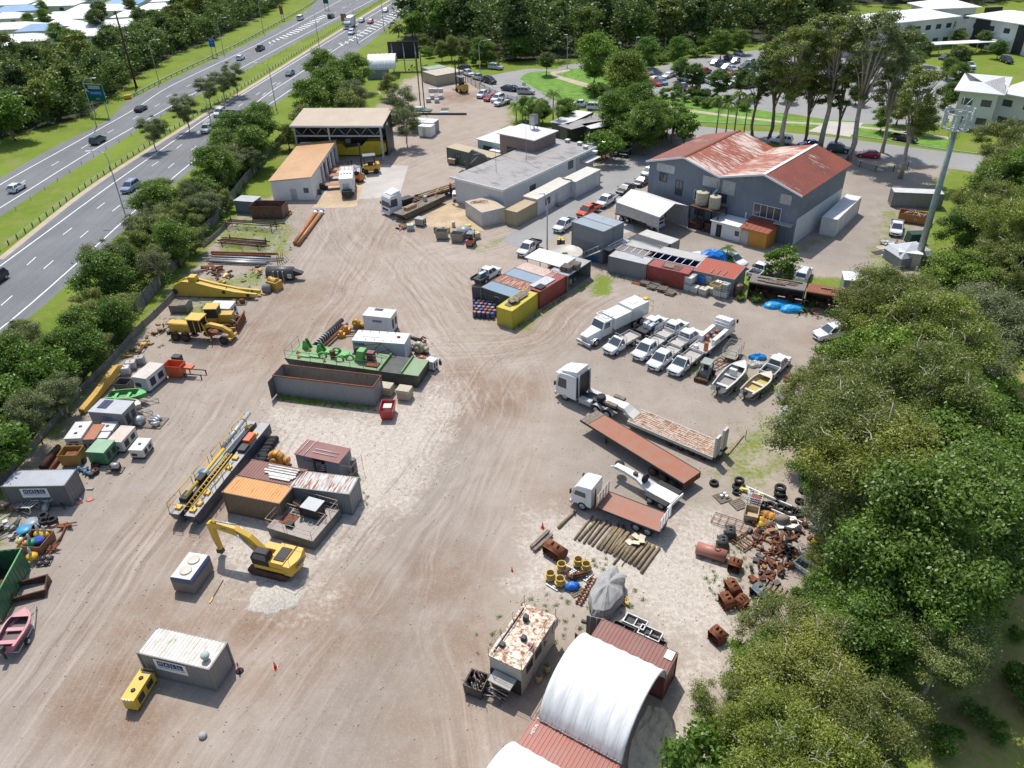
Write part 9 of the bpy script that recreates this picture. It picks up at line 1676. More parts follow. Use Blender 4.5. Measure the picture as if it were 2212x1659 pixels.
for u,v,lb,cc in((1637,770,'crumpled bright blue tarpaulin on a pallet right of the cage trailer',(.01,.25,.6)),(1628,785,'white plastic bags beside the blue tarpaulin',(.62,.6,.55))):
 t=at('tarpaulin',lb,'tarpaulin',u,v,.3,bz=.02);MB().loft([[(1.*r*MC(a)*(1+.18*MS(4*a+r*3)),.6*r*MS(a)*(1+.2*MS(6*a)),z+.08*MS(7*a))for a in[2*PI*k/22 for k in RG(22)]]for r,z in((1,.05),(.9,.35),(.6,.5),(.3,.42),(.05,.5))],sf=False).bd('sheet','pls',t,col=cc)
Jk('small square stack of rusty bricks near the right trees',1705,820,8,.5,[(.25,.1,.07)],('rust','rsd'),.4,seed=80,tubes=0)
t=at('car_wreck','rear tub of a pale blue ute wreck standing under the tree','wreck',1700,858,.4,bz=0,d=(-14,-20));BX(-1.1,1.1,-.85,-.78,.4,.95).bd('side_panel','car',t,col=(.45,.5,.54));BX(-1.1,1.1,.78,.85,.4,.95).bd('side_panel','car',t,col=(.45,.5,.54));BX(-1.1,1.1,-.78,.78,.42,.48).dk('floor',t);TU([(1.,-.8,.95),(1.,-.8,1.5),(1.,.8,1.5),(1.,.8,.95)],.05,6).wt('roll_bar',t)
t=at('car_wreck','stripped pale blue car body half covered by leaves','wreck',1698,905,.5,bz=0,d=(-10,24));BL_(t,[(-1.8,.9,.3,.95),(-.5,1,.3,1.),(1.,1,.3,.95),(1.9,.86,.35,.8)],.85,(.42,.5,.56));BX(-.8,.7,-.6,.6,.9,1.02).bk('cockpit',t);TU([(.8,-.75,1.),(.5,-.65,1.5),(.5,.65,1.5),(.8,.75,1.)],.04,5).wt('windscreen_frame',t)
for s in(-1,1):Wh(t,1.2,s*.85,.33,.2,'rsd')
t=at('barrier_pole','long thin timber on the grass behind the low loader','timber',1590,960,.05,bz=.05,d=(28,-34));BX(-1.9,1.9,-.08,.08,0,.1).bd('beam','wood',t)
t=at('marker_post','short red tipped marker post on the grass','post',1610,948);TU([(0,0,0),(0,0,.8)],.04,6).dk('post',t);TU([(0,0,.8),(0,0,1.1)],.045,6).bd('tip','pls',t,col=(.6,.06,.03))
g=RR(14);i=0
for r in RG(5):
 for k in RG(5):
  u,v=1026+k*9.6+(r%2)*4.5,660+r*6.3+k*.8;i+=1
  Dr(G(u,v),'steel drum in the tight group beside the yellow container',g.choice([(.02,.03,.1),(.03,.05,.2),(.05,.06,.1)]),g.choice([(.45,.14,.05),(.02,.08,.45),(.35,.32,.3),(.3,.12,.08)]),'drums beside the yellow container')
for i,(x,y)in EN([(-.35,0),(.3,-.2),(.2,.4),(-.2,.6)]):p=G(1212,528)+VE((x,y,0));Dr(p,'dark drum with bright yellow lid beside the street lamp',(.06,.06,.07),(.75,.62,.02),'yellow lidded drums')
for u,v,lb,c_ in((1231,615,'yellow drum inside the open grey store',(.62,.42,.04)),(1240,612,'blue drum inside the open grey store',(.03,.12,.3))):Dr(G(u,v),lb,c_)
for u,v,lb in((1223,583,'stack of red brown pallets on the grey store roof'),(1240,577,'second stack of weathered pallets on the grey store roof')):
 p=G(u,v,2.65)
 for k in RG(5):Pl(p+VE((.03*k,0,.13*k)),yC+.1,'weathered pallet in the %s'%('left stack on the grey store roof' if u<1230 else 'right stack on the grey store roof'),gp='left pallet stack on the store roof' if u<1230 else 'right pallet stack on the store roof',s=1.2)
g=RR(15);yR=y_row=yd(1388,607,85,26)
IBC=[(1487,628,0),(1500,632,0),(1519,637,0),(1534,634,0),(1550,640,0),(1563,643,0),(1487,628,1),(1508,618,0),(1527,624,0),(1545,632,0),(1495,622,1),(1563,643,1),(1529,626,1),(1550,640,1)]
for i,(u,v,k)in EN(IBC):ibc(G(u,v)+VE((0,0,1.16*k)),yR+g.uniform(-.05,.05),'caged liquid tank on the %s in front of the rusty red roof'%('top layer' if k else 'ground'),g.choice([(.6,.6,.56),(.55,.5,.4),(.62,.62,.6),(.35,.38,.4)]),gp='caged tanks top layer' if k else 'caged tanks on the ground')
for u,v,z,c_,lb in((1516,600,1.2,(.02,.12,.5),'bright blue plastic crate on the caged tanks'),(1548,610,2.35,(.66,.42,.02),'yellow rimmed tray on top of the caged tanks')):
 p=G(u,v,z+.4);t=T('plastic_crate',lb,'crate',(p.x,p.y,z),yR);m=MB();m.box(-.6,.6,-.5,.5,0,.06);m.box(-.6,.6,-.5,-.44,.06,.8 if z<2 else.2);m.box(-.6,.6,.44,.5,.06,.8 if z<2 else.2);m.box(-.6,-.54,-.44,.44,.06,.8 if z<2 else.2);m.box(.54,.6,-.44,.44,.06,.8 if z<2 else.2);m.bd('crate','pls',t,col=c_);BX(-.5,.5,-.4,.4,.07,.12).dk('contents',t);t.scale=(1.15,1.15,1)
for j,(u,v,n,lb)in EN([(1395,615,4,'first'),(1408,622,3,'second'),(1420,617,4,'third'),(1432,628,4,'fourth'),(1449,635,3,'fifth')]):
 for k in RG(n):Pl(G(u,v)+VE((g.uniform(-.1,.1),g.uniform(-.1,.1),.13*k)),yR+g.uniform(-.3,.3),'old pallet in the %s stack from the left before the red container'%lb,gp='%s pallet stack'%lb,s=1.1)
t=at('steel_plate','rust red plate on the ground at the left of the pallets','plate',1377,612,.03,bz=.02,d=(14,3));BX(-.8,.6,-.5,.5,0,.05).rt('plate',t)
Dr(G(1594,640),'large dark rusty drum at the right end of the caged tanks',(.12,.06,.04),(.1,.05,.03),s=2.)
for u,v,sc_,lb,cc in((1535,572,1.9,'bright blue tarpaulin over a machine behind the long pale roof',(.01,.2,.62)),(1680,655,1.5,'bright blue tarpaulin draped before the scrap sheds, left end',(.01,.3,.62)),(1712,665,1.3,'bright blue tarpaulin heap before the scrap sheds, right end',(.01,.3,.62))):
 t=at('tarpaulin',lb,'tarpaulin',u,v,.8*sc_*.3,bz=0);MB().loft([[(1.3*r*MC(a)*(1+.12*MS(3*a+r*3)),.8*r*MS(a)*(1+.15*MS(5*a)),z+.1*MS(7*a)*r)for a in[2*PI*k/24 for k in RG(24)]]for r,z in((1,.08),(.92,.7),(.7,1.2),(.3,1.45),(.03,1.4))],sf=False).bd('sheet','pls',t,col=cc);t.scale=(sc_,sc_,sc_ if u<1600 else.5)
Jk('garden hoses and boxes before the scrap shed',1735,672,9,1.6,[(.5,.3,.1),(.3,.35,.2),(.55,.5,.45),(.5,.1,.06)],('pt','rub'),.4,seed=81);Jk('orange pipe and litter left of the blue tarpaulin',1655,652,5,1.,[(.6,.3,.06)],('pt',),.2,seed=82,tubes=.8)
for u,v,k,du,dv,lb in((1512,556,'hatch',20,-3,'white car hidden behind the blue tarpaulin, left'),(1582,562,'suv',20,8,'white car behind the small palm'),(1642,583,'pickup',20,-16,'stripped white ute behind the scrap shed'),(1735,592,'suv',10,-18,'white ute wreck behind the green bush')):car(k,u,v,du,dv,WH,lb)
t=Sk('skip_bin','orange brown skip bin full of broken timber beside the grey container',(1942,460),(2010,470),2.2,1.5,(.4,.17,.05),.2,.1);g=RR(16)
for i in RG(16):CX((0,0,0),(g.uniform(.8,1.6),.15,.05),Mx((g.uniform(.8,4.),g.uniform(.4,1.8),1.45+g.uniform(0,.3)),g.uniform(0,3),g.uniform(-.3,.3))).bd('plank','wood',t)
Tx('11',.5,'lettering','wht',t,MTN((2.6,-.02,.8))@VERT)
p=G(1965,540,1.8);t=T('tent','pale grey tent canopy over scrap below the phone mast','tent',(p.x,p.y,0),.2);MB().loft([[(-2.8,-2.2,1.6),(2.8,-2.2,1.6),(2.8,2.2,1.6),(-2.8,2.2,1.6)],[(-2.2,-1.7,2.2),(2.2,-1.7,2.2),(2.2,1.7,2.2),(-2.2,1.7,2.2)],[(-.1,-.1,2.9),(.1,-.1,2.9),(.1,.1,2.9),(-.1,.1,2.9)]],sf=False).bd('canopy','cloth',t,col=(.48,.5,.54));BX(-2.6,2.6,-2.1,2.1,0,1.6).bd('side_wall','cloth',t,col=(.25,.26,.28))
t=at('dark_van','dark green covered object behind the phone mast','covered object',1980,510,1.,bz=0);MB().loft([[(-1.4,-.9,0),(1.4,-.9,0),(1.4,.9,0),(-1.4,.9,0)],[(-1.2,-.8,1.6),(1.2,-.8,1.6),(1.2,.8,1.6),(-1.2,.8,1.6)]],sf=False).bd('cover','cloth',t,col=(.03,.07,.05))
Jk('white and grey rubbish beside the tent canopy',1925,530,10,1.4,[(.6,.6,.58),(.5,.45,.4),(.3,.35,.45)],('pt',),.5,seed=83,tubes=.1,ln=1.2);cone(G(1937,523),'orange cone among the rubbish by the tent')
for u,v,c_,lb in((1906,535,(.45,.4,.3),'brown carpet piece on the gravel by the tent'),(1898,546,(.06,.06,.06),'dark mat on the gravel by the tent'),(1920,552,(.6,.62,.62),'white board on the gravel by the tent'),(1935,545,(.1,.4,.2),'small green mat by the tent')):t=at('ground_sheet',lb,'mat',u,v,0,bz=.02,yaw=.3);BX(-.9,.9,-.6,.6,0,.04).bd('mat','cloth',t,col=c_)
t=at('work_boat','dark hulled steel work float with orange rails beside the timber truck','float',908,447,.8,bz=.3,d=(52,-24));MB().prism([(-5.6,1.),(5.6,1.),(4.8,0),(-4.8,0)],-1.1,1.1,'y').bd('hull','pt',t,col=(.05,.045,.04),ru=.3);BX(-5.6,5.6,-1.1,1.1,1.,1.05).bd('deck','wdo',t);Rl(t,[(-5.4,-1),(-1.5,-1)],1.05,.7,col=(.62,.28,.05));Rl(t,[(-.8,1),(5.4,1)],1.05,.7,col=(.62,.28,.05));CX((-2.5,0,1.35),(2.5,.8,.5)).bd('deck_box','wood',t);CX((1.6,.2,1.5),(.5,.5,.9)).gv('winch',t);TU([(4,0,1.4),(5.8,.6,1.9),(6.6,.2,1.4)],.12).bd('orange_pipe','pt',t,col=(.62,.25,.04))
p=G(973,406,2.6);t=T('person','person in red shirt and dark trousers standing on the long timbers','person',(p.x,p.y,1.72),1.2,)
def person(par):
 m=MB();n=10
 def rg(x,z,a,b):return[(x+a*MC(2*PI*k/n),b*MS(2*PI*k/n),z)for k in RG(n)]
 bm_=MN('body');V=[(0,0,.95),(0,0,1.2),(0,0,1.42),(0,0,1.52),(0,0,1.62),(0,0,1.75),(0,.11,.9),(.02,.12,.5),(-.02,.13,.06),(.12,.13,.02),(0,-.11,.9),(.04,-.12,.5),(0,-.13,.06),(.14,-.13,.02),(0,.2,1.42),(.03,.27,1.15),(.15,.27,.93),(.2,.26,.85),(0,-.2,1.42),(.05,-.27,1.15),(.2,-.24,.98),(.26,-.22,.92)]
 E_=[(0,1),(1,2),(2,3),(3,4),(4,5),(0,6),(6,7),(7,8),(8,9),(0,10),(10,11),(11,12),(12,13),(2,14),(14,15),(15,16),(16,17),(2,18),(18,19),(19,20),(20,21)]
 r=[.15,.14,.16,.06,.09,.08,.09,.07,.05,.04,.09,.07,.05,.04,.07,.05,.04,.03,.07,.05,.04,.03]
 bm_.from_pydata(V,E_,[]);o=ON('body',bm_);LK(o);o.parent=par;bm_.materials.append(MT['tint']);o.color=(.35,.05,.03,0);md=o.modifiers.new('skin','SKIN');bm_.skin_vertices
 for i,s in EN(bm_.skin_vertices[0].data if bm_.skin_vertices else[]):s.radius=(r[i],r[i]*.9)
 o.modifiers.new('sub','SUBSURF').levels=1;o.modifiers['sub'].render_levels=2
 MB().loft([[(x+a*MC(2*PI*k/10),y+a*MS(2*PI*k/10),z)for k in RG(10)]for x,y,z,a in((0,0,1.,.185),(0,0.,.9,.2))]).bd('waist','cloth',par,col=(.03,.035,.06))
 for s in(-1,1):TU([(0,s*.11,.95),(.03,s*.12,.5),(0,s*.13,.08)],[.12,.095,.075],10).bd('trouser_leg','cloth',par,col=(.03,.035,.06))
 LA([(.11,1.72),(.14,1.74),(.12,1.82),(.06,1.88),(.01,1.89)],12).bd('helmet','pls',par,col=(.6,.16,.03));LA([(.06,1.58),(.085,1.66),(.08,1.74),(.02,1.78)],12,c=(.02,0,0)).bd('head','pls',par,col=(.45,.27,.18))
person(t)
for u,v,lb,cc in((952,517,'weathered open steel bin, left of the pair near the forklift',0),(985,522,'weathered open steel bin, right of the pair near the forklift',1)):
 o,y,L=Bx((u-12,v-14),(u+12,v-13),1.4);Sk('steel_bin',lb,(u-13,v-16),(u+13,v-15+cc),1.5,1.4,(.27,.24,.19),.15,.14)
p=G(1003,500,.8);t=T('water_tank','dark grey round domed water tank beside the small forklift','water tank',(p.x,p.y,0),0);LA([(1.25,0),(1.3,.1),(1.3,.7),(1.25,1.1),(.9,1.5),(.3,1.7),(.02,1.72)],24).bd('tank','pls',t,col=(.23,.26,.28));LA([(1.31,.6),(1.34,.65),(1.31,.7)],24).dk('band',t)
p=G(1018,523,.4);t=T('forklift','small orange red forklift with grey canopy near the water tank','forklift',(p.x,p.y,0),yd(1018,523,18,-20))
def fork(t,cc,s=1.,mast=2.2):
 BX(-1.1,.6,-.5,.5,.3,.95).bd('body','pt',t,col=cc,bv=.06);BX(-1.25,-.8,-.52,.52,.3,1.15).bd('counterweight','pt',t,col=cc,bv=.08);BX(-.5,.1,-.3,.3,.95,1.3).bk('seat',t);m=MB()
 for x,y in((-.7,-.42),(-.7,.42),(.45,-.42),(.45,.42)):m.box(x-.04,x+.04,y-.04,y+.04,.9,2.05)
 m.dk('canopy_frame',t);BX(-.85,.6,-.5,.5,2.05,2.12).bd('canopy','pt',t,col=(.2,.22,.24))
 for y in(-.3,.3):BX(.75,.9,y-.06,y+.06,.1,mast).dk('mast_rail',t);BX(.9,2.,y-.06,y+.06,.08,.13).dk('fork',t)
 for x in(-.75,.45):
  for q in(-1,1):Wh(t,x,q*.55,.3,.22,'dkm',False)
fork(t,(.45,.12,.08))
ibc(G(1029,515),.5,'caged tank carried by the small red forklift',(.55,.5,.25),gp=None);ibc(G(887,497),.1,'pale green caged tank left of the concrete apron',(.42,.52,.44),gp=None);t=Gn('grey square tank beside the pale green caged tank',(895,472),(912,475),1.2,1.3,(.35,.34,.32),.1,vn=0,name='tank',cat='tank')
Jk('red wheels and hoses left of the pale caged tank',866,493,8,.9,[(.45,.1,.08),(.3,.25,.2)],('pt','rub'),.3,seed=84);t=at('drip_tray','rusty shallow tray on timber near the caged tank','tray',880,485,.1,bz=0,d=(20,5));BX(-1.2,1.2,-.7,.7,.05,.12).rt('tray',t);BX(-1.3,1.3,-.85,-.75,0,.15).bd('bearer','wood',t)
for u,v,c_,lb in((941,502,(.08,.13,.06),'green wheelie bin behind the steel bins'),(958,502,(.03,.1,.35),'blue drum beside the yellow one'),(969,502,(.66,.4,.02),'small yellow drum behind the right steel bin'),(980,490,(.55,.53,.48),'white plastic sack beside the domed tank')):Dr(G(u,v),lb,c_)
t=at('yellow_basket','yellow tray hung on the domed water tank','tray',1012,491,1.,bz=1.2);BX(-.6,.5,-.4,.4,0,.3).bd('tray','pt',t,col=(.65,.5,.02),bv=.08);BX(-.7,-.6,-.1,.1,-.2,.1).dk('handle',t)
t=at('coil_heap','rusty cable coils on the roof of the white store','cable',1035,438,2.6,bz=2.65)
for k in RG(5):TU([(.5*MC(a)+.5*k-1,.4*MS(a)+.2*(k%2),.05+.03*k)for a in[2*PI*j/14 for j in RG(15)]],.04,4).rt('coil',t)
t=at('white_car_part','white car front end parked behind the timber truck at the office corner','cab',988,420,1.,bz=0,d=(-4,20));BX(-1,1,-.9,.9,.4,1.5).bd('body','car',t,col=(.7,.71,.72),bv=.15);Qd(t,'windscreen',[(1.,-.8,.95),(1.,.8,.95),(.98,.75,1.45),(.98,-.75,1.45)],.9)
loc,yaw,L,_=SH;eS_=VE((MC(yaw),MS(yaw),0));nS_=VE((-eS_.y,eS_.x,0))
t=T('dredge_hull','large bright yellow machine hull inside the open workshop','machine',loc+eS_*(L*.38)+nS_*2.6,yaw);MB().prism([(0,.3),(9.5,.3),(11.,1.),(11.,2.6),(9.6,3.2),(7.,3.1),(6.,2.2),(3.5,1.9),(2.6,1.7),(1.6,2.6),(.4,2.7),(0,1.6)],0,2.2,'y').bd('hull','pt',t,col=(.62,.47,.02),ru=.03);BX(2.4,6,.3,2.,1.9,2.6).dk('dark_cover',t);BX(8.4,9.6,-.03,0,1.2,2.4).bd('hatch','pt',t,col=(.6,.42,.02));CX((3,1,3.),(1.,.8,.9)).bd('pump_head','steel',t)
p=G(798,368,.5);t=T('forklift','large yellow lift machine with black mast in front of the workshop','forklift',(p.x,p.y,0),yd(798,368,-30,3));t.scale=(1.7,)*3;fork(t,(.62,.36,.02),mast=3.4)
p=G(769,385,.5);t=T('forklift','orange forklift with cream canopy beside the red tables','forklift',(p.x,p.y,0),yd(769,385,-26,-6));t.scale=(1.35,)*3;fork(t,(.6,.2,.04),mast=2.9)
for i,(u,v,lb)in EN([(728,378,'long rust red steel table by the shed columns, upper one'),(722,398,'rust red steel table by the shed columns, lower one'),(730,366,'low rust red bench near the forklift')]):t=at('steel_table',lb,'table',u,v,.8,bz=0,d=(26,-2));BX(-1.6,1.6,-.8,.8,.85,.92).bd('top','pt',t,col=(.42,.17,.07),ru=.4);[BX(x,x+.1,y,y+.1,0,.85).rt('leg',t)for x in(-1.5,1.4)for y in(-.75,.65)]
t=at('motor','dark machine parts at the foot of the shed columns','machine',697,404,.5,bz=0);CX((0,0,.6),(1.,.8,1.)).dk('block',t);LA([(.4,-.2),(.4,.2)],12,axis='y',c=(.6,0,.4)).bd('wheel','rub',t)
t=at('garden_bin','red and black drum group by the shed door','drum',683,420);LA([(.3,0),(.3,.9),(.02,.92)],12).bd('drum','pt',t,col=(.4,.06,.05));LA([(.3,0),(.3,.9),(.02,.92)],12,c=(.7,.1,0)).bd('drum','pt',t,col=(.05,.05,.05))
o=G(964,318,3.);d=G(1055,340,3.)-o;o.z=0;t=Cn(o,AT2(d.y,d.x),12.2,'dark green site office with tan roof behind the long building',(.06,.1,.075),(.46,.36,.22),.05,.05,W=3,H=3,plain=True);Wn(t,2.4,3.6,1.3,2.2,.05);
t=at('folded_excavator','dark grey folded excavator arm rising behind the long building','excavator arm',1010,372,.5,bz=0,d=(40,4));PB(t,'boom',[(0,0,.5),(.2,0,3.5),(1.2,0,4.6),(3.5,0,4.),(5.,0,2.6)],[.3,.35,.4,.3,.2],.5,(.07,.08,.09));PB(t,'arm',[(0,.4,.3),(-.3,.4,2.5)],[.25,.3],.4,(.07,.08,.09));Tx('VOLVO',.4,'lettering','wht',t,MTN((2.2,-.27,4.3))@MRO(-.25,4,'Y')@VERT);TU([(.6,0,2.2),(2.4,0,3.9)],.09).gv('hydraulic_ram',t);BX(-1.5,.8,-.8,.8,0,.6).rd('base',t)
Gn('wooden sided box in front of the dark green site office',(967,343),(982,345),1.5,1.2,(.3,.2,.12),.2,(.55,.45,.35),vn=0,name='crate',cat='crate')
p=G(996,190,1.);t=T('container_handler','yellow container handler with tall black mast on red dirt','forklift',(p.x,p.y,0),yd(996,190,-22,-8));t.scale=(1.9,)*3;fork(t,(.6,.34,.04),mast=4.2)
g=RR(17)
for i,(u,v,z)in EN([(926,221,0),(944,222,0),(934,214,0),(952,214,0),(932,210,1.2),(942,210,1.2),(953,210,1.2)]):ibc(G(u,v)+VE((0,0,z)),.05,'white caged tank in the far yard beyond the workshop',(.62,.62,.6),gp='white tanks in the far yard')
for u,v,lb in((909,237,'tall thin dark pole in the far yard, left of the pair'),(917,233,'tall thin dark pole in the far yard, right of the pair')):t=at('pole',lb,'pole',u,v);TU([(0,0,0),(0,0,13)],.13,8).dk('shaft',t);BX(-.5,.5,-.5,.5,0,.2).bd('base','ccr',t)
t=at('flat_rack','green flat trailer frame at the foot of the twin poles','frame',898,238,.8,bz=0,d=(30,0));BX(-4,4,-1,1,.6,.9).bd('deck','pt',t,col=(.06,.14,.09));BX(-3.6,-2,-.8,.8,.9,1.7).bd('crate','pt',t,col=(.4,.5,.42));BX(0,1.6,-.8,.8,.9,1.6).bd('crate','pt',t,col=(.5,.55,.5))
t=at('steel_beam','long dark steel beam on the ground of the far yard','beam',955,246,.2,bz=0,d=(40,0));BX(-6,6,-.2,.2,.05,.4).dk('beam',t);TU([(-5,.5,.2),(5.4,.6,.2)],.12).dk('pipe',t)
Pl(G(961,236),0,'orange brown pallet in the far yard',mat='wood',s=1.5);t=at('blue_sheet','flat pale blue sheet beside the far beam','sheet',960,242,0,bz=.02);BX(-1,1,-.6,.6,0,.04).bd('sheet','cloth',t,col=(.3,.5,.6))
Gn('small white shed roof left of the trees above the workshop',(727,225),(745,226),2.2,2.,(.62,.6,.55),.02,vn=0,name='cabin',cat='cabin');Jk('mixed pale boxes behind the workshop roof',850,205,12,5,[(.6,.6,.58),(.5,.4,.35),(.3,.32,.35)],('pt',),1.2,seed=86,ln=2.6,tubes=.1);Jk('dark machinery beside the billboard',905,150,9,3.,[(.08,.07,.06)],('rsd',),1.2,seed=87,ln=2.4)
def fence(px,lb,h=1.8,cat='fence',sp=3.,mat='fence_slats',low=False,col=None):
 pts=[np.array(q)for q in SL(px,5)];d=np.r_[0,np.cumsum([np.hypot(*(b-a))for a,b in zip(pts,pts[1:])])];n=int(d[-1]/sp);P=np.array(pts)
 q=[np.array([np.interp(s,d,P[:,0]),np.interp(s,d,P[:,1])])for s in np.linspace(0,d[-1],n+1)]
 t=T('fence',lb,cat,(q[0][0],q[0][1],0),0);o=q[0];pan=MB();
 for i in RG(n):
  a,b=q[i]-o,q[i+1]-o;dd=(b-a)/np.hypot(*(b-a));nn=np.array([-dd[1],dd[0]])*.03
  pan.loft([[(*(a-nn),.05),(*(a+nn),.05),(*(a+nn),h),(*(a-nn),h)],[(*(b-nn),.05),(*(b+nn),.05),(*(b+nn),h),(*(b-nn),h)]],sf=False)
 pan.bd('panel',mat,t);k=max(1,(n+1)//90+1)
 me=BX(-.05,.05,-.05,.05,0,h+.12).bd('post','dkm' if not low else 'wdo',t);me.location=(0,0,0)
 for i in RG(1,n+1,k):c=me.copy();LK(c);c.parent=t;c.location=(*(q[i]-o),0)
 return t
Sm('fence_slats',(.17,.165,.155),.9,var=.35,scale=1.2,bump=.2);Sm('wall_conc',(.2,.19,.17),.9,var=.3,scale=.6,bump=.3)
s=NT('wire_mesh');s.t.nodes.remove(s.b);tr=s.n('ShaderNodeBsdfTransparent');df=s.n('ShaderNodeBsdfDiffuse');df.inputs[0].default_value=(.2,.2,.2,1);mx=s.n('ShaderNodeMixShader');mx.inputs[0].default_value=.22;s.l(tr.outputs[0],mx.inputs[1]);s.l(df.outputs[0],mx.inputs[2]);s.l(mx.outputs[0],s.out.inputs[0]);MT['wire_mesh']=s.m
fence([(-80,1110),(0,1010),(60,935),(135,860),(200,790),(262,720),(330,640),(400,560),(470,480),(530,400),(590,330),(630,285)],'tall weathered grey boundary fence between yard and highway',1.9)
fence([(-60,1120),(5,1045),(58,985),(130,905),(160,868),(205,820),(250,775),(290,728),(340,680),(380,640)],'low grey concrete retaining wall inside the boundary fence',.9,'wall',3.,'wall_conc',True)
fence([(440,535),(470,510),(500,480)],'short length of low concrete wall beside the bar racks',.8,'wall',3.,'wall_conc',True)
fence([(1010,178),(1040,196),(1075,212),(1110,225),(1130,218)],'wire mesh fence between the dirt yard and the street',1.8,'fence',3.,'wire_mesh')
fence([(1830,350),(1880,370),(1920,372),(1960,365)],'low wire fence on bare dirt under the tall gums',1.2,'fence',3.,'wire_mesh')
bp=BX(-.07,.07,-.07,.07,0,.85).dk('barrier_post',None);first=True
P=RS([(0,543),(60,500),(185,405),(302,327),(460,228),(553,172),(743,52),(840,-8)],118)
for i,q in EN(P):
 c=bp if first else bp.copy()
 if not first:LK(c)
 first=False;c.location=(q[0],q[1],0);tg(c,'short dark barrier post along the grass median','post','barrier posts along the median')
t=T('wire_rope_barrier','thin wire ropes strung along the short median posts','barrier',(P[0][0],P[0][1],0),0)
for z in(.45,.65,.8):TU([(*(q-P[0]),z)for q in P],.02,3).gv('rope',t)
bp=BX(-.05,.05,-.05,.05,0,.75).gv('marker_post',None);first=True
for q in RS([(0,478),(95,413),(200,340),(310,278),(430,203),(553,145),(690,70),(810,2)],52):
 c=bp if first else bp.copy()
 if not first:LK(c)
 first=False;c.location=(q[0],q[1],0);tg(c,'thin pale wire post beside the far carriageway','post','pale wire posts beside the far carriageway')
P=RS([(283,212),(375,165),(470,120),(553,78),(663,16),(690,-6)],56);t=T('guard_rail','steel guard rail along the far side of the highway with yellow end','guard rail',(P[0][0],P[0][1],0),0);r_=[]
for i,q in EN(P):dd=P[min(i+1,55)]-P[max(i-1,0)];dd/=np.hypot(*dd);nn=np.array([-dd[1],dd[0]])*.06;c=q-P[0];r_.append([(*(c-nn),.5),(*(c+nn),.5),(*(c+nn),.85),(*(c-nn),.85)])
MB().loft(r_,sf=False).gv('rail',t)
for i in RG(0,56):c=P[i]-P[0];BX(c[0]-.08,c[0]+.08,c[1]+.08,c[1]+.22,0,.8).rd('post',t)
CX((-.8,-.5,.6),(1.8,1.,.9),Mx((0,0,0),.5)).bd('end_terminal','pls',t,col=(.75,.38,.02))
def lamp(u,v,H,du,lbl,arm=3.,gp=None,name='street_lamp'):
 b=G(u,v);t=T(name,lbl,'street lamp',b,0);TU([(0,0,0),(0,0,H-1.2),(du*.25,0,H-.4),(du*.8,0,H)],[.12,.08,.07,.06],8).gv('pole',t);TU([(du*.8,0,H),(du*arm,0,H+.15)],.055,6).gv('arm',t);m=MB();m.cbox((du*(arm+.3),0,H+.13),(.9,.3,.14));m.wt('lamp_head',t);LA([(.25,0),(.25,.2)],10).bd('base','ccr',t);return t
for u,v,H,du,lb in[(272,468,11.5,-1,'street lamp beside the near carriageway, lower left'),(470,325,11.5,-1,'street lamp beside the near carriageway at the sign board'),(597,236,11.,-1,'street lamp on the verge left of the tree clump'),(690,104,11,-1,'street lamp on the median near the lorry'),(772,93,11,-1,'street lamp beside the merge lanes'),(830,66,11,-1,'street lamp farther up the merge lanes'),(872,28,11,-1,'thin street lamp farthest up the merge lanes'),(209,274,11,1,'street lamp behind the green direction sign'),(344,180,11.5,1,'street lamp behind the guard rail'),(484,117,11,1,'street lamp near the blue sign'),(570,72,11,1,'street lamp near the orange sign'),(1038,180,11,1,'tall street lamp at the street bend in front of the wood'),(1225,147,9,-.4,'slim street lamp at the far side of the lawn'),(1340,150,7,-.4,'lamp beside the car park drive, left one'),(1370,155,9,.4,'lamp with flat double head in the car park'),(1182,540,9,-.6,'dark street lamp at the tray ute near the round tank'),(1470,258,8,-.1,'slim pale pole in the thicket')]:lamp(u,v,H,du,lb,2.6 if abs(du)==1 else 1.)
t=T('power_pole','very tall leaning dark timber pole at the edge of the left wood','pole',G(295,190),0);TU([(0,0,0),(0,0,10),(0,0,20)],[.32,.26,.2],10).rd('shaft',t);[TU([(0,0,z),(2,0,z)],.05,5).gv('cross_arm',t)for z in(14,16.5)]
def sign(u,v,W,H,z0,lb,mat_col,lines,posts=2,d=(40,2),mat='tint',name='road_sign',back=False):
 a=G(u,v);t=T(name,lb,'sign',a,yd(u,v,*d));BX(-W/2,W/2,-.05,.05,z0,z0+H).bd('panel',mat,t,col=mat_col);BX(-W/2-.04,W/2+.04,.05,.09,z0-.04,z0+H+.04).wt('border',t)
 for i in RG(posts):x=0 if posts==1 else-W*.35+W*.7*i/(posts-1);BX(x-.08,x+.08,.09,.25,0,z0+H*.9).gv('post',t)
 for(x,z,w,h,c_,txt,sz,tc)in lines:
  if w:BX(x-w/2,x+w/2,-.075,-.05,z-h/2,z+h/2).bd('sign_field','tint',t,col=c_)
  if txt:Tx(txt,sz,'lettering','pls',t,MTN((x,-.085,z))@VERT,col=tc)
 return t
G1=(0.,.12,.07)
t=sign(220,251,5.4,4.1,3.6,'green direction sign with white and blue fields on two posts',G1,[(.3,7.,3.4,.75,(.55,.57,.55),'DIXON ROAD',.6,(.02,.03,.02)),(.35,5.6,3.6,1.,(.01,.12,.5),'UNIVERSITY',.6,(.7,.72,.75)),(.6,4.2,0,0,None,'EXIT',.6,(.6,.65,.6))])
MB().add([(-2.3,-.07,6.6),(-1.8,-.07,6.6),(-1.95,-.07,6.4),(-1.5,-.07,5.9),(-1.65,-.07,5.75),(-2.1,-.07,6.2),(-2.3,-.07,6.05)],[(0,6,5,4,3,2,1)]).wt('arrow',t)
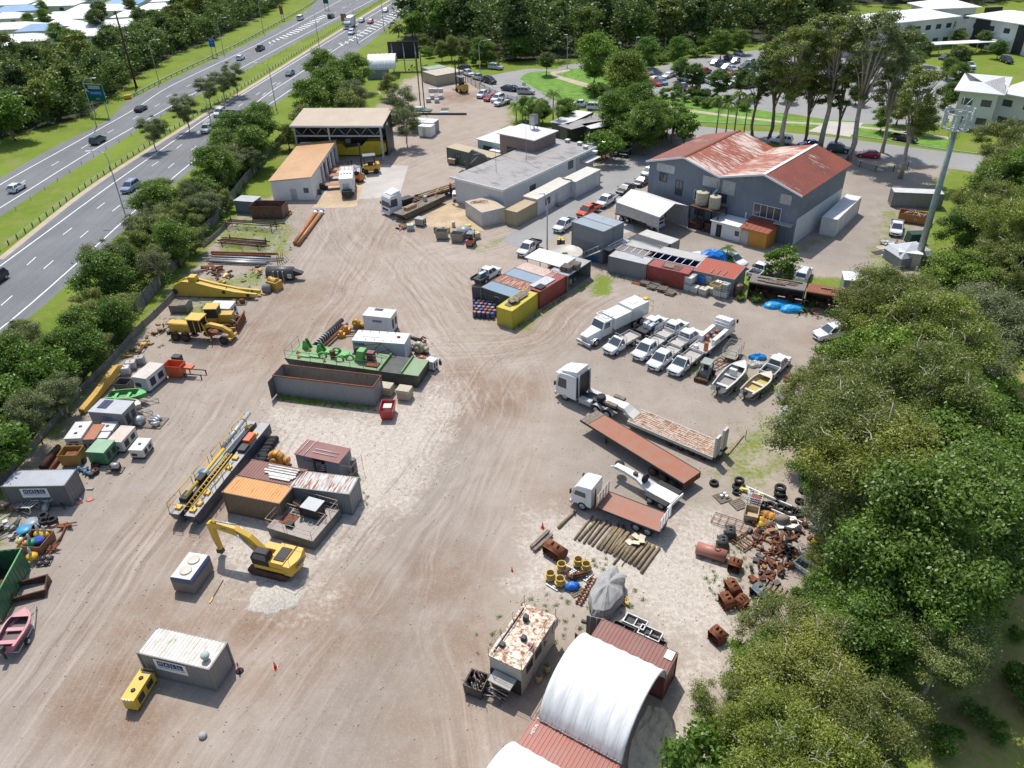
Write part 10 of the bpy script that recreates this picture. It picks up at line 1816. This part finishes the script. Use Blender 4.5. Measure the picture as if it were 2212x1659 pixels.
sign(464,124,2.2,2.4,3.2,'blue information sign on two posts by the far verge',(0.,.13,.42),[(0,5.2,0,0,None,'TOLL',.5,(.6,.65,.7)),(0,4.5,0,0,None,'AHEAD',.4,(.6,.65,.7)),(0,3.8,0,0,None,'- - -',.5,(.6,.65,.7))])
sign(611,45,1.6,3.,2.4,'small orange brown sign on the far verge near the top',(.3,.1,.04),[]);sign(706,22,2.6,2.8,2.6,'small green exit sign between the ramp and the carriageway',G1,[(0,4.6,0,0,None,'EXIT',.7,(.7,.72,.7))]);sign(745,62,2.4,2.6,2.6,'rear of a brown sign on the median beside the lorry',(.3,.14,.1),[]);sign(1132,200,.9,1.2,1.4,'small white sign on a post beside the street',(.6,.6,.6),[],1)
t=T('road_sign','large grey rear side of a road sign above the boundary trees','sign',G(515,320),yd(515,320,40,3));BX(-3.,3.,0,.1,3.6,8.2).gv('panel',t);[BX(x,x+.16,-.22,0,0,8.2).dk('post',t)for x in(-2.3,-.8,.8,2.2)]
g=np.random.default_rng(21);Y=wpoly([(0,1250),(60,1000),(262,762),(512,470),(640,440),(800,420),(1100,520),(1560,640),(1720,760),(1560,1100),(1650,1300),(1450,1640),(0,1700)]);c=g.uniform(Y.min(0),Y.max(0),(15000,2));c=c[sdist(c,Y)>0];n=len(c)
d=g.normal(size=(n,3,2));r=.03+.09*g.random(n)**4;m=MB();vs=[]
for i in RG(n):
 x,y=c[i];a=r[i];vs+=[(x+a,y,0),(x-a*.5,y+a*.9,0),(x-a*.6,y-a*.8,0),(x+a*.1,y,a*.9)]
m.add(vs,[(4*i+a,4*i+b,4*i+3)for i in RG(n)for a,b in((0,1),(1,2),(2,0))]);tg(m.bd('loose_stones','gravel'),'loose stones scattered over the whole yard','stones',None,'stuff')
wd=[]
for px,k in(([(1180,400),(1232,370),(1240,380),(1190,410)],0),([(600,852),(812,880),(812,890),(600,866)],60),([(1107,712),(1225,636),(1230,640),(1112,718)],40),([(1312,590),(1470,634),(1468,640),(1312,596)],40),([(660,1000),(780,1030),(800,1090),(770,1100),(700,1040)],40),([(1150,1280),(1290,1180),(1400,1300),(1270,1420),(1040,1440),(980,1400)],90),([(400,640),(640,560),(640,600),(440,700),(300,780)],90),([(1500,1180),(1620,1160),(1640,1280),(1540,1300)],60),([(1600,640),(1850,700),(1850,710),(1600,652)],50),([(1470,800),(1720,820),(1700,880),(1560,860)],60),([(620,430),(500,480),(470,560),(640,545)],90)):wd+=[(q[0],q[1],.1,g.uniform(.12,.35))for q in inpoly(px,k,5+k,.5)]
o=ON('weeds',leaves_mesh('weeds',wd,24000,.05,'leaf_bright',5,.7));LK(o);tg(o,'small weeds growing between the parked equipment','weeds',None,'stuff')
def rect(loc,yaw,L,W,pad=1.):return(VE((loc.x,loc.y)),yaw,-pad,L+pad,-pad,W+pad)
RC_=[rect(SH[0],SH[1],SH[2],17.5,2.5),rect(OFF[0],OFF[1],OFF[2],OFF[3],1.)]
for o in[x for x in bpy.data.objects if x.parent is None and x.type=='EMPTY' and x.get('category')in('tree','shrub')]:
 for c,yw,x0,x1,y0,y1 in RC_:
  d=VE((o.location.x,o.location.y))-c;x=d.x*MC(yw)+d.y*MS(yw);y=-d.x*MS(yw)+d.y*MC(yw)
  if x0<x<x1 and y0<y<y1:
   for ch in list(o.children):bpy.data.objects.remove(ch)
   bpy.data.objects.remove(o);break
